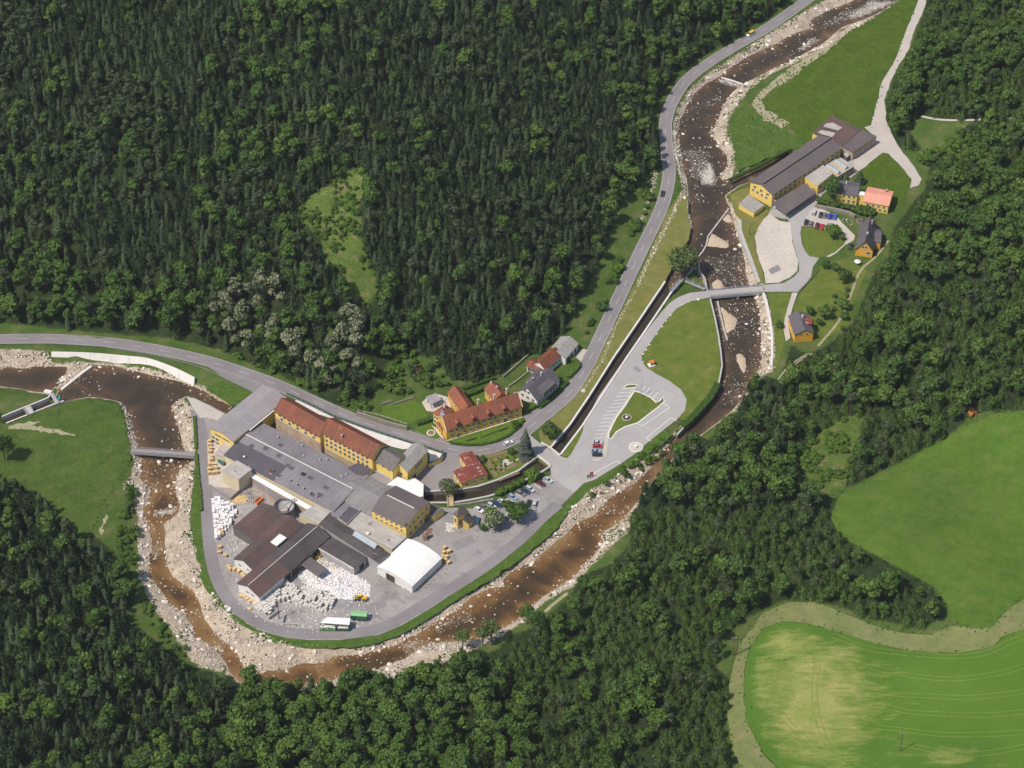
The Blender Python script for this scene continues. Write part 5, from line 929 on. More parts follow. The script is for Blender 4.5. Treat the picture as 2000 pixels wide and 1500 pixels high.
# ------------------------------------------------------------------ vegetation meshes
def leaf_mesh(name, quads, tones, m):
    me = mesh_data(name, [p for q in quads for p in q], [(4*i, 4*i+1, 4*i+2, 4*i+3) for i in range(len(quads))], [m])
    at = me.attributes.new('tone', 'FLOAT', 'FACE'); at.data.foreach_set('value', np.asarray(tones, np.float32)); return me
def tri_mesh(name, verts, faces, tones, m):
    me = mesh_data(name, verts, faces, [m]); at = me.attributes.new('tone', 'FLOAT', 'FACE'); at.data.foreach_set('value', np.asarray(tones, np.float32)); return me
def conifer_mesh(name, seed, m, h=14.0, rad=1.75, whorls=13, nb=8, z0=0.10, droop=0.35, power=0.85):
    r = np.random.default_rng(seed); V = []; F = []; T = []
    def add(vs, fs, t):
        n = len(V); V.extend(vs)
        for f in fs: F.append(tuple(n+i for i in f)); T.append(t)
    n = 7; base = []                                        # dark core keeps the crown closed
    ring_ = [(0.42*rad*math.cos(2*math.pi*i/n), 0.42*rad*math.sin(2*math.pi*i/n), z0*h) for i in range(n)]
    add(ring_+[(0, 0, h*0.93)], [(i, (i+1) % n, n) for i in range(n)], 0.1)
    for w in range(whorls):
        f = w/(whorls-1); z = h*(z0+(0.97-z0)*f); R = rad*(1-f)**power*(0.85+0.3*r.random())+0.10; k = max(4, int(nb*(1-0.45*f))); a0 = r.random()*6.28
        for b in range(k):
            a = a0+2*math.pi*b/k+r.normal(0, 0.15); Rb = R*(0.75+0.45*r.random()); zz = z+r.normal(0, 0.12); dz = -droop*Rb*(0.6+0.8*r.random())
            c, s = math.cos(a), math.sin(a); wd = max(0.28, Rb*0.50)
            def pt(rr, side, up): return (c*rr-s*side, s*rr+c*side, zz+up)
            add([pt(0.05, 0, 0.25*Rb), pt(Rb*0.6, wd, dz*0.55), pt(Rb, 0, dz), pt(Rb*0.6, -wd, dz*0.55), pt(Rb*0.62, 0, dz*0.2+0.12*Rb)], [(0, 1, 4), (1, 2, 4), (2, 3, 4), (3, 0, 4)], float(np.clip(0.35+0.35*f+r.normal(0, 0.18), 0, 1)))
    return tri_mesh(name, V, F, T, m)
def broad_mesh(name, seed, m, h=13.0, rad=3.4, lobes=9, cards=360, size=0.85, z0=0.22, flat_=1.0, core=True):
    r = np.random.default_rng(seed); Q = []; T = []
    L = []
    for i in range(lobes):
        a = 2.4*i+r.random(); rr = rad*0.62*math.sqrt((i+0.3)/lobes); zc = h*(z0+(1-z0)*(0.62-0.34*(rr/rad)**2+0.10*r.normal()))*1.0
        L.append((np.array([rr*math.cos(a), rr*math.sin(a), zc]), rad*(0.40+0.18*r.random())))
    L.append((np.array([0, 0, h*(z0+(1-z0)*0.70)]), rad*0.52))
    tl = [r.normal(0, 0.16) for _ in L]; per = cards//len(L)
    for (c, R), t0 in zip(L, tl):
        d = r.normal(size=(per, 3)); d /= np.linalg.norm(d, axis=1)[:, None]; d[:, 2] = np.where(d[:, 2] < -0.45, -d[:, 2], d[:, 2])
        for v in d:
            p = c+v*R*np.array([1, 1, 0.85*flat_])*(0.82+0.3*r.random()); nrm = v+r.normal(0, 0.45, 3); nrm /= np.linalg.norm(nrm)
            a = np.cross(nrm, r.normal(size=3)); a /= np.linalg.norm(a); b = np.cross(nrm, a); s = size*(0.55+0.8*r.random())
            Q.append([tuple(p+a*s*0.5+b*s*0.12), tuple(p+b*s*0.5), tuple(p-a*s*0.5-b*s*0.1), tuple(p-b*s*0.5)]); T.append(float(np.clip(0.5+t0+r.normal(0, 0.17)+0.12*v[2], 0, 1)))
        if core:
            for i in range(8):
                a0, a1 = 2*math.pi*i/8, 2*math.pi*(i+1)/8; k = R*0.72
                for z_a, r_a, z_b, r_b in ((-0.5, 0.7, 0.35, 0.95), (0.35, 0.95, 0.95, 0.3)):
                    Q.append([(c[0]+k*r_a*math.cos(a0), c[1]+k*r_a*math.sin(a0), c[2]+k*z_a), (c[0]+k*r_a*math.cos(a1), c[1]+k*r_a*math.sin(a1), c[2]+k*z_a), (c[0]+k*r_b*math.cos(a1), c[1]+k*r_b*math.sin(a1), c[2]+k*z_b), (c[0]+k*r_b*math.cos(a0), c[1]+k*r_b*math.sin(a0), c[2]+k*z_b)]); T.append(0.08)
    return leaf_mesh(name, Q, T, m)
def soft_conifer(name, seed, m, h=12.5, rad=2.2, cards=300, size=0.62, z0=0.10, power=0.7):
    r = np.random.default_rng(seed); Q = []; T = []; n = 8; ph = r.random(3)*6.28
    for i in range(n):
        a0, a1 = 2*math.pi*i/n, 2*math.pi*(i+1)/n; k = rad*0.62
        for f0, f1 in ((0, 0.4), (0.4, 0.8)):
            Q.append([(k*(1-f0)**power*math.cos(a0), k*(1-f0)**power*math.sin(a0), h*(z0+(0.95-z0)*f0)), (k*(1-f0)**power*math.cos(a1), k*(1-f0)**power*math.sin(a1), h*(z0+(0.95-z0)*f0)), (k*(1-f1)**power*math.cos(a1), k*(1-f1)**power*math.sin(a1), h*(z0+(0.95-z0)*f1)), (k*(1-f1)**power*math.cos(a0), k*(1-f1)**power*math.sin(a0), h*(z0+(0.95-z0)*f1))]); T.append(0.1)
    for j in range(cards):
        f = 1-math.sqrt(r.random())*0.98; a = r.random()*6.28; lump = 1+0.18*math.sin(3*a+ph[0]+9*f)+0.12*math.sin(5*a+ph[1]-14*f)
        R = rad*(1-f)**power*lump*(0.80+0.32*r.random())+0.08; p = np.array([R*math.cos(a), R*math.sin(a), h*(z0+(0.98-z0)*f)-0.12*R])
        v = np.array([math.cos(a), math.sin(a), 0.55])+r.normal(0, 0.4, 3); v /= np.linalg.norm(v); out = np.array([math.cos(a), math.sin(a), -0.35]); t_ = np.cross(v, out); t_ /= np.linalg.norm(t_)+1e-6; o_ = np.cross(t_, v); s_ = size*(0.55+0.8*r.random())*(0.65+0.5*(1-f))
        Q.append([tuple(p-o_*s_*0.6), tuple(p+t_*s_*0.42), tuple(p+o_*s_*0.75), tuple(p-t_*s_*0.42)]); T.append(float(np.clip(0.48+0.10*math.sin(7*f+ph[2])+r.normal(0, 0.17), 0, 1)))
    return leaf_mesh(name, Q, T, m)
def trunk_mesh(h, r=0.22, limbs=0, seed=0):
    rr = np.random.default_rng(seed); m = MB(); m.tube((0, 0, -0.6), (0.1, 0.05, h*0.5), r, r*0.7, 7).tube((0.1, 0.05, h*0.5), (0.0, 0.1, h*0.92), r*0.7, r*0.15, 6)
    for i in range(limbs):
        a = 2.4*i; z = h*(0.3+0.4*i/max(1, limbs)); m.tube((0, 0, z), (math.cos(a)*h*0.2, math.sin(a)*h*0.2, z+h*0.2), r*0.4, r*0.12, 5)
    return m.data('trunk', 'bark')
KINDS = {
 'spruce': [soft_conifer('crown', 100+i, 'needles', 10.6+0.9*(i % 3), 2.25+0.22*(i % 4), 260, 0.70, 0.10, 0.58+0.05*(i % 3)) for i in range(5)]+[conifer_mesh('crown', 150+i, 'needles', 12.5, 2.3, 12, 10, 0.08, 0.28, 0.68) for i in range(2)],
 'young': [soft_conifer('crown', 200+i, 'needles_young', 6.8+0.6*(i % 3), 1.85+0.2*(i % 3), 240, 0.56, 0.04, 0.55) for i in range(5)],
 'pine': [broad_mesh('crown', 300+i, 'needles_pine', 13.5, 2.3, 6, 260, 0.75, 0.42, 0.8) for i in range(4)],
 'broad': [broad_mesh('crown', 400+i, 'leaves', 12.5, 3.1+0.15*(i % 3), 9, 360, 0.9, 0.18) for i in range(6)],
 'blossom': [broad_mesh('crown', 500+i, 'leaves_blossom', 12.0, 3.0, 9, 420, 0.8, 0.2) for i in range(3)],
 'shrub': [broad_mesh('crown', 600+i, 'leaves', 2.2, 1.3, 6, 150, 0.5, 0.05) for i in range(4)],
 'shrub_fresh': [broad_mesh('crown', 650+i, 'leaves_fresh', 2.0, 1.3, 6, 150, 0.5, 0.05) for i in range(3)],
 'shrub_purple': [broad_mesh('crown', 680+i, 'leaves_purple', 2.4, 1.3, 5, 130, 0.5, 0.05) for i in range(1)],
}
TRUNKS = {'spruce': trunk_mesh(13, 0.2), 'young': trunk_mesh(8, 0.14), 'pine': trunk_mesh(12.5, 0.2, 3), 'broad': trunk_mesh(11, 0.24, 4), 'blossom': trunk_mesh(11, 0.22, 4), 'shrub': trunk_mesh(1.6, 0.08, 3), 'shrub_fresh': trunk_mesh(1.5, 0.08, 3), 'shrub_purple': trunk_mesh(1.6, 0.08, 3)}
FIRST = {}
def plant(kind, x, y, z, s, rz, name, label, cat='tree', group=None, var=None, sz=None):
    i = rng.integers(len(KINDS[kind])) if var is None else var % len(KINDS[kind])
    e = empty(name, (x, y, z), rz); e.scale = (s, s, sz or s); tag(e, label, cat, group)
    link('trunk', TRUNKS[kind], e); c = link('crown', KINDS[kind][i], e); FIRST.setdefault((kind, int(i)), c); return e

# ------------------------------------------------------------------ the woods
def vnoise(p, scale, seed):
    r = np.random.default_rng(seed); g = r.random((64, 64)); q = np.asarray(p)/scale+1000; i = np.floor(q).astype(int); f = q-i; f = f*f*(3-2*f); a = i % 64; b = (i+1) % 64
    return (g[a[:, 0], a[:, 1]]*(1-f[:, 0])+g[b[:, 0], a[:, 1]]*f[:, 0])*(1-f[:, 1])+(g[a[:, 0], b[:, 1]]*(1-f[:, 0])+g[b[:, 0], b[:, 1]]*f[:, 0])*f[:, 1]
def woods():
    st = 3.1; g = np.stack(np.meshgrid(np.arange(-330, 331, st), np.arange(-330, 520, st)), -1).reshape(-1, 2); g[::1] += rng.uniform(-1.25, 1.25, g.shape)
    z = base_h(g); base = to_px(np.column_stack([g, z])); ok = (base[:, 0] > -60) & (base[:, 0] < 2060) & (base[:, 1] > -70) & (base[:, 1] < 1590); g, z, base = g[ok], z[ok], base[ok]
    x, y = base.T; n1 = vnoise(g, 26, 1); n2 = vnoise(g, 60, 2); n3 = vnoise(g, 12, 3); u = rng.random(len(g))
    north = inside(FOREST_PX[0], base)
    # share of broadleaved trees and of pines over the ground
    pb = np.full(len(g), 0.12); pp = np.full(len(g), 0.08)
    pb = np.where(north, 0.05+0.30*sstep((n2-0.5)*4)+0.55*sstep((y-(470+0.05*x))/120)*(x < 800), pb)
    pp = np.where(north, 0.10+0.40*sstep((n1-0.5)*5)*sstep((620-x)/300)+0.18*sstep((n1-0.6)*5), pp)
    near_road = north & (np.abs(segdist(ROAD, g, False)[0]) < 26) & (x > 1100); pb = np.where(near_road, 0.45, pb)
    east = ~north & (y < 1000) & (x > 1200); pb = np.where(east, 0.30+0.5*sstep((n2-0.35)*3), pb); pp = np.where(east, np.where(x > 1540, 0.06, 0.18), pp)
    low = ~north & (y >= 1000); pb = np.where(low, 0.12+0.85*sstep((n2-0.42)*4)*sstep((1150-x)/250), pb)
    pb = np.where(low & (x < 430), 0.25, pb); pb = np.where(low & (x > 450) & (x < 900), 0.88, pb); pb = np.where(low & (x >= 900), 0.08+0.7*sstep((n1-0.62)*6), pb); pp = np.where(low, 0.08, pp)
    plantation = ~north & (x > 1560) & (y > 560) & (y < 960); pb = np.where(plantation, 0.14+0.4*sstep((n1-0.66)*6), pb)
    kind = np.where(u < pb, 'broad', np.where(u < pb+pp*(1-pb), 'pine', 'spruce')).astype(object)
    yng = (~north) & (kind == 'spruce') & (((x >= 880) & (y > 1000)) | (x > 1540)); kind[yng] = 'young'
    keepp = {'broad': 0.40, 'pine': 0.55, 'spruce': 0.86, 'young': 0.80}; kp = np.array([keepp[k] for k in kind]); keep = rng.random(len(g)) < kp
    sc = np.where(kind == 'broad', 0.60+0.85*rng.random(len(g))**1.4, np.where(kind == 'pine', rng.uniform(0.8, 1.15, len(g)), 0.62+0.62*rng.random(len(g))**1.2))
    hh = np.array([{'broad': 11.5, 'pine': 13, 'spruce': 11.2, 'young': 7.2}[k] for k in kind])*sc; cr_ = np.array([{'broad': 2.6, 'pine': 2.0, 'spruce': 1.2, 'young': 1.2}[k] for k in kind])*sc
    top = to_px(np.column_stack([g, z+hh*0.92])); lf = to_px(np.column_stack([g[:, 0]-cr_, g[:, 1], z+hh*0.45])); rt = to_px(np.column_stack([g[:, 0]+cr_, g[:, 1], z+hh*0.45]))
    inn = np.zeros(len(g), bool)
    for f in FOREST_PX: inn |= inside(f, base) & inside(f, top) & ((inside(f, lf) & inside(f, rt)) | ((y > 820) & (x < 1460)))
    for c in CLEAR_PX: inn &= ~inside(c, base) & ~(inside(c, top) & (n3 < 0.75))
    for c in (FIELD_PX, HILLMEADOW_PX, TRACK_PX): inn &= ~inside(c, base)
    inn &= segdist(ROAD, g, False)[0] > 6.0
    keep &= inn & (sdist(RIVER, g) > 2.0)
    # gaps where the forest floor shows
    keep &= ~((vnoise(g, 9, 7) > 0.92) & (rng.random(len(g)) < 0.8))
    g, z, base, kind, sc = g[keep], z[keep], base[keep], kind[keep], sc[keep]
    # flowering acacias in two drifts above the mill
    bl = (inside([(415, 640), (430, 590), (500, 575), (540, 565), (560, 600), (545, 650), (600, 700), (640, 700), (650, 650), (690, 612), (715, 640), (715, 720), (690, 755), (640, 762), (600, 735), (540, 715), (470, 690)], base)) & (rng.random(len(g)) < 0.55) & (kind != 'pine')
    kind[bl] = 'blossom'; rot = rng.uniform(0, 6.28, len(g)); dist = np.linalg.norm(np.column_stack([g, z])-CAM, axis=1)
    infr = (base[:, 0] > 0) & (base[:, 0] < 2000) & (base[:, 1] > 0) & (base[:, 1] < 1500)
    lab = {'spruce': ('spruce_tree', 'dark spruce with pointed crown '), 'young': ('young_spruce_tree', 'young bright green spruce '), 'pine': ('pine_tree', 'grey-green pine with loose crown '), 'broad': ('broadleaf_tree', 'rounded green broadleaf tree '), 'blossom': ('acacia_tree', 'pale cream flowering acacia in the wood above the mill')}
    grp = {'spruce': 'spruces of the near wood', 'young': 'young spruces of the near plantation', 'pine': 'pines in the near woods', 'broad': 'broadleaf trees of the near wood', 'blossom': 'flowering acacias above the mill'}
    stuff = {'spruce': ('spruce_forest', 'dense dark spruce forest covering the far hillsides'), 'young': ('young_spruce_forest', 'dense young spruce plantation on the right slopes'), 'pine': ('pine_forest', 'grey-green pines scattered through the far forest'), 'broad': ('broadleaf_forest', 'green broadleaf trees scattered through the far forest'), 'blossom': ('acacia_forest', 'pale flowering acacias in the far forest')}
    def where(b):
        if b[0] < 450: return 'in the lower left corner wood' if b[1] > 1250 else 'in the wood below the left meadow'
        if b[0] < 950: return 'in the wood below the factory river bend'
        if b[0] < 1250: return 'on the slope between river and bottom edge'
        return 'on the slope left of the crop field' if b[0] < 1480 and b[1] > 1150 else 'on the slopes around the right hill meadow'
    print('trees', {k: int((kind == k).sum()) for k in lab})
    for k in lab:
        ids = np.where(kind == k)[0]; ids = ids[np.argsort(dist[ids]+np.where(infr[ids], 0, 5000))]
        one, rest = ids[:300], ids[300:]
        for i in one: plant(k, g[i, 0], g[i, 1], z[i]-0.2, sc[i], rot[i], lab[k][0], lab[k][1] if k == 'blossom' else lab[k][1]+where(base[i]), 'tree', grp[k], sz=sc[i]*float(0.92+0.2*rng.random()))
        if len(rest) == 0: continue
        nv = len(KINDS[k]); crowns = [FIRST[(k, v)] for v in range(nv) if (k, v) in FIRST]
        me = bpy.data.meshes.new(stuff[k][0]); me.from_pydata(np.column_stack([g[rest], z[rest]-0.2]).tolist(), [], [])
        for nm, tp, arr in (('var', 'INT', rng.integers(0, len(crowns), len(rest)).astype(np.int32)), ('rot', 'FLOAT', rot[rest].astype(np.float32)), ('scl', 'FLOAT', sc[rest].astype(np.float32))):
            me.attributes.new(nm, tp, 'POINT').data.foreach_set('value', arr)
        o = link(stuff[k][0], me); tag(o, stuff[k][1], 'forest', kind='stuff')
        ng = bpy.data.node_groups.new('wood_'+k, 'GeometryNodeTree'); ng.interface.new_socket('Geometry', in_out='INPUT', socket_type='NodeSocketGeometry'); ng.interface.new_socket('Geometry', in_out='OUTPUT', socket_type='NodeSocketGeometry')
        N = ng.nodes; gi = N.new('NodeGroupInput'); go = N.new('NodeGroupOutput'); ip = N.new('GeometryNodeInstanceOnPoints'); jn = N.new('GeometryNodeJoinGeometry')
        for c in crowns:
            oi = N.new('GeometryNodeObjectInfo'); oi.transform_space = 'ORIGINAL'; oi.inputs['Object'].default_value = c; oi.inputs['As Instance'].default_value = True; ng.links.new(oi.outputs['Geometry'], jn.inputs[0])
        def na(nm, tp):
            a = N.new('GeometryNodeInputNamedAttribute'); a.data_type = tp; a.inputs['Name'].default_value = nm; return a.outputs[0]
        cx = N.new('ShaderNodeCombineXYZ'); er = N.new('FunctionNodeEulerToRotation'); ng.links.new(na('rot', 'FLOAT'), cx.inputs[2]); ng.links.new(cx.outputs[0], er.inputs[0])
        ip.inputs['Pick Instance'].default_value = True; ng.links.new(gi.outputs[0], ip.inputs['Points']); ng.links.new(jn.outputs[0], ip.inputs['Instance']); ng.links.new(na('var', 'INT'), ip.inputs['Instance Index']); ng.links.new(er.outputs[0], ip.inputs['Rotation'])
        sx = N.new('ShaderNodeCombineXYZ'); sa = na('scl', 'FLOAT')
        for j in range(3): ng.links.new(sa, sx.inputs[j])
        ng.links.new(sx.outputs[0], ip.inputs['Scale']); ng.links.new(ip.outputs[0], go.inputs[0])
        md = o.modifiers.new('wood', 'NODES'); md.node_group = ng
woods()

# ------------------------------------------------------------------ walls, kerbs, fences
def poly_wall(name, label, pts, z0, z1, th, m, cat='wall', px=True, parent=None, group=None, zpx=0.0, cap=None):
    w = flat(pts, zpx) if px else np.asarray(pts, float); t = np.gradient(w, axis=0); t /= np.hypot(*t.T)[:, None]+1e-9; n = np.stack([-t[:, 1], t[:, 0]], 1)*th/2
    org = w.mean(0); a = w+n-org; b = w-n-org; k = len(w); vs = [(*p, z) for z in (z0, z1) for q in (a, b) for p in q]
    fs = []
    for i in range(k-1): fs += [(i, i+1, 2*k+i+1, 2*k+i), (k+i+1, k+i, 3*k+i, 3*k+i+1), (2*k+i, 2*k+i+1, 3*k+i+1, 3*k+i)]
    fs += [(0, 2*k, 3*k, k), (k-1, 2*k-1, 4*k-1, 3*k-1)]
    if parent is not None:
        o = link(name, mesh_data(name, vs, fs, [m]), parent); o.location = (*org, 0); return o
    if cap:
        o = empty(name, (*org, 0)); link('wall', mesh_data('wall', vs, fs, [m]), o); n2 = n*1.25; a2 = w+n2-org; b2 = w-n2-org; vs2 = [(*p, z) for z in (z1+0.003, z1+0.16) for q in (a2, b2) for p in q]; link('coping', mesh_data('coping', vs2, fs, [cap]), o)
    else: o = link(name, mesh_data(name, vs, fs, [m])); o.location = (*org, 0)
    return tag(o, label, cat, group)
c1 = CANAL1_PX
poly_wall('mill_race_wall', 'pale concrete wall on the road side of the straight mill race', [(1299, 550), (1250, 623), (1198, 699), (1150, 775), (1113, 829.5), (1074, 876)], -3.6, 0.25, 0.7, 'concrete_dark', cap='concrete_white')
poly_wall('mill_race_wall', 'pale concrete wall on the parking side of the straight mill race', [(1095, 888), (1138, 831), (1180, 766), (1222.6, 701), (1270, 632), (1316, 564)], -3.6, 0.22, 0.7, 'concrete_dark', cap='concrete_white')
poly_wall('garden_quay_wall', 'stone quay wall below the flower garden along the curved mill race', [(1049, 893), (1030, 907), (1013, 920), (970, 939), (935, 950.5), (900, 956.5), (870, 959), (830, 961)], -3.6, 0.4, 0.8, 'stone_wall', cap='concrete')
poly_wall('parking_quay_wall', 'grey quay wall on the parking side of the curved mill race', [(835, 982.5), (886, 982.5), (920, 977), (952, 970.5), (972, 964.5), (1000, 950.5), (1027, 937.5), (1058, 922.5), (1073, 912.5)], -3.6, 0.3, 0.8, 'stone_wall', cap='concrete')
poly_wall('overflow_wall', 'second low stone wall beside the overflow channel near the gatehouse', cr(820, 880, 300, [(440, 715), (620, 700), (800, 665), (960, 640)]), -0.2, 0.7, 0.9, 'stone_wall')
poly_wall('side_channel_wall', 'white concrete wall of the narrow channel on the river side', [(4, 814), (40, 799), (80, 783), (94, 777), (100, 769)], -3.5, 0.3, 0.6, 'concrete_white'); poly_wall('side_channel_wall', 'white concrete wall of the narrow channel on the meadow side', [(12, 827), (50, 812), (106, 789.5), (125, 783)], -3.5, 0.3, 0.6, 'concrete_white')
poly_wall('river_wall', 'grey river wall along the edge of the oval lawn', [(1387, 584), (1396, 620), (1403, 655), (1408, 690), (1410, 716), (1404, 748), (1388, 778), (1366, 805), (1342, 828), (1322, 850)], -3.6, 0.3, 0.6, 'concrete_dark', cap='concrete')
poly_wall('river_wall', 'pale concrete river wall opposite the oval lawn', [(1491, 572), (1497, 590), (1504, 625), (1508, 660), (1508, 695), (1506, 715)], -3.2, 0.1, 1.2, 'concrete_white')
poly_wall('river_wall', 'pale sloping stone river wall beside the gravel yard', cr(1300, 380, 260, [(1110, 380), (1120, 540), (1180, 720), (1270, 950), (1330, 1120), (1400, 1320)]), -3.2, 0.2, 1.8, 'concrete')
# battered concrete wall of the left river bend
def batter(name, label, top, zt, bot, zb, m, panels=8):
    a = flat(top, zt); b = flat(bot, zb); a = smooth_line(a, 2.0); ta = np.linspace(0, 1, len(a)); bb = smooth_line(b, 2.0); b = np.stack([np.interp(ta, np.linspace(0, 1, len(bb)), bb[:, k]) for k in (0, 1)], 1)
    o = empty(name, (*a.mean(0), 0)); org = a.mean(0); tag(o, label, 'wall'); nk = len(a); cut = np.linspace(0, nk-1, panels+1).astype(int)
    back = a+(a-b)/np.hypot(*(a-b).T)[:, None]*0.5
    for p in range(panels):
        i0, i1 = cut[p], cut[p+1]; A = a[i0:i1+1]-org; B = b[i0:i1+1]-org; K = back[i0:i1+1]-org; k = len(A)
        sh = 0.02; A[0] += (A[1]-A[0])*sh; A[-1] += (A[-2]-A[-1])*sh; B[0] += (B[1]-B[0])*sh; B[-1] += (B[-2]-B[-1])*sh
        vs = [(*q, zb) for q in B]+[(*q, zt) for q in A]+[(*q, zt) for q in K]+[(*q, zb) for q in K]
        fs = [(r_*k+i, r_*k+i+1, (r_+1)*k+i+1, (r_+1)*k+i) for r_ in range(3) for i in range(k-1)]+[(0, k, 2*k, 3*k), (k-1, 2*k-1, 3*k-1, 4*k-1)]
        link('wall_panel', mesh_data('wall_panel', vs, fs, [m]), o)
    return o
bq = [(500, 240), (690, 243), (880, 250), (1080, 265), (1260, 282), (1430, 300), (1590, 350), (1750, 415), (1900, 490)]; bb = [(500, 322), (690, 325), (880, 328), (1080, 345), (1260, 370), (1430, 400), (1590, 440), (1750, 505), (1895, 565)]
batter('retaining_wall', 'bright white concrete retaining wall above the left river bend', cr(0, 640, 400, bq), 1.0, cr(0, 640, 400, bb), -2.2, 'concrete_white', 8)
poly_wall('stone_retaining_wall', 'weathered stone retaining wall along the road below the garden lawn', K3((745, 545), (900, 600), (1200, 700), (1500, 775)), -0.2, 2.6, 0.8, 'stone_wall')
poly_wall('garden_wall', 'low stone garden wall behind the bright garden lawn', K3((1110, 390), (1260, 350), (1270, 395), (1600, 290)), -0.2, 0.9, 0.5, 'stone_wall')
poly_wall('terrace_wall', 'dry stone terrace wall on the slope behind the white house', K8((1215, 490), (1330, 390), (1460, 275)), -0.3, 1.3, 0.6, 'stone_wall'); poly_wall('terrace_wall', 'lower dry stone terrace wall beside the white house', K8((1265, 585), (1370, 510), (1465, 435)), -0.3, 1.0, 0.6, 'stone_wall')
poly_wall('courtyard_retaining_wall', 'yellow curved retaining wall at the mill courtyard corner', K6((120, 1150), (200, 1115), (270, 1080), (298, 1030), (302, 975)), -0.2, 2.4, 0.6, 'wall_yellow', cap='fence_green')
poly_wall('bunker_wall', 'concrete bunker wall in front of the grey bale rows', K5((340, 850), (450, 925), (570, 1005), (700, 905)), -0.1, 1.9, 0.5, 'concrete'); poly_wall('bunker_wall', 'low concrete bunker wall beside the tall pole', K5((770, 960), (745, 1075), (920, 1080)), -0.1, 1.4, 0.4, 'concrete')
poly_wall('yard_fence_wall', 'dark brown timber fence between the pallet yard and bale stack', K2((230, 400), (400, 510), (550, 600), (680, 480), (750, 380)), -0.1, 2.2, 0.3, 'timber_grey', cat='fence')
poly_wall('bridge_parapet', 'white parapet of the road bridge beside the straight mill race', cr(1060, 700, 320, [(-20, 1035), (100, 1105), (215, 1195)]), -0.2, 0.9, 0.5, 'concrete_white'); poly_wall('bridge_parapet', 'white parapet of the road bridge beside the flower garden', K6((1530, 1008), (1610, 1065), (1690, 1130), (1700, 1160)), -0.2, 0.9, 0.5, 'concrete_white')
sheet('mill_apron', K1((1500, 335), (1545, 312))+K3((0, 388), (400, 583), (1000, 800), (1600, 988))+K6((300, 978), (270, 1070), (130, 1140), (125, 965), (0, 900))+K3((1440, 1060), (1100, 975), (400, 605), (0, 480)), 'concrete_white', 0.09, 20)
def fence(name, label, pts, h, m, step=2.5, rail=(0.95, 0.5), px=True, zpx=0.0, r=0.06, panel=False):
    w = flat(pts, zpx) if px else np.asarray(pts); ac = np.concatenate([[0], np.cumsum(np.hypot(*np.diff(w, axis=0).T))]); n = max(2, int(ac[-1]/step)); q = along(w, np.linspace(0, ac[-1], n+1)); org = w.mean(0); o = empty(name, (*org, zpx)); tag(o, label, 'fence')
    pm = MB().box(-r, r, -r, r, -0.1, h).data('post', m)
    for p in q: link('post', pm, o).location = (*(p-org), 0)
    for f in rail:
        mm = MB()
        for i in range(n): mm.tube((*(q[i]-org), h*f), (*(q[i+1]-org), h*f), r*0.8, n=4)
        mm.build('rail', m, o)
    if panel:
        mm = MB()
        for i in range(n): a, b = q[i]-org, q[i+1]-org; mm.add([(*a, 0.1), (*b, 0.1), (*b, h*0.92), (*a, h*0.92)], [(0, 1, 2, 3)])
        mm.build('mesh_panel', m, o)
    return o
fence('green_fence', 'dark green fence between the mill apron and the road', K3((-300, 240), (0, 378), (400, 577), (1000, 792), (1600, 982))+K6((0, 872), (150, 925), (300, 974)), 1.6, 'fence_green', 3.0, (0.95, 0.5, 0.1), r=0.12)
fence('guard_rail', 'grey metal guard rail along the left road above the river', cr(0, 640, 400, [(0, 166), (500, 163), (1000, 193), (1500, 275), (1850, 360), (2000, 410)])+K1((480, 10), (890, 205)), 0.8, 'metal', 4.0, (0.9, 0.65), r=0.11)
fence('timber_fence', 'timber post fence in front of the palace forecourt lawn', K3((1480, 770), (1700, 830), (1900, 920)), 1.0, 'timber_grey', 3.0, r=0.07)
fence('timber_fence', 'white post fence on top of the stone retaining wall', K3((760, 480), (1100, 560), (1490, 690)), 1.0, 'concrete_white', 3.0, (0.8,), zpx=2.6, r=0.08)
fence('garden_fence', 'dark fence beside the curving works drive and orchard lawn', R3((1110, 500), (1240, 380), (1330, 270)), 1.1, 'wall_dark', 2.5, (0.95, 0.6, 0.3), r=0.09)
# kerbs of the parking islands
ISL = cr(1060, 700, 320, [(1120, 400), (1190, 420), (1320, 480), (1380, 540), (1430, 520), (1470, 470), (1485, 530), (1420, 590), (1290, 690), (1160, 790), (1000, 840), (900, 900), (840, 985), (800, 970), (800, 910), (900, 720), (1000, 580)])
io = sheet('parking_island', ISL, 'lawn_plain', 0.19, 20); poly_wall('kerb', None, ISL+[ISL[0]], 0.05, 0.24, 0.7, 'concrete_white', parent=io)
IS2 = cr(1060, 700, 320, [(985, 370), (1010, 335), (1060, 320), (1160, 322), (1130, 358), (1060, 366)]); io = sheet('parking_island', IS2, 'lawn_plain', 0.19, 20); poly_wall('kerb', None, IS2+[IS2[0]], 0.05, 0.24, 0.6, 'concrete_white', parent=io)
px_path = cr(1060, 700, 320, [(1115, 360), (1000, 570), (870, 740), (800, 900), (775, 1020), (750, 1190), (690, 1235), (610, 1245)]); ribbon(flat(px_path), 1.7, 0.2, 'gravel_road', 'lot_walkway', kind='structure')
ISL3 = cr(1060, 700, 320, [(478, 848), (490, 890), (440, 1000), (350, 1160), (300, 1210), (212, 1182)]); sheet('canal_corner_lawn', ISL3, 'lawn', 0.14, 20)
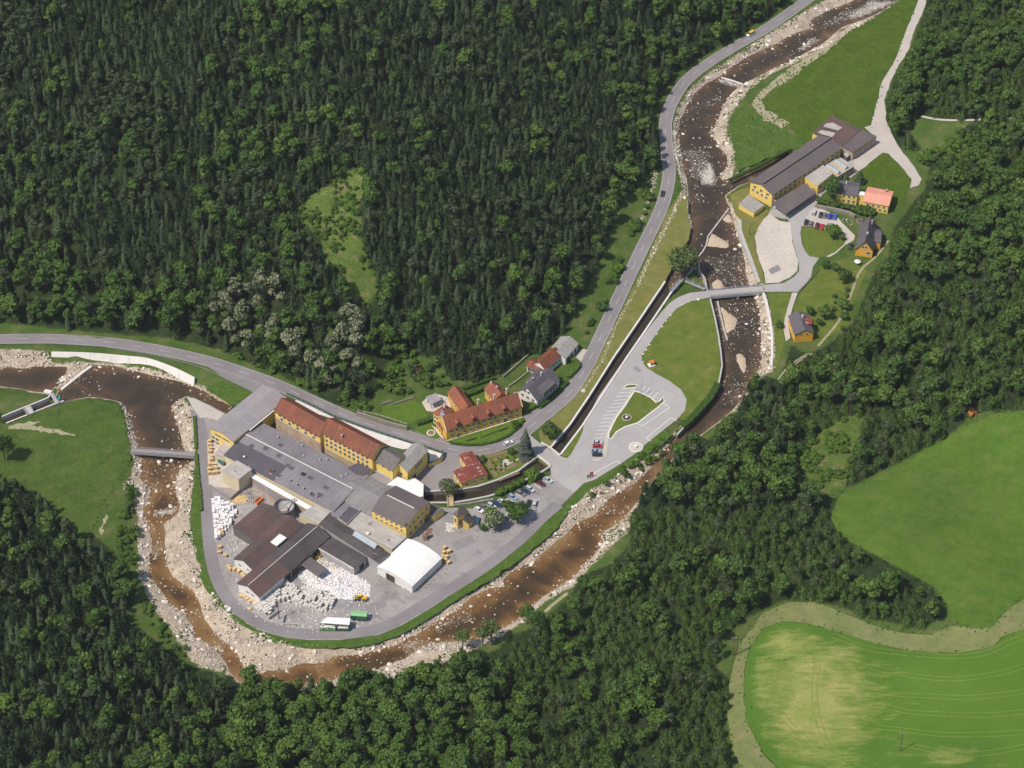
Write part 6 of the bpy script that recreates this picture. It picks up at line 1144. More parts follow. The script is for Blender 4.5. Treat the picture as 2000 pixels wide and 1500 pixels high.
# palace garden surfaces
sheet('palace_path', K6((345, 800), (1330, 488), (1342, 500), (1120, 575), (900, 645), (600, 735), (355, 812)), 'gravel_lot', 0.10, 30)
sheet('palace_terrace', K6((25, 310), (90, 245), (190, 190), (360, 235), (425, 430), (330, 380), (170, 430), (90, 420)), 'gravel_lot', 0.09, 30); sheet('forecourt_paving', K6((150, 600), (210, 640), (265, 690), (330, 800), (270, 755), (215, 690)), 'gravel_lot', 0.10, 30)
sheet('palace_drive', K6((180, 802), (272, 756), (335, 795), (385, 862), (300, 842)), 'asphalt', 0.10, 30); sheet('palace_drive', K6((1345, 490), (1500, 375), (1612, 412), (1400, 565)), 'asphalt', 0.10, 30); sheet('garage_drive', cr(1060, 560, 360, [(325, 770), (430, 672), (492, 690), (400, 862)]), 'gravel_road', 0.10, 30)
q = P(*K6((145, 705))[0]); o = empty('round_bed', (q.x, q.y, 0.1)); tag(o, 'circular flower bed with pale gravel ring beside the palace end', 'flower bed'); MB().cyl(0, 0, 0, 0.12, 2.0, n=24).build('ring', 'concrete_white', o); MB().cyl(0, 0, 0.123, 0.22, 1.5, n=24).build('bed', 'soil', o)
sheet('garden_patio', K6((1040, 1085), (1140, 1035), (1190, 1090), (1330, 1010), (1390, 1040), (1340, 1075), (1300, 1045), (1190, 1100), (1090, 1160)), 'gravel_lot', 0.12, 30)
for p in [((880, 1050), (935, 1165)), ((955, 1065), (1050, 1020)), ((940, 1190), (1000, 1275)), ((1055, 1170), (1100, 1215)), ((1120, 1170), (1260, 1110)), ((1010, 1130), (1050, 1200)), ((870, 1010), (1270, 920)), ((1020, 1320), (1290, 1215))]:
    a, b = flat(K6(*p)); t = (b-a)/np.hypot(*(b-a)); n_ = np.array([-t[1], t[0]])*0.9; sheet('flower_bed_soil', [a+n_, b+n_, b-n_, a-n_], 'soil', 0.13, 30, px=False)

# ------------------------------------------------------------------ weirs, gravel bars, stones
def bar(name, pts, m='sand', zt=0.35):
    q = flat(pts, WL+zt*0.5); b = densify(q, 1.5)+rng.normal(0, 0.15, densify(q, 1.5).shape); lo, hi = b.min(0), b.max(0); g = np.stack(np.meshgrid(np.arange(lo[0], hi[0], 1.6), np.arange(lo[1], hi[1], 1.6)), -1).reshape(-1, 2); g = g[sdist(b, g) < -0.4]
    vs, es, fs, *_ = delaunay_2d_cdt([Vector(v) for v in np.vstack([b, g])], [], [list(range(len(b)))], 1, 1e-4); v = np.array([(a.x, a.y) for a in vs]); z = WL-0.15+zt*sstep(-sdist(b, v)/1.6)+0.1*vnoise(v, 1.5, 5)
    return tag(link(name, mesh_data(name, np.column_stack([v, z]), fs, [m], True)), kind='structure')
bar('gravel_bar', cr(1300, 380, 260, [(700, 560), (820, 640), (960, 720), (960, 810), (780, 790), (615, 770), (640, 660)]), zt=0.6); bar('gravel_bar', cr(1180, 640, 440, [(1160, 235), (1215, 222), (1262, 270), (1270, 340), (1250, 435), (1215, 380), (1180, 300)]), zt=0.5)
bar('gravel_bar', cr(1300, 380, 260, [(690, 1310), (780, 1260), (860, 1300), (880, 1400), (740, 1430), (700, 1400)]), zt=0.5); bar('gravel_bar', cr(1300, 380, 260, [(850, 370), (930, 260), (990, 330), (1010, 450), (900, 410)]), zt=0.6); bar('gravel_bar', R3((240, 620), (330, 700), (460, 800), (420, 900), (320, 950), (290, 800)), zt=0.5)
bar('gravel_bar', cr(1300, 380, 260, [(860, 920), (960, 850), (1000, 800), (1020, 850), (930, 930)]), zt=0.5)
bar('gravel_bar', cr(0, 640, 400, [(560, 500), (650, 440), (700, 400), (860, 360), (800, 430), (620, 560)]), zt=0.9); bar('gravel_bar', cr(480, 1160, 400, [(320, 680), (400, 640), (430, 690), (380, 740)]), zt=0.4)
poly_wall('weir', 'pale concrete weir beam across the left river pool', cr(0, 640, 400, [(600, 598), (700, 518), (800, 438), (890, 372)]), -3.6, -1.9, 1.3, 'concrete_white', zpx=-1.9)
poly_wall('weir', 'angled concrete weir across the river above the bridge', cr(1300, 380, 260, [(950, 210), (820, 380), (690, 552), (640, 620), (610, 760), (560, 850), (430, 1005)]), -3.6, -2.15, 0.7, 'concrete', zpx=-2.2)
poly_wall('weir', 'foaming stone sill across the upper river beside the meadow', [(1409, 151), (1430, 157), (1450, 164)], -3.4, -2.35, 0.8, 'foam', zpx=-2.4)
poly_wall('guide_wall', 'pale narrow guide wall in the river below the road bridge', R3((230, 600), (260, 740), (300, 900), (335, 1020)), -3.4, -1.9, 0.8, 'concrete', zpx=-1.9)
poly_wall('guide_wall', 'short concrete guide wall beside the sluice gates', cr(1300, 380, 260, [(505, 1030), (500, 1130), (590, 1260), (625, 1440)]), -3.4, 0.2, 0.7, 'concrete')
# stones: the 300 that show largest are things of their own, the rest is riprap
ico = bmesh.new(); bmesh.ops.create_icosphere(ico, subdivisions=1, radius=1.0); IV = np.array([v.co[:] for v in ico.verts]); IF = np.array([[v.index for v in f.verts] for f in ico.faces]); ico.free()
def stone_mat():
    m, nt, b = new_mat('stone'); oi = nd(nt, 'ShaderNodeObjectInfo'); a = attr_of(nt, 'tone'); s = math_of(nt, 'ADD', a, math_of(nt, 'MULTIPLY', oi.outputs['Random'], 0.3))
    col = ramp_of(nt, s, [(0.1, (0.26, 0.21, 0.165)), (0.5, (0.52, 0.44, 0.36)), (0.9, (0.70, 0.62, 0.53)), (1.0, (0.78, 0.72, 0.64))]); nt.links.new(col, b.inputs['Base Color']); b.inputs['Roughness'].default_value = 0.9; b.inputs['Specular IOR Level'].default_value = 0.1
stone_mat()
def scatter(poly_px, z, dens):
    q = flat(poly_px, z); lo, hi = q.min(0), q.max(0); n = int((hi-lo).prod()*dens); p = rng.uniform(lo, hi, (n, 2)); return p[inside(q, p)]
pts = []; siz = []
for gi, q in enumerate(GRAVEL):
    p = scatter(q, -1.0, 1.5); d = sdist(RIVER, p); c = vnoise(p, 7, 21+gi); k = (rng.random(len(p)) < np.where(d > 0, 0.24+0.9*sstep((c-0.38)*4), 0.10*sstep((d+3)/3)+0.03)); p = p[k]; pts.append(p); siz.append(rng.lognormal(-0.90, 0.42, len(p)))
p = scatter(RIVER_PX, WL, 0.20); c = vnoise(p, 16, 9); rp = np.zeros(len(p))
for q, k in RAPIDS: rp = np.maximum(rp, k*np.clip(0.6-sdist(flat(q, WL), p)/3, 0, 1))
k = rng.random(len(p)) < (0.03+0.40*sstep((c-0.52)*5)*(0.4+0.6*(p[:, 1] > 0))+0.10*(p[:, 1] > 10)+0.9*rp); p = p[k]; pts.append(p); siz.append(rng.lognormal(-1.05, 0.36, len(p)))
for q, kk in RAPIDS:
    p = scatter(q, WL, 0.55*kk); pts.append(p); siz.append(rng.lognormal(-1.1, 0.3, len(p)))
for line in ([(1012, 30), (960, 130), (880, 260), (790, 430), (700, 660), (640, 800), (560, 940), (440, 1130)],):
    w = along(flat(cr(1060, 560, 360, line)), np.arange(0, 175, 0.33)); w = w+rng.normal(0, 0.45, w.shape); pts.append(w); siz.append(rng.lognormal(-1.25, 0.3, len(w)))
for line in ([(1335, 372), (1318, 410), (1295, 455), (1270, 505), (1245, 560)], [(1281, 336), (1272, 380), (1258, 415), (1247, 445)], [(1322, 228), (1318, 260), (1322, 305), (1333, 350)], [(232, 783), (246, 796), (252, 815), (258, 845), (268, 880)], [(368, 777), (385, 783), (415, 797), (440, 810)]):
    L_ = flat(line); tot = np.sum(np.hypot(*np.diff(L_, axis=0).T)); w = along(L_, np.arange(0, tot, 0.3)); w = w+rng.normal(0, 0.6, w.shape); pts.append(w); siz.append(rng.lognormal(-0.9, 0.3, len(w)))
DYKE = [(1633, 80), (1634, 90), (1600, 112), (1545, 156), (1508, 180), (1490, 198), (1502, 216), (1542, 240), (1528, 252), (1494, 236), (1466, 206), (1480, 182), (1520, 148), (1600, 95)]
p = scatter(DYKE, 0, 0.9); p = p[rng.random(len(p)) < 0.5]; pts.append(p); siz.append(rng.lognormal(-1.35, 0.3, len(p)))
p = scatter(cr(1540, 320, 260, [(790, 800), (980, 850), (950, 940), (780, 860)]), 0, 0.8); pts.append(p); siz.append(rng.lognormal(-0.9, 0.3, len(p)))
SP = np.vstack(pts); SS = np.concatenate(siz); hz = height(SP); inr = (sdist(RIVER, SP) < 0.3); SZ = np.where(inr, np.maximum(hz, WL-0.1), hz)
far = np.ones(len(SP), bool)
for h_ in HARDW[:2]+HARDW[7:8]: far &= sdist(h_, SP) > 0.3
SP, SS, SZ = SP[far], np.minimum(SS[far], 1.3), SZ[far]
spx = to_px(np.column_stack([SP, SZ])); vis = (spx[:, 0] > 5) & (spx[:, 0] < 1995) & (spx[:, 1] > 5) & (spx[:, 1] < 1495)
for f in FOREST_PX: vis &= ~inside(f, spx)
order = np.argsort(-(SS*vis)); big, small = order[:300], order[300:]
SM = []
for i in range(5):
    r = np.random.default_rng(900+i); v = IV*(1+r.normal(0, 0.16, (len(IV), 1)))*np.array([1, 0.8, 0.6]); me = mesh_data('boulder', v, IF, ['stone']); at = me.attributes.new('tone', 'FLOAT', 'FACE'); at.data.foreach_set('value', np.full(len(IF), 0.55+0.08*i, np.float32)); SM.append(me)
for i in big:
    o = link('boulder', SM[rng.integers(5)]); s = float(SS[i]); o.location = (SP[i, 0], SP[i, 1], SZ[i]+0.12*s); o.scale = (s, s, s*float(rng.uniform(0.8, 1.1))); o.rotation_euler = (rng.uniform(-.3, .3), rng.uniform(-.3, .3), rng.uniform(0, 6.28))
    x, y = spx[i]; w_ = 'by the upper river beside the works' if x > 1290 and y < 480 else 'by the river around the road bridge' if x > 1290 else 'by the river below the parking lot' if x > 950 else 'by the river at the factory corner' if y > 1080 else 'by the river left of the factory'
    tag(o, 'large pale boulder '+w_, 'boulder', 'large boulders '+w_)
def stone_field(name, label, idx):
    n = len(idx); a = rng.uniform(0, 6.28, n); c, s = np.cos(a), np.sin(a); V = IV[None]*(1+rng.normal(0, 0.14, (n, len(IV), 1)))*np.array([1, 0.8, 0.65]); X = V[..., 0]*c[:, None]-V[..., 1]*s[:, None]; Y = V[..., 0]*s[:, None]+V[..., 1]*c[:, None]
    W_ = np.stack([X, Y, V[..., 2]], -1)*SS[idx][:, None, None]*0.9+np.column_stack([SP[idx], SZ[idx]+0.1*SS[idx]])[:, None, :]
    F_ = (IF[None]+(np.arange(n)*len(IV))[:, None, None]).reshape(-1, 3); me = bpy.data.meshes.new(name); me.vertices.add(n*len(IV)); me.vertices.foreach_set('co', W_.reshape(-1).astype(np.float32)); me.loops.add(len(F_)*3); me.loops.foreach_set('vertex_index', F_.reshape(-1).astype(np.int32)); me.polygons.add(len(F_)); me.polygons.foreach_set('loop_start', (np.arange(len(F_))*3).astype(np.int32)); me.update(calc_edges=True)
    at = me.attributes.new('tone', 'FLOAT', 'FACE'); at.data.foreach_set('value', np.repeat(np.clip(rng.normal(0.5, 0.2, n), 0, 1), len(IF)).astype(np.float32)); me.materials.append(MATS['stone']); tag(link(name, me), label, 'stones', kind='stuff')
print('stones', len(small)); stone_field('river_stones', 'pale loose stones and riprap along the river banks', small)

def tufts():
    pts = []
    for gi, q in enumerate(GRAVEL):
        p = scatter(q, -1.0, 0.8); d = sdist(RIVER, p); dg = -sdist(flat(q, -1.0), p); c = vnoise(p, 6, 71+gi); k = (d > 1.5) & (rng.random(len(p)) < sstep((c-0.46)*5)*np.where(dg < 4.5, 0.9, 0.22)); pts.append(p[k])
    p = scatter(LEFT_MEADOW, 0, 0.012); pts.append(p); p = scatter(DYKE, 0, 0.35); pts.append(p); p = scatter(BANK_MEADOW, 0, 0.05); pts.append(p)
    for poly, per in ((HILLMEADOW_PX, 1.2), (TRACK_PX, 1.2), (CLEAR_PX[0], 0.6), (CLEAR_PX[1], 0.6), (NORTH_MEADOW, 2.0), (LEFT_MEADOW, 1.5)):
        d = densify(land(poly), per); pts.append(d+rng.normal(0, 1.1, d.shape))
    p = np.vstack(pts); z = height(p); Q = []; T = []
    for (x, y), zz in zip(p, z):
        s0 = rng.uniform(0.25, 0.75)
        for k in range(5):
            a = rng.uniform(0, 6.28); v = np.array([math.cos(a), math.sin(a), 0.9]); v /= np.linalg.norm(v); o3 = np.array([x, y, zz+0.15*s0])+np.array([math.cos(a), math.sin(a), 0])*s0*0.5+np.array([0, 0, 0.25*s0]); u = np.cross(v, rng.normal(size=3)); u /= np.linalg.norm(u); b = np.cross(v, u); s = s0*0.6
            Q.append([tuple(o3+u*s), tuple(o3+b*s), tuple(o3-u*s), tuple(o3-b*s)]); T.append(float(np.clip(rng.normal(0.5, 0.2), 0, 1)))
    o = link('bank_weeds', leaf_mesh('bank_weeds', Q, T, 'leaves')); tag(o, 'tufts of green weeds growing between the bank stones', 'weeds', kind='stuff'); print('tufts', len(p))
tufts()

# ------------------------------------------------------------------ bridges
def bridge(name, label, a, b, w, z, m_deck, m_side, posts=12, th=0.5, rail_h=1.1, girder=0.9, pier=None, planks=0):
    A = P(*a, z); B = P(*b, z); e = B-A; L = e.length; o = empty(name, ((A.x+B.x)/2, (A.y+B.y)/2, 0), math.atan2(e.y, e.x)); tag(o, label, 'bridge')
    if planks:
        pm = MB().box(-L/planks*0.46, L/planks*0.46, -w/2, w/2, z-0.12, z).data('plank', m_deck)
        for i in range(planks): link('plank', pm, o).location = (-L/2+L*(i+0.5)/planks, 0, 0)
        for s in (-1, 1): MB().box(-L/2, L/2, s*w*0.35-0.15, s*w*0.35+0.15, z-0.7, z-0.13).build('beam', m_side, o)
    else: MB().box(-L/2, L/2, -w/2, w/2, z-th, z).build('deck', m_deck, o)
    pm = MB().box(-0.09, 0.09, -0.09, 0.09, z, z+rail_h).data('railing_post', m_side)
    for s in (-1, 1):
        if girder: MB().box(-L/2, L/2, s*(w/2+0.14)-0.12, s*(w/2+0.14)+0.12, z-girder, z+0.12).build('girder', m_side, o)
        for i in range(posts): link('railing_post', pm, o).location = (-L/2+L*(i+0.5)/posts, s*(w/2+0.1), 0)
        mm = MB()
        for f in (1.0, 0.55): mm.tube((-L/2, s*(w/2+0.1), z+rail_h*f), (L/2, s*(w/2+0.1), z+rail_h*f), 0.08, n=4)
        mm.build('railing', m_side, o)
    for t in (pier or []): MB().box(-L/2+L*t-0.5, -L/2+L*t+0.5, -w/2, w/2, -4.0, z-th-0.003).build('pier', 'concrete', o)
    return o
bridge('road_bridge', 'grey road bridge with steel railing crossing the river to the works', (1384, 574), (1491, 564.5), 4.6, 0.35, 'asphalt_lot', 'metal', 15, 0.5, 1.1, 1.2, [0.52])
bridge('footbridge', 'long grey timber footbridge from the left meadow to the factory', (256, 880), (381, 889), 2.6, 0.9, 'timber_grey', 'timber_grey', 18, rail_h=1.2, girder=0.8, planks=48)
bridge('plank_bridge', 'small brown plank bridge over the mill race beside the gatehouse', *K7((390, 560), (400, 720)), 2.4, 0.55, 'timber', 'timber', 6, girder=0.4, planks=16)
bridge('plank_bridge', 'small pale bridge over the narrow channel on the left meadow', *cr(0, 640, 400, [(260, 775), (300, 840)]), 3.0, 0.45, 'concrete', 'metal', 4, girder=0.3)
# sluices
def sluice(name, label, a, b, z, gates, m='metal'):
    A = P(*a, z); B = P(*b, z); e = B-A; L = e.length; o = empty(name, ((A.x+B.x)/2, (A.y+B.y)/2, 0), math.atan2(e.y, e.x)); tag(o, label, 'sluice')
    MB().box(-L/2, L/2, -0.7, 0.7, z-0.15, z).build('walkway', m, o)
    for s in (-0.7, 0.7):
        MB().tube((-L/2, s, z+1.0), (L/2, s, z+1.0), 0.06, n=4).build('railing', m, o)
    pm = MB().box(-0.15, 0.15, -0.15, 0.15, -3.5, z+1.8).data('gate_post', m); gm = MB().box(-1.0, 1.0, -0.08, 0.08, -3.2, z-0.2).data('gate', 'timber_grey')
    for i in range(gates+1): link('gate_post', pm, o).location = (-L/2+L*i/gates, 1.0, 0)
    for i in range(gates): g_ = link('gate', gm, o); g_.location = (-L/2+L*(i+0.5)/gates, 1.0, 0); g_.scale.x = L/gates*0.45
    return o
sluice('sluice', 'grey metal sluice walkway over the head of the mill race', *cr(1300, 380, 260, [(90, 1450), (240, 1280)]), 0.9, 3); sluice('sluice', 'grey metal footway beside the road bridge on the grassy point', *cr(1300, 380, 260, [(300, 1300), (590, 1425)]), 0.6, 3)
sluice('sluice', 'small sluice with pale deck at the left weir end', *cr(0, 640, 400, [(500, 640), (560, 740)]), 0.6, 2, 'concrete')
c_ = P(*cr(0, 640, 400, [(550, 690)])[0], 0.5); o = empty('gate_machine', (c_.x+1.2, c_.y, 0.0)); tag(o, 'turquoise gate machinery at the left weir', 'machine'); mat('turquoise', (0.05, 0.38, 0.32), (0.04, 0.3, 0.26), 1, 0.5); MB().box(-0.5, 0.5, -1.6, 1.6, -1.5, 0.6).build('frame', 'turquoise', o); MB().cyl(0, -0.9, 0.603, 1.2, 0.45, n=10).cyl(0, 0.9, 0.603, 1.2, 0.45, n=10).build('motor', 'turquoise', o)
poly_wall('timber_stack', 'stack of pale beams on the left weir bank', cr(0, 640, 400, [(430, 600), (500, 615)]), -1.9, -0.9, 2.2, 'concrete_white', cat='beams')

# ------------------------------------------------------------------ vehicles
PAINT = {'silver': (0.50, 0.52, 0.55), 'white': (0.80, 0.80, 0.79), 'black': (0.018, 0.019, 0.022), 'dark_blue': (0.02, 0.035, 0.13), 'light_blue': (0.26, 0.37, 0.52), 'maroon': (0.10, 0.015, 0.02), 'red': (0.55, 0.02, 0.02), 'grey': (0.18, 0.18, 0.19), 'blue': (0.03, 0.05, 0.32), 'bright_blue': (0.06, 0.13, 0.50), 'teal': (0.02, 0.10, 0.17), 'cream': (0.72, 0.70, 0.62), 'yellow': (0.80, 0.48, 0.04), 'green': (0.10, 0.30, 0.11), 'green_light': (0.27, 0.52, 0.22), 'orange': (0.75, 0.22, 0.05), 'green_dark': (0.03, 0.13, 0.09)}
for k, c in PAINT.items():
    m, nt, b = new_mat('paint_'+k if k != 'white' else 'paint_car_white'); col = ramp_of(nt, noise_of(nt, 1.5, 3), [(0.3, c), (0.7, tuple(x*0.9 for x in c))]); nt.links.new(col, b.inputs['Base Color']); b.inputs['Roughness'].default_value = 0.3; b.inputs['Coat Weight'].default_value = 0.5; b.inputs['Coat Roughness'].default_value = 0.1
def pm_(k): return MATS['paint_car_white' if k == 'white' else 'paint_'+k]
def side_solid(prof, w0, inset=0.0):
    n = len(prof); vs = [(x, -w0, z) for x, z in prof]+[(x, w0, z) for x, z in prof]; fs = [tuple(range(n)), tuple(range(2*n-1, n-1, -1))]+[(i, n+i, n+(i+1) % n, (i+1) % n) for i in range(n)]
    return vs, fs
def car_meshes(kind):
    wagon = kind == 'wagon'; van = kind == 'van'; L = 2.15 if not van else 2.4
    if van:
        body = [(-L, 0.35), (-L, 1.15), (-L+0.05, 1.2), (1.6, 1.2), (2.25, 1.0), (L, 0.8), (L, 0.35)]; gb = ((-2.38, 1.65, -0.88, 0.88), (-2.25, 0.75, -0.78, 0.78), 1.18, 1.85); top = (-2.25, 0.75, -0.79, 0.79, 1.85, 1.95)
    elif wagon:
        body = [(-L, 0.3), (-L, 0.85), (-L+0.1, 0.95), (0.95, 0.95), (1.9, 0.82), (L, 0.65), (L, 0.3)]; gb = ((-2.08, 1.0, -0.8, 0.8), (-1.8, 0.2, -0.64, 0.64), 0.93, 1.40); top = (-1.82, 0.22, -0.65, 0.65, 1.40, 1.47)
    else:
        body = [(-L, 0.3), (-L, 0.82), (-L+0.12, 0.93), (0.95, 0.93), (1.9, 0.80), (L, 0.62), (L, 0.3)]; gb = ((-1.75, 1.0, -0.8, 0.8), (-1.15, 0.15, -0.62, 0.62), 0.91, 1.36); top = (-1.17, 0.17, -0.63, 0.63, 1.36, 1.43)
    bm_ = MB(); bm_.add(*side_solid(body, 0.88)); out = {'body': bm_.data('body', pm_('silver')), 'roof': MB().box(*top).data('roof', pm_('silver')), 'cabin': MB().frus(*gb).data('cabin', 'glass')}
    w = MB(); n = 12
    w.v = [(0.31*math.cos(6.283*i/n), y, 0.31+0.31*math.sin(6.283*i/n)) for y in (-0.11, 0.11) for i in range(n)]; w.f = [tuple(range(n)), tuple(range(2*n-1, n-1, -1))]+[(i, n+i, n+(i+1) % n, (i+1) % n) for i in range(n)]; w.mi = [0]*len(w.f)
    out['wheel'] = w.data('wheel', 'tyre'); out['rim'] = MB().box(-0.16, 0.16, -0.125, 0.125, 0.15, 0.47).data('rim', 'metal')
    out['headlight'] = MB().box(L-0.05, L+0.02, -0.2, 0.2, 0.6, 0.74).data('headlight', 'lamp_glass'); out['tail'] = MB().box(-L-0.02, -L+0.05, -0.14, 0.14, 0.62, 0.8).data('tail_light', 'tail_red'); out['L'] = L
    return out
CARM = {k: car_meshes(k) for k in ('saloon', 'wagon', 'van')}
def paint(o, m): o.material_slots[0].link = 'OBJECT'; o.material_slots[0].material = m
def car(px, d, col, label, kind='saloon', cat='car', roof=None, group=None, z=0.12):
    M_ = CARM[kind]; c = P(*px, 0.5); a = P(*px, 0); b = P(px[0]+d[0]*0.3, px[1]+d[1]*0.3, 0); e = b-a; o = empty('van' if kind == 'van' else 'car', (c.x, c.y, z), math.atan2(e.y, e.x)); o.scale = (1.06, 1.06, 1.06); tag(o, label, cat, group)
    paint(link('body', M_['body'], o), pm_(col)); paint(link('roof', M_['roof'], o), pm_(roof or col)); link('cabin', M_['cabin'], o)
    for x in (-1.32, 1.3):
        for y in (-0.8, 0.8): w = link('wheel', M_['wheel'], o); w.location = (x, y, 0); link('rim', M_['rim'], w)
    for y in (-0.62, 0.62): link('headlight', M_['headlight'], o).location = (0, y, 0); link('tail_light', M_['tail'], o).location = (0, y, 0)
    return o
G = 'cars parked in the lower car park'; D = (100, 58)
for p, c, l, k in [((1670, 385), 'silver', 'silver saloon in the uppermost bay of the lower car park', 'saloon'), ((1575, 430), 'maroon', 'dark maroon car second from the top in the lower car park', 'saloon'), ((1435, 505), 'silver', 'silver hatchback beside the dark blue car near the hedge row', 'wagon'), ((1380, 530), 'dark_blue', 'dark blue saloon between two silver cars in the car park', 'saloon'), ((1315, 560), 'grey', 'grey estate car with pale roof below the dark blue saloon', 'wagon'), ((1210, 610), 'light_blue', 'light blue estate car alone in the middle bays', 'wagon'), ((1075, 670), 'silver', 'pale silver car behind the trees next to a dark blue car', 'saloon'), ((1010, 705), 'dark_blue', 'dark blue hatchback left of the pale silver car', 'wagon'), ((935, 720), 'silver', 'silver compact van beside the dark blue hatchback', 'wagon'), ((840, 740), 'grey', 'dark grey car near the quay wall end', 'saloon'), ((770, 775), 'white', 'white car nearest the gatehouse', 'saloon')]:
    car(K7(p)[0], D, c, l, k, group=G)
car(K7((750, 920))[0], (18, -90), 'teal', 'blue estate car parked beside the gatehouse', 'wagon', group=G); car(K7((1415, 690))[0], (30, -75), 'black', 'black car parked right of the dark tree', 'wagon', group=G); car(K7((1495, 690))[0], (22, -80), 'silver', 'silver car parked beside the black car at the road', 'wagon', group=G); car(K7((1130, 860))[0], (60, -60), 'white', 'white car half hidden between the two car park trees', group=G)
for p, c, l, k in [((670, 1030), 'silver', 'silver car at the top of the short row by the walkway', 'saloon'), ((670, 1075), 'red', 'bright red car in the middle of the upper lot', 'saloon'), ((650, 1135), 'light_blue', 'pale blue car below the red car', 'saloon'), ((665, 1178), 'black', 'black car at the end of the short row', 'saloon')]:
    car(cr(1060, 700, 320, [p])[0], (100, 6), c, l, k, group='cars in the upper parking lot')
car(K6((1155, 838))[0], (100, -36), 'white', 'white estate car driving past the palace lawn', 'wagon'); car(cr(1240, 180, 320, [(338, 1240)])[0], (12, -80), 'black', 'black car driving on the upper main road', 'saloon'); car(cr(1380, 0, 440, [(390, 305)])[0], (-75, 48), 'white', 'white delivery van with yellow roof driving on the far road', 'van', 'van', roof='yellow')
for p, c, l, k in [((385, 735), 'silver', 'silver car parked alone beside the works drive hedge', 'wagon'), ((485, 770), 'black', 'black car in the back row at the works', 'saloon'), ((545, 775), 'grey', 'grey car between black and blue cars at the works', 'saloon'), ((622, 790), 'blue', 'deep blue car in the back row at the works', 'wagon'), ((695, 800), 'bright_blue', 'bright blue car at the end of the back row', 'saloon'), ((265, 880), 'black', 'black car in the front row beside the drive', 'wagon'), ((337, 905), 'grey', 'grey car in the front row at the works', 'saloon'), ((428, 930), 'maroon', 'dark red car beside the bright red one', 'saloon'), ((500, 950), 'red', 'bright red car in the front row at the works', 'saloon'), ((935, 1240), 'black', 'black car parked before the steep roofed cottage', 'saloon')]:
    car(R2(p)[0], (24, -70), c, l, k, group='cars parked at the upper works', z=0.13)

# ------------------------------------------------------------------ yard goods
BALE = []
for i in range(6):
    r = np.random.default_rng(40+i); b = bmesh.new(); bmesh.ops.create_cube(b, size=1.0); bmesh.ops.subdivide_edges(b, edges=b.edges, cuts=1, use_grid_fill=True)
    for v in b.verts: v.co = v.co*Vector((1.25, 1.2, 1.1)); v.co += Vector(r.normal(0, 0.06, 3)); v.co.z += 0.55
    me = bpy.data.meshes.new('paper_bale'); b.to_mesh(me); b.free(); me.materials.append(MATS['paper' if i < 3 else 'paper_grey']); BALE.append(me)
def bales(poly, label, group, grey, levels, step=1.45, ang=0.0, limit=150):
    q = flat(poly, 1.0); c, s = math.cos(ang), math.sin(ang); R_ = np.array([[c, -s], [s, c]]); lo, hi = (q@R_).min(0), (q@R_).max(0); g = np.stack(np.meshgrid(np.arange(lo[0], hi[0], step), np.arange(lo[1], hi[1], step)), -1).reshape(-1, 2)@R_.T; g = g[inside(q, g)]
    spots = [(p, l, l == levels_-1) for p in g for levels_ in (levels(p),) for l in range(levels_)]
    ids = sorted(range(len(spots)), key=lambda i: (not spots[i][2], rng.random())); V = []; F = []
    for j, i in enumerate(ids):
        p, l, top = spots[i]; lx = p[0]+rng.normal(0, 0.07); ly = p[1]+rng.normal(0, 0.07); lz = 0.1+l*1.12; az = ang+rng.normal(0, 0.14); me = BALE[rng.integers(3)+(3 if grey else 0)]; hz_ = float(rng.uniform(0.85, 1.15))
        if j < limit:
            o = link('paper_bale', me); o.location = (lx, ly, lz); o.rotation_euler = (0, 0, az); o.scale = (1, float(rng.uniform(0.85, 1.1)), hz_); tag(o, label, 'paper bale', group)
        else:
            n = len(V); c_, s_ = math.cos(az), math.sin(az); V += [(v.co.x*c_-v.co.y*s_+lx, v.co.x*s_+v.co.y*c_+ly, v.co.z+lz) for v in me.vertices]; F += [tuple(n+k for k in f.vertices) for f in me.polygons]
    if V: tag(link('paper_bales', mesh_data('paper_bales', V, F, ['paper_grey' if grey else 'paper'])), 'further '+label.replace('paper bale', 'paper bales'), 'paper bales', kind='stuff')
bales(K2((235, 600), (330, 560), (430, 600), (600, 700), (620, 760), (540, 960), (470, 1000), (330, 1200), (290, 1200), (265, 980)), 'white paper bale in the bright stack beside the ring road', 'white bales beside the ring road', False, lambda p: 2 if rng.random() < 0.5 else 1, 1.34, 0.15, 120)
bales(K5((350, 845), (640, 565), (720, 640), (580, 960)), 'grey paper bale in the neat rows beside the longest shed', 'grey bales beside the longest shed', True, lambda p: 2, 1.3, math.atan2(0.62, 0.78), 80)
bales(K5((690, 540), (780, 495), (930, 590), (1290, 640), (1460, 735), (1400, 850), (1280, 890), (1110, 870), (930, 780), (820, 760), (700, 790), (680, 720), (760, 640)), 'grey paper bale in the loose front stack of the yard', 'grey bales in the front stack', True, lambda p: int(rng.random() < 0.88)*(1+int(rng.random() < 0.8)), 1.38, -0.35, 100)
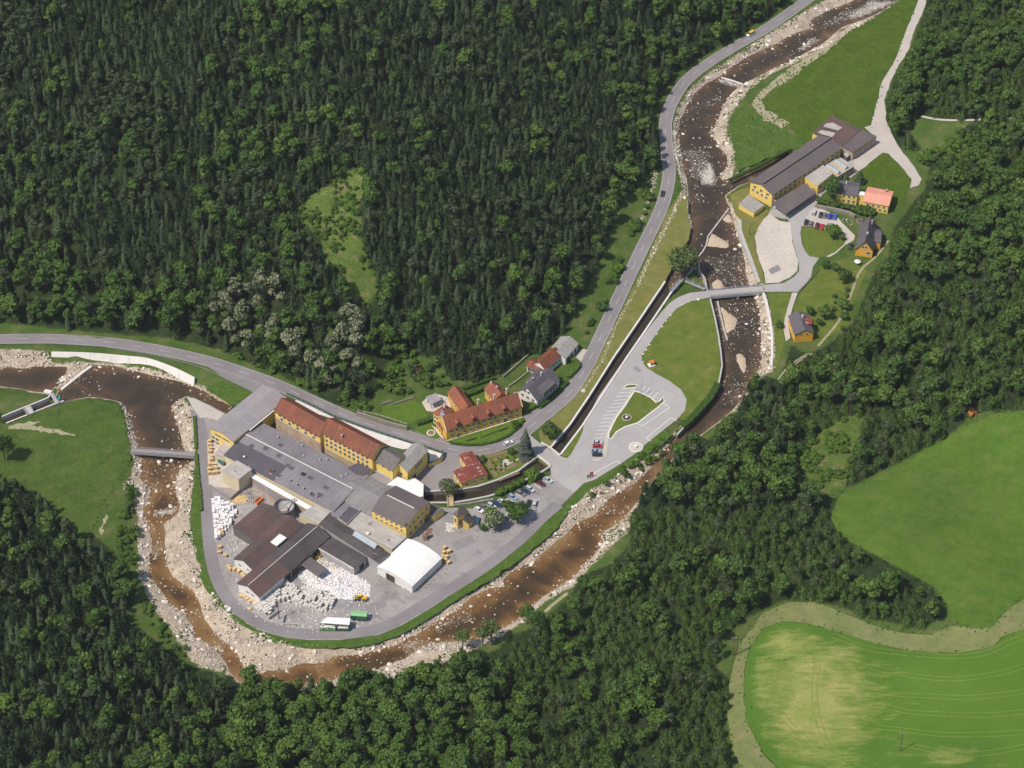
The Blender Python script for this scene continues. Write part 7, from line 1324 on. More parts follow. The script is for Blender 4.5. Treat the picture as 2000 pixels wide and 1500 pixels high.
def scraps(name, label, poly, n, hmax, m, size=0.5):
    q = flat(poly, 0); lo, hi = q.min(0), q.max(0); p = rng.uniform(lo, hi, (n, 2)); d = -sdist(q, p); edge = rng.random(n) < np.clip((d+2.5)/4, 0, 1); p, d = p[edge], d[edge]; h_ = hmax*sstep(d/5)*(0.5+0.7*vnoise(p, 3, 31)); V = []; F = []
    for (x, y), hh in zip(p, h_):
        for _ in range(1):
            z = 0.12+hh*rng.random()**0.5; a = rng.uniform(0, 6.28); s = size*rng.uniform(0.4, 1.2); t = rng.normal(0, 0.35, 2); c, sn = math.cos(a)*s, math.sin(a)*s; k = len(V)
            V += [(x+c, y+sn, z+t[0]*s), (x-sn, y+c, z+t[1]*s), (x-c, y-sn, z-t[0]*s), (x+sn, y-c, z-t[1]*s), (x, y, z+0.35*s)]; F += [(k, k+1, k+4), (k+1, k+2, k+4), (k+2, k+3, k+4), (k+3, k, k+4)]
    o = link(name, mesh_data(name, V, F, [m])); tag(o, label, 'waste paper', kind='stuff'); return o
scraps('loose_paper', 'spread heap of loose white waste paper in the yard', K5((960, 380), (1060, 340), (1200, 450), (1340, 360), (1480, 380), (1680, 470), (1880, 580), (1880, 690), (1800, 740), (1640, 740), (1480, 700), (1300, 620), (1100, 560), (1080, 500)), 7000, 1.5, 'paper'); scraps('loose_paper', 'pale scrap heap between the canopy and the black roofed hall', K5((1150, 180), (1250, 200), (1500, 360), (1650, 420), (1480, 400), (1330, 340), (1250, 290)), 900, 0.9, 'paper_grey')
scraps('yard_litter', 'scattered white paper litter over the yard asphalt', K5((100, 300), (800, 480), (1100, 600), (2000, 650), (1950, 1000), (1300, 1180), (700, 1100), (300, 900), (60, 500)), 1100, 0.02, 'paper', 0.34); scraps('yard_litter', 'scattered pale litter between the sheds and ring road', K2((600, 650), (760, 560), (800, 700), (640, 860), (620, 1130), (880, 1180), (620, 1400), (420, 1480), (500, 1180)), 700, 0.02, 'paper_grey', 0.3)
scraps('timber_heap', 'heap of yellow timber offcuts beside the fence', K2((570, 600), (650, 520), (760, 540), (790, 600), (700, 650), (590, 640)), 260, 1.2, 'pallet', 0.8); scraps('scrap_heap', 'mixed grey scrap heap beside the brown shed corner', K2((700, 430), (780, 420), (900, 520), (1080, 590), (1000, 650), (850, 640), (800, 560)), 380, 0.8, 'concrete_dark', 0.6)
scraps('scrap_heap', 'grey scrap and barrels beside the gatehouse corner', K7((340, 960), (430, 940), (450, 1060), (360, 1060)), 160, 0.8, 'paper_grey', 0.5); scraps('scrap_heap', 'row of scrap along the arched warehouse wall', K4((930, 1450), (1000, 1490), (1300, 1620), (1480, 1640), (1760, 1370), (1900, 1390), (1500, 1680), (1250, 1720), (900, 1540)), 420, 0.7, 'concrete_dark', 0.55); scraps('scrap_heap', 'rusty scrap heap beside the yellow hall', K4((1500, 950), (1570, 880), (1620, 980), (1520, 1050)), 150, 0.8, 'rust', 0.6)
# pallets: every stack is a thing, every pallet in it a part
PAL = MB().box(-0.6, 0.6, -0.5, 0.5, 0.10, 0.14)
for y in (-0.42, 0, 0.42): PAL.box(-0.6, 0.6, y-0.07, y+0.07, 0.0, 0.097)
PALM = PAL.data('pallet', 'pallet')
def pallets(spots, n, label, group, ang=0.3, s=1.25):
    for p in spots:
        q = P(*p, n*0.08); o = empty('pallet_stack', (q.x, q.y, 0.12), ang+rng.normal(0, 0.1)); o.scale = (s, s, s*1.15); tag(o, label, 'pallets', group)
        for i in range(n): c = link('pallet', PALM, o); c.location = (rng.normal(0, 0.02), rng.normal(0, 0.02), 0.145*i)
pallets(K1((230, 945), (225, 1000), (240, 1050), (230, 1100), (265, 1170), (250, 1220), (230, 1290), (220, 1360), (280, 1295), (300, 1340), (225, 1420), (290, 1420), (330, 1410), (325, 1345)), 9, 'tall stack of yellow pallets beside the ring road below the big hall', 'pallet stacks below the big hall')
pallets(K4((1790, 1140), (1840, 1190), (1780, 1200), (1810, 1260), (1770, 1255), (1800, 1300), (1850, 1180), (1840, 1330), (1760, 1290)), 8, 'stack of yellow pallets beside the arched warehouse', 'pallet stacks beside the warehouse', 0.6)
pallets(K5((40, 320), (60, 345), (115, 350), (175, 375), (220, 420), (240, 440)), 7, 'stack of yellow pallets before the white gable of the brown shed', 'pallet stacks before the white gable', -0.6); pallets(K5((200, 690), (245, 700), (280, 730), (320, 760), (370, 780), (320, 865)), 4, 'low worn pallet stack at the longest shed gable', 'pallet stacks at the longest shed', -0.6)
pallets(K2((360, 1070), (410, 1070), (410, 1110), (380, 1300), (370, 1380), (460, 1430)), 7, 'brown pallet stack at the lower end of the white bales', 'pallet stacks below the white bales')
# containers, trailers, loader
def container(name, label, a, b, w, h, col, cat='container', roof=None, load=False, ribs=8, wheels=0):
    A, B = P(*a, 0), P(*b, 0); e = B-A; L = e.length; o = empty(name, ((A.x+B.x)/2, (A.y+B.y)/2, 0.12), math.atan2(e.y, e.x)); tag(o, label, cat); z0 = 0.9 if wheels else 0.15
    m = MB().box(-L/2, L/2, -w/2, w/2, z0, z0+0.15)
    for s in (-1, 1): m.box(-L/2, L/2, s*w/2-0.06, s*w/2+0.06, z0+0.153, z0+h)
    for s in (-1, 1): m.box(s*L/2-0.06, s*L/2+0.06, -w/2+0.063, w/2-0.063, z0+0.153, z0+h)
    m.build('body', pm_(col), o); rm = MB().box(-0.06, 0.06, -0.05, 0.05, z0, z0+h).data('rib', pm_(col))
    for i in range(ribs):
        for s in (-1, 1): link('rib', rm, o).location = (-L/2+L*(i+0.5)/ribs, s*(w/2+0.1), 0)
    if roof: MB().add([(-L/2, -w/2-0.1, z0+h), (L/2, -w/2-0.1, z0+h), (L/2, 0, z0+h+0.4), (-L/2, 0, z0+h+0.4), (L/2, w/2+0.1, z0+h), (-L/2, w/2+0.1, z0+h)], [(0, 1, 2, 3), (3, 2, 4, 5), (1, 4, 2), (0, 3, 5), (0, 5, 4, 1)]).build('roof', pm_(roof), o)
    if load:
        mm = MB()
        for i in range(90): x, y = rng.uniform(-L/2+0.3, L/2-0.3), rng.uniform(-w/2+0.3, w/2-0.3); s = rng.uniform(0.2, 0.45); mm.box(x-s, x+s, y-s, y+s, z0+h*0.5, z0+h*0.75+rng.random()*0.5)
        mm.build('load', 'paper_grey', o)
    wm = CARM['saloon']['wheel']
    for i in range(wheels):
        for s in (-1, 1): w_ = link('wheel', wm, o); w_.location = (-L*0.32+L*0.64*i/max(1, wheels-1), s*w*0.4, 0.0); w_.scale = (1.5, 1.8, 1.5)
    return o
container('trailer', 'green trailer with pale green roof in the front yard', *K5((1640, 985), (1850, 1000)), 2.8, 2.4, 'green_dark', 'trailer', 'green_light', wheels=3); container('container', 'green open container full of paper under the pale shelter', *K5((1235, 1125), (1440, 1130)), 2.4, 2.0, 'green', load=True); container('container', 'dark green open container with scrap at the shelter end', *K5((1465, 1128), (1620, 1130)), 2.4, 1.6, 'green_dark', load=True)
o = block('shelter_roof', 'pale sheet roof shelter over the green containers', K5((1240, 1045), (1330, 975), (1625, 990), (1612, 1072), (1445, 1060)), 4.0, 'metal', 'sheet_white', 0, open_posts=True, cat='shelter')
q = P(*K5((1770, 745))[0]); o = empty('wheel_loader', (q.x, q.y, 0.12), math.pi*0.97); tag(o, 'yellow wheel loader working at the loose paper heap', 'loader'); MB().box(-2.4, -0.2, -0.9, 0.9, 0.8, 1.9).build('engine_hood', pm_('yellow'), o); MB().frus((-0.3, 1.1, -0.8, 0.8), (-0.2, 0.9, -0.7, 0.7), 1.2, 2.9).build('cab', 'glass', o); MB().box(-0.25, 0.95, -0.75, 0.75, 2.903, 3.05).build('cab_roof', pm_('yellow'), o); MB().box(1.0, 2.6, -0.7, -0.4, 1.0, 1.3).box(1.0, 2.6, 0.4, 0.7, 1.0, 1.3).build('arm', pm_('yellow'), o); MB().add([(2.6, -1.4, 0.3), (2.6, 1.4, 0.3), (3.8, 1.4, 0.25), (3.8, -1.4, 0.25), (2.5, -1.4, 1.6), (2.5, 1.4, 1.6)], [(0, 1, 2, 3), (0, 4, 5, 1), (0, 3, 4), (1, 5, 2)]).build('bucket', 'metal', o)
for x in (-1.5, 1.4):
    for y in (-1.0, 1.0): w_ = link('wheel', CARM['saloon']['wheel'], o); w_.location = (x, y, 0); w_.scale = (2.3, 2.6, 2.3); link('rim', CARM['saloon']['rim'], w_)
q = P(*K4((1575, 1010))[0]); o = empty('forklift', (q.x, q.y, 0.12), 0.6); tag(o, 'dark forklift truck beside the yellow hall', 'forklift'); MB().box(-1.2, 0.6, -0.6, 0.6, 0.3, 1.1).build('body', 'wall_dark', o); MB().box(0.6, 0.75, -0.5, 0.5, 0.2, 2.8).build('mast', 'metal', o); MB().box(-0.8, 0.5, -0.55, 0.55, 2.0, 2.1).box(-0.8, -0.7, -0.5, -0.4, 1.1, 2.0).box(-0.8, -0.7, 0.4, 0.5, 1.1, 2.0).build('cage', 'wall_dark', o)
for x in (-0.8, 0.5):
    for y in (-0.55, 0.55): link('wheel', CARM['saloon']['wheel'], o).location = (x, y, 0)
for p, l, c in (((960, 620), 'bright orange skip beside the round tank', 'orange'), ((410, 1270), 'green tarpaulin covered crate beside the concrete block', 'green_dark')):
    a = K2(p)[0] if c == 'orange' else K1(p)[0]; container('skip', l, (a[0]-5, a[1]+5 if c == 'orange' else a[1]-4), (a[0]+6, a[1]-5 if c == 'orange' else a[1]+4), 1.8, 1.3, c, 'skip', roof=None if c == 'orange' else 'green_dark', ribs=4)
container('skip', 'orange excavator bucket skip under the shed eaves', *K5((1165, 195), (1245, 185)), 1.8, 1.4, 'yellow', 'skip', ribs=3)

# ------------------------------------------------------------------ poles, lamps, small features
def pole(label, px, h, arms=1, ground=None, two=False, m='bark', name='utility_pole'):
    q = land([px])[0]; z = float(base_h(q[None])[0]); o = empty(name, (q[0], q[1], z)); tag(o, label, 'pole'); mm = MB().tube((0, 0, -0.5), (0, 0, h), 0.22, 0.15, 8); mm.build('shaft', m, o)
    if two: MB().tube((1.6, 0.3, -0.5), (1.2, 0.2, h), 0.22, 0.15, 8).build('shaft', m, o)
    for i in range(arms): MB().box(-0.9, 0.9 if not two else 2.2, -0.07, 0.07, h-0.5-0.9*i, h-0.35-0.9*i).build('cross_arm', m, o)
    for x in ((-0.8, 0.3, 0.8) if arms else ()): MB().cyl(x, 0, h-0.347, h-0.05, 0.1, n=6).build('insulator', 'lamp_glass', o)
    return o
pole('thick dark pole beside the bale bunker in the yard', K5((700, 990))[0], 10.5, 1); pole('slim dark pole between the black roofed hall and arched warehouse', K4((885, 1400))[0], 9.5, 1); pole('lone timber pole standing in the crop field', cr(1360, 1050, 600, [(1325, 1392)])[0], 11.0, 1); pole('double timber pole at the bend of the mown track', cr(1360, 1050, 600, [(238, 770)])[0], 11.5, 1, two=True); pole('slim pole on the grass beside the gravel yard', cr(1300, 380, 260, [(1258, 605)])[0], 8.5, 1)
q = P(*cr(1060, 700, 320, [(1202, 470)])[0]); o = empty('lamp_post', (q.x, q.y, 0.2)); tag(o, 'tall double armed lamp post on the parking island', 'street lamp'); MB().tube((0, 0, 0), (0, 0, 10.0), 0.14, 0.08, 8).build('mast', 'metal', o)
for s in (-1, 1): a_ = MB().tube((0, 0, 9.6), (s*1.8, 0, 10.0), 0.07, 0.05, 6).build('arm', 'metal', o); MB().box(s*1.8-0.35, s*1.8+0.35, -0.15, 0.15, 9.95, 10.1).build('lantern', 'lamp_glass', a_)
q = P(*cr(1060, 700, 320, [(1025, 728)])[0]); o = empty('fountain', (q.x, q.y, 0.2)); tag(o, 'round dark pool with a rock in the parking island', 'fountain'); m = MB(); rings(m, [(2.2, 0), (2.2, 0.35), (1.85, 0.35), (1.85, 0.1)], cap=False); m.build('rim', 'concrete', o); MB().cyl(0, 0, 0.0, 0.12, 1.84, n=24).build('water', 'canal_water', o); b_ = link('rock', SM[2], o); b_.location = (0.1, 0.1, 0.5); b_.scale = (0.9, 0.8, 1.5)
q = P(*cr(1060, 700, 320, [(1137, 1088)])[0]); o = empty('roundel', (q.x, q.y, 0.1)); tag(o, 'white circular stone planter at the parking lot edge', 'planter'); MB().cyl(0, 0, 0, 0.25, 3.3, n=32).build('rim', 'concrete_white', o); MB().cyl(0, 0, 0.253, 0.35, 2.7, n=28).build('gravel_fill', 'gravel_lot', o); MB().cyl(0, 0, 0.353, 1.0, 0.55, 0.45, 14).build('bollard', 'concrete_white', o); MB().cyl(0, 0, 1.003, 1.3, 0.8, 0.6, 14).build('cap', 'lamp_glass', o)
q = P(*cr(1060, 560, 360, [(1178, 850)])[0]); o = empty('wayside_shrine', (q.x, q.y, 0.06), 0.4); tag(o, 'small wayside shrine with orange tiled roof on the oval lawn', 'shrine'); MB().box(-1.6, 1.6, -1.4, 1.4, 0, 0.3).build('base', 'concrete_white', o); MB().box(-0.8, 0.8, -0.7, 0.7, 0.303, 2.2).build('wall', 'wall_white', o); MB().add([(-1.2, -1.1, 2.15), (1.2, -1.1, 2.15), (1.2, 1.1, 2.15), (-1.2, 1.1, 2.15), (-1.2, 0, 3.1), (1.2, 0, 3.1)], [(0, 1, 5, 4), (2, 3, 4, 5), (3, 0, 4), (1, 2, 5), (0, 3, 2, 1)]).build('roof', pm_('orange'), o); MB().box(-0.35, 0.35, -0.76, -0.71, 0.5, 1.7).build('niche', 'door_dark', o)
for k, (p, c, l) in enumerate([((575, 1455), 'red', 'left red banner post at the parking lot entrance'), ((597, 1452), 'red', 'right red banner post at the parking lot entrance'), ((540, 1480), 'green', 'green notice board at the parking lot entrance')]):
    q = P(*cr(1060, 700, 320, [p])[0]); o = empty('banner_post' if c == 'red' else 'notice_board', (q.x, q.y, 0.1), 0.3); tag(o, l, 'sign'); MB().tube((0, 0, 0), (0, 0, 3.4), 0.07, n=6).build('post', 'metal', o); MB().box(0.1, 0.75 if c == 'red' else 1.3, -0.04, 0.04, 0.5 if c == 'red' else 1.0, 3.3 if c == 'red' else 2.6).build('panel', pm_(c), o)
LB = cr(1060, 560, 360, [(1512, 200), (1590, 163), (1690, 140), (1120, 688), (1158, 632), (1236, 516), (1342, 375), (1296, 436), (1385, 312), (1090, 735), (1088, 822)])
for i, p in enumerate(LB):
    q = P(*p); o = link('edge_stone', SM[i % 5]); s = 1.0 if i == 2 else 0.55; o.location = (q.x, q.y, 0.25*s+0.05); o.scale = (s, s, s); tag(o, 'white edge stone beside the drive around the oval lawn', 'boulder', 'edge stones of the oval lawn')
q = P(*R3((1745, 205))[0]); o = empty('garden_parasol', (q.x, q.y, 0.05)); tag(o, 'white garden parasol on the orchard lawn near the cottage', 'parasol'); MB().tube((0, 0, 0), (0, 0, 2.4), 0.05, n=6).build('pole', 'metal', o); MB().cyl(0, 0, 2.1, 2.7, 1.7, 0.05, 8).build('canopy', 'lamp_glass', o); MB().cyl(0, 0, 0.7, 0.78, 0.7, n=10).build('table', 'concrete_white', o)
q = P(*R2((1065, 880))[0]); o = empty('garden_shed', (q.x, q.y, 0.05), 0.1); tag(o, 'tiny dark timber shed beside the stone pile', 'shed'); MB().box(-1.3, 1.3, -1.2, 1.2, 0, 1.9).build('wall', 'wall_brick', o); MB().add([(-1.5, -1.4, 1.9), (1.5, -1.4, 1.9), (1.5, 1.4, 1.9), (-1.5, 1.4, 1.9), (-1.5, 0, 2.6), (1.5, 0, 2.6)], [(0, 1, 5, 4), (2, 3, 4, 5), (3, 0, 4), (1, 2, 5), (0, 3, 2, 1)]).build('roof', 'slate', o)
poly_wall('retaining_wall', 'rough stone retaining wall between the works car park and yellow houses', R2((420, 660), (600, 690), (750, 720), (900, 760), (1000, 810)), -0.2, 1.8, 1.2, 'stone_wall')

# ------------------------------------------------------------------ single trees, shrubs, hedges
def one(kind, px, s, name, label, cat='tree', group=None, sz=None, z=None):
    q = land([px])[0]; return plant(kind, q[0], q[1], float(height(q[None])[0]) if z is None else z, s, rng.uniform(0, 6.28), name, label, cat, group, sz=sz)
def custom(px, h, rad, m, name, label, kind='broad', cat='tree', lobes=11, cards=700, size=0.8, z0=0.2, r=0.3, core=True, nb=10):
    q = land([px])[0]; e = empty(name, (q[0], q[1], float(base_h(q[None])[0])), rng.uniform(0, 6.28)); tag(e, label, cat); sd = int(rng.integers(1e6))
    link('trunk', trunk_mesh(h*0.9, r, 5 if kind == 'broad' else 0, sd), e)
    link('crown', broad_mesh('crown', sd, m, h, rad, lobes, cards, size, z0, core=core) if kind == 'broad' else conifer_mesh('crown', sd, m, h, rad, 16, nb, 0.06, 0.35, 0.8), e); return e
custom(K6((1375, 1005))[0], 19.0, 4.2, 'needles_blue', 'blue_spruce_tree', 'tall grey-blue spruce beside the flower garden and road', 'conifer', nb=13)
custom(K6((1690, 780))[0], 8.5, 4.2, 'leaves', 'garden_tree', 'broad round tree between the road junction and mill race'); custom(K6((1238, 632))[0], 4.2, 2.3, 'leaves_fresh', 'globe_tree', 'small globe shaped tree on the palace front lawn', lobes=7, cards=420, size=0.5, z0=0.05)
custom(K6((820, 1070))[0], 4.5, 1.9, 'needles', 'cone_shrub', 'dark cone shaped conifer beside the rusty roofed shed', 'conifer'); custom(K6((1190, 975))[0], 3.0, 2.2, 'leaves_hedge', 'garden_shrub', 'dark round shrub at the roadside of the flower garden', lobes=6, cards=300, size=0.5, z0=0.05)
custom(K7((960, 1010))[0], 9.0, 5.0, 'leaves_blossom', 'flowering_tree', 'pale green flowering tree in the factory car park', cards=900); custom(K7((930, 905))[0], 7.5, 3.2, 'leaves_fresh', 'garden_tree', 'fresh green tree behind the flowering car park tree'); custom(K7((1290, 915))[0], 9.5, 5.4, 'leaves_hedge', 'garden_tree', 'dark green spreading tree in the factory car park', cards=900); custom(K7((1150, 800))[0], 7.0, 3.0, 'leaves', 'garden_tree', 'smaller tree between the two large car park trees'); custom(K7((820, 1040))[0], 3.2, 2.2, 'leaves_hedge', 'round_shrub', 'dark rounded shrub below the flowering tree', lobes=6, cards=300, size=0.5, z0=0.05)
custom(K7((1462, 385))[0], 6.0, 3.6, 'leaves_fresh', 'garden_tree', 'bright green round tree at the mill race corner'); custom(K7((370, 570))[0], 8.0, 4.6, 'leaves_willow', 'willow_tree', 'loose grey-green willow beside the small plank bridge', core=False, cards=800)
for i, p in enumerate(K7((1020, 590), (1070, 560), (1120, 535), (1170, 515), (1220, 490), (1270, 465), (1320, 440))): one('shrub_fresh', p, 1.5, 'bank_shrub', 'bright green shrub in the row between car park and mill race', 'shrub', 'shrub row by the mill race')
custom(cr(1300, 380, 260, [(270, 1170)])[0], 14.5, 8.2, 'leaves_willow', 'poplar_tree', 'large loose light green tree on the grassy point above the bridge', cards=1700, lobes=14, size=1.0, core=True, r=0.5)
custom(R2((620, 590))[0], 16.5, 5.0, 'leaves', 'ash_tree', 'tall green tree between the works annex and yellow house', cards=900); custom(R2((1065, 290))[0], 8.5, 3.2, 'needles', 'garden_conifer', 'dark conifer behind the slate roofed yellow house', 'conifer', nb=12); custom(R2((850, 240))[0], 5.0, 1.6, 'needles_young', 'garden_conifer', 'small bright conifer beside the works wall', 'conifer'); custom(R2((645, 1105))[0], 8.0, 4.0, 'leaves', 'garden_tree', 'round green tree on the round lawn beside the red car'); custom(R2((810, 1150))[0], 3.5, 2.0, 'leaves_willow', 'garden_shrub', 'pale loose shrub beside the gravel car park', lobes=5, cards=200, size=0.5, z0=0.05, core=False)
for p in R2((460, 600), (520, 620), (600, 650), (680, 660), (760, 660), (830, 690), (900, 690), (960, 720), (1020, 750), (1080, 760), (1140, 780), (1200, 790), (1250, 760), (1180, 720), (1100, 720)): one('shrub', p, 1.7, 'bank_shrub', 'dense shrub on the bank above the works car park', 'shrub', 'shrubs above the works car park')
for i, (p, s, l) in enumerate([((1400, 245), 2.6, 'dark bushy tree at the start of the cottage drive'), ((1590, 390), 4.2, 'largest tree on the orchard lawn'), ((1390, 785), 4.0, 'round fruit tree beside the orange cottage'), ((1232, 745), 2.4, 'slim dark tree behind the orange cottage'), ((1590, 690), 3.2, 'leafy tree near the hill path'), ((1600, 800), 2.2, 'small round tree at the path bend'), ((900, 890), 1.9, 'single dark shrub on the strip lawn by the river'), ((1330, 860), 2.0, 'low shrub before the orange cottage garden'), ((1500, 265), 2.2, 'bright bush left of the largest orchard tree')]):
    custom(R3(p)[0], s*1.9, s*1.05, 'leaves' if i % 3 else 'leaves_hedge', 'orchard_tree', l, lobes=8, cards=420, size=0.6, z0=0.12, r=0.16)
for p, h_, r_, m_, l in [((640, 1330), 13, 4.2, 'leaves_willow', 'tall pale willow with bare trunk on the lower river bank'), ((555, 1360), 11, 3.4, 'leaves_willow', 'smaller pale willow beside the tall one on the river bank'), ((950, 1170), 11, 4.0, 'leaves', 'dark single tree on the lower river bank'), ((380, 1380), 10, 3.6, 'leaves_willow', 'pale willow left of the paired river willows'), ((1050, 1230), 11, 3.8, 'leaves', 'leafy tree at the path end on the lower bank')]:
    custom(cr(820, 960, 440, [p])[0], h_, r_, m_, 'river_tree', l, core=False, cards=650, z0=0.35)
for p, h_, r_, l in [((10, 900), 17, 6.0, 'large dark tree at the left edge of the meadow')]: custom(p, h_, r_, 'leaves_hedge', 'meadow_tree', l, cards=900)
def zone(poly, n, kinds, smin, smax, name, label, group, onland=False):
    q = land(poly); lo, hi = q.min(0), q.max(0); k = 0
    while k < n:
        p = rng.uniform(lo, hi, (200, 2)); p = p[inside(q, p)]; p = p[vnoise(p, 7, 91) > 0.40][:n]; hz_ = height(p) if len(p) else []
        for a, ha in zip(p, hz_):
            if k >= n: break
            kd = kinds[rng.integers(len(kinds))]; s = rng.uniform(smin, smax); plant(kd, a[0], a[1], float(ha), s, rng.uniform(0, 6.28), name, label, 'shrub', group); k += 1
zone([(1158, 620), (1190, 545), (1222, 470), (1235, 400), (1262, 362), (1275, 385), (1245, 450), (1212, 530), (1180, 610), (1140, 660)], 60, ['shrub', 'shrub', 'shrub_fresh'], 0.8, 1.9, 'slope_shrub', 'green shrub on the slope between forest and main road', 'shrubs above the main road')
zone(cr(220, 880, 320, [(180, 420), (240, 430), (300, 560), (290, 720), (380, 800), (330, 900), (370, 1000), (380, 1180), (390, 1400), (100, 1400), (60, 1100), (40, 750), (120, 600)]), 75, ['shrub', 'shrub', 'shrub_fresh'], 0.6, 1.6, 'bank_shrub', 'wild green shrub on the bank left of the river', 'wild shrubs left of the river')
zone(K8((120, 290), (330, 270), (560, 330), (650, 440), (700, 560), (520, 620), (380, 640), (180, 680), (60, 640), (80, 450)), 55, ['shrub', 'shrub_fresh', 'shrub', 'shrub', 'shrub_fresh', 'shrub', 'shrub_fresh', 'shrub', 'shrub', 'shrub_purple'], 0.8, 2.1, 'garden_shrub', 'garden shrub in the overgrown orchard above the palace', 'orchard shrubs above the palace')
zone(CLEAR_PX[0], 260, ['shrub_fresh', 'shrub', 'shrub'], 0.35, 1.15, 'clearing_shrub', 'light green shrub in the hillside clearing', 'shrubs of the hillside clearing'); zone(CLEAR_PX[1], 220, ['shrub_fresh', 'shrub_fresh', 'shrub'], 0.5, 1.3, 'thicket_shrub', 'bright green thicket shrub beside the hill meadow', 'thicket beside the hill meadow')
zone([(1262, 884), (1300, 850), (1330, 832), (1345, 830), (1300, 880), (1250, 920), (1190, 950), (1150, 975), (1180, 935)], 40, ['shrub', 'shrub_fresh'], 0.7, 1.5, 'bank_shrub', 'shrub on the rocky bank below the parking lot', 'shrubs below the parking lot')
zone([(1765, 300), (1800, 285), (1840, 290), (1880, 250), (1990, 245), (1990, 300), (1880, 330), (1820, 350)], 130, ['shrub_fresh', 'shrub'], 0.9, 1.9, 'hill_shrub', 'fresh green shrub below the forest path on the right', 'shrubs below the forest path')
zone([(300, 1190), (330, 1230), (390, 1290), (350, 1280), (290, 1235), (270, 1170)], 24, ['shrub', 'shrub_fresh'], 0.6, 1.4, 'bank_shrub', 'low shrub at the lower left river corner', 'shrubs at the river corner')
zone([(440, 690), (560, 742), (700, 805), (730, 800), (640, 768), (540, 728), (450, 692)], 45, ['shrub', 'shrub_fresh'], 0.7, 1.6, 'roadside_shrub', 'roadside shrub at the forest foot above the mill', 'roadside shrubs above the mill')
zone([(1560, 630), (1650, 560), (1680, 600), (1640, 660)], 10, ['shrub'], 0.6, 1.2, 'garden_shrub', 'small shrub along the hill path by the orchard', 'shrubs along the hill path')
for L_, k, l in [([(430, 1090), (800, 700)], 0, '')]: pass
for p in [(0.25, 0.2), (0.4, 0.35), (0.55, 0.3), (0.7, 0.5), (0.3, 0.6), (0.5, 0.65), (0.65, 0.75), (0.8, 0.35), (0.15, 0.4), (0.45, 0.5), (0.6, 0.6), (0.75, 0.2), (0.35, 0.8), (0.2, 0.75), (0.85, 0.55)]:
    a = K6((880+420*p[0]-140*p[1]+60, 1010-90*p[0]+260*p[1]))[0]; one('shrub_fresh' if rng.random() < 0.5 else 'shrub', a, rng.uniform(0.35, 0.6), 'garden_plant', 'small flower garden plant beside the pale patio', 'plant', 'plants of the flower garden', z=0.12)
def hedge(label, pts, w, h, m='leaves_hedge', px=True):
    L_ = flat(pts); d = along(L_, np.arange(0, np.sum(np.hypot(*np.diff(L_, axis=0).T)), 0.5)); t = np.gradient(d, axis=0); t /= np.hypot(*t.T)[:, None]; nr = np.stack([-t[:, 1], t[:, 0]], 1); org = d.mean(0); Q = []; T = []
    for p, n_ in zip(d, nr):
        for k in range(14):
            u = rng.uniform(-1, 1); f = rng.random()
            if f < 0.5: o3 = np.array([*(p-org+n_*u*w/2), h*(0.93+0.1*rng.random())]); v = np.array([0, 0, 1.0])
            else: sgn = 1 if rng.random() < 0.5 else -1; o3 = np.array([*(p-org+n_*sgn*w/2*(0.95+0.1*rng.random())), rng.random()*h]); v = np.array([*(n_*sgn), 0.2])
            o3[:2] += t[0]*rng.uniform(-.3, .3); v = v+rng.normal(0, 0.4, 3); v /= np.linalg.norm(v); a = np.cross(v, rng.normal(size=3)); a /= np.linalg.norm(a); b = np.cross(v, a); s = 0.28*rng.uniform(0.7, 1.3)
            Q.append([tuple(o3+a*s), tuple(o3+b*s), tuple(o3-a*s), tuple(o3-b*s)]); T.append(float(np.clip(rng.normal(0.5, 0.2), 0, 1)))
    for i in range(len(d)-1):
        a1, a2 = d[i]-org+nr[i]*w*0.44, d[i]-org-nr[i]*w*0.44; b1, b2 = d[i+1]-org+nr[i+1]*w*0.44, d[i+1]-org-nr[i+1]*w*0.44; z = h*0.9
        Q += [[(*a1, z), (*a2, z), (*b2, z), (*b1, z)], [(*a1, 0), (*a1, z), (*b1, z), (*b1, 0)], [(*a2, 0), (*b2, 0), (*b2, z), (*a2, z)]]; T += [0.3]*3
    o = link('hedge', leaf_mesh('hedge', Q, T, m)); o.location = (*org, 0.05); return tag(o, label, 'hedge')
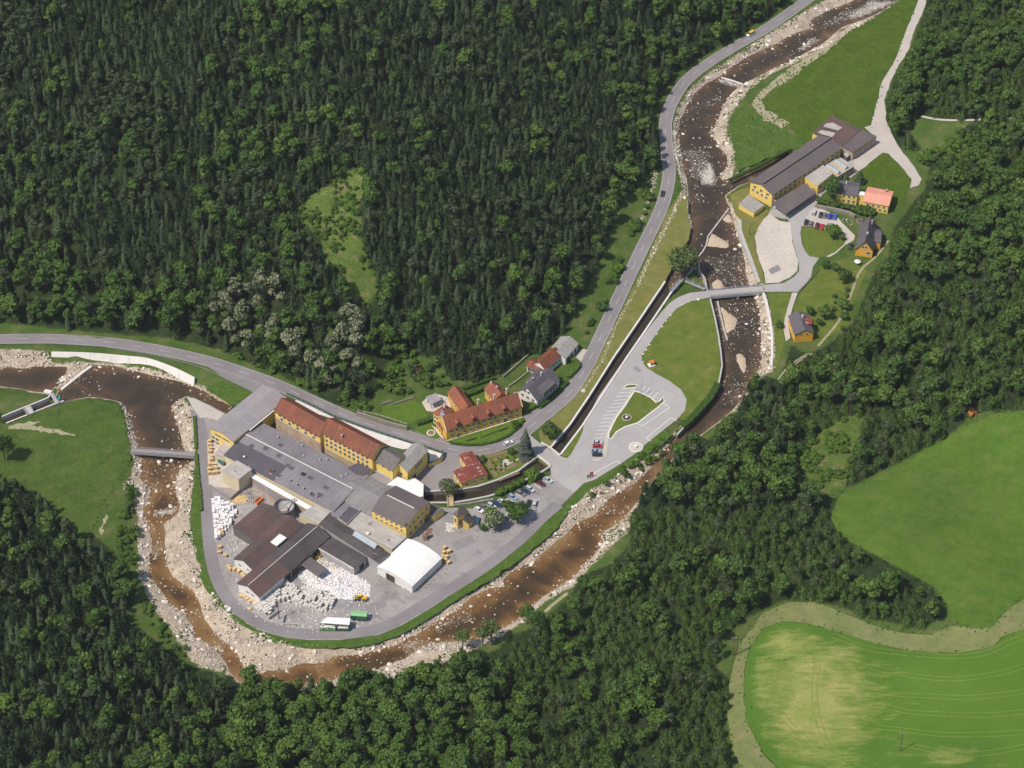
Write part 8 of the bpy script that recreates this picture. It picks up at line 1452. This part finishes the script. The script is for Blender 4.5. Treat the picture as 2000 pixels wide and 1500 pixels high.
hedge('low green hedge curving along the palace front lawn', K6((400, 845), (600, 872), (800, 868), (1000, 822), (1150, 752), (1290, 642), (1350, 545)), 1.0, 0.9); hedge('thick dark clipped hedge between garden lawn and palace forecourt', K6((-40, 600), (60, 575), (175, 530)), 2.2, 2.0); hedge('reddish hedge along the road below the white house', K6((1580, 375), (1700, 280), (1830, 150), (1925, 55)), 1.8, 1.5, 'leaves_hedge'); hedge('bright clipped hedge at the bend below the grey roofed outbuilding', K8((1850, 500), (1950, 390), (1940, 350), (1875, 315)), 2.0, 1.8, 'leaves_fresh'); hedge('long clipped hedge behind the palace courtyard', K8((825, 608), (950, 568), (1140, 500)), 1.5, 1.5); hedge('broad hedge block at the right end of the palace', K6((1340, 440), (1420, 400), (1500, 350)), 3.6, 2.2, 'leaves_fresh'); hedge('hedge closing the palace courtyard lawn', K6((600, 230), (720, 190), (840, 130)), 2.4, 2.0); hedge('clipped hedge strip beside the ring road north of the footbridge', cr(0, 640, 400, [(1900, 880), (1905, 1000), (1915, 1195)]), 1.2, 1.0, 'leaves_fresh'); hedge('clipped hedge strip beside the ring road south of the footbridge', cr(0, 640, 400, [(1918, 1245), (1925, 1380), (1935, 1500)])+[(390, 960), (393, 1000)], 1.4, 1.0, 'leaves_fresh'); hedge('dark overgrown hedge along the channel wall beside the bank meadow', R1((20, 960), (250, 850), (480, 740), (700, 610), (820, 560)), 1.6, 1.2); hedge('dark hedge along the river wall below the oval lawn', [(1402, 752), (1388, 778), (1366, 803), (1344, 826), (1330, 836)], 3.2, 1.6, 'leaves_hedge')
for a, b in (((610, 815), (730, 780)), ((800, 765), (990, 695)), ((1030, 685), (1140, 645))):
    A = flat(K6(a, b)); 
    for t_ in np.linspace(0, 1, 8): p = A[0]+(A[1]-A[0])*t_; plant('shrub', p[0], p[1], 0.06, 0.32, rng.uniform(0, 6), 'rose_bush', 'low rose bush in a bed on the palace front lawn', 'plant', 'rose bushes on the palace lawn')

# brush pile at the upper corner of the hill meadow
q = land([(1905, 806)])[0]; o = empty('brush_pile', (q[0], q[1], float(base_h(q[None])[0])+0.2)); tag(o, 'heap of brown branches with an orange patch at the hill meadow corner', 'brush pile')
m = MB()
for i in range(160):
    a = rng.uniform(0, 6.28); r_ = rng.uniform(0, 3.6); x, y = r_*math.cos(a)*1.3, r_*math.sin(a); z = 1.8*(1-r_/3.8); b_ = rng.uniform(0, 6.28); l_ = rng.uniform(0.8, 2.0); m.tube((x, y, z*rng.random()), (x+l_*math.cos(b_), y+l_*math.sin(b_), z+rng.uniform(-0.2, 0.6)), 0.07, 0.03, 4)
m.build('branches', 'bark', o)
m = MB()
for i in range(26):
    x, y = rng.normal(-2.0, 0.9), rng.normal(-0.6, 0.9); s_ = rng.uniform(0.3, 0.6); m.box(x-s_, x+s_, y-s_*0.5, y+s_*0.5, 0.3, 1.0+rng.random()*0.6)
m.build('orange_sawdust', pm_('orange'), o)

# ------------------------------------------------------------------ thin summer haze between the aircraft and the valley
_hb = MB().box(-1700, 1700, -1000, 2200, -14, 850); hz = link("haze", mesh_data("haze", _hb.v, _hb.f))
hm = bpy.data.materials.new('haze'); hm.use_nodes = True; hnt = hm.node_tree; hnt.nodes.clear(); ho = hnt.nodes.new('ShaderNodeOutputMaterial'); hv = hnt.nodes.new('ShaderNodeVolumePrincipled')
hv.inputs['Color'].default_value = (0.92, 0.95, 1.0, 1); hv.inputs['Density'].default_value = 0.00003; hv.inputs['Anisotropy'].default_value = 0.2
hnt.links.new(hv.outputs[0], ho.inputs['Volume']); hz.data.materials.append(hm); tag(hz, 'thin pale haze in the valley air', 'haze', kind='stuff')
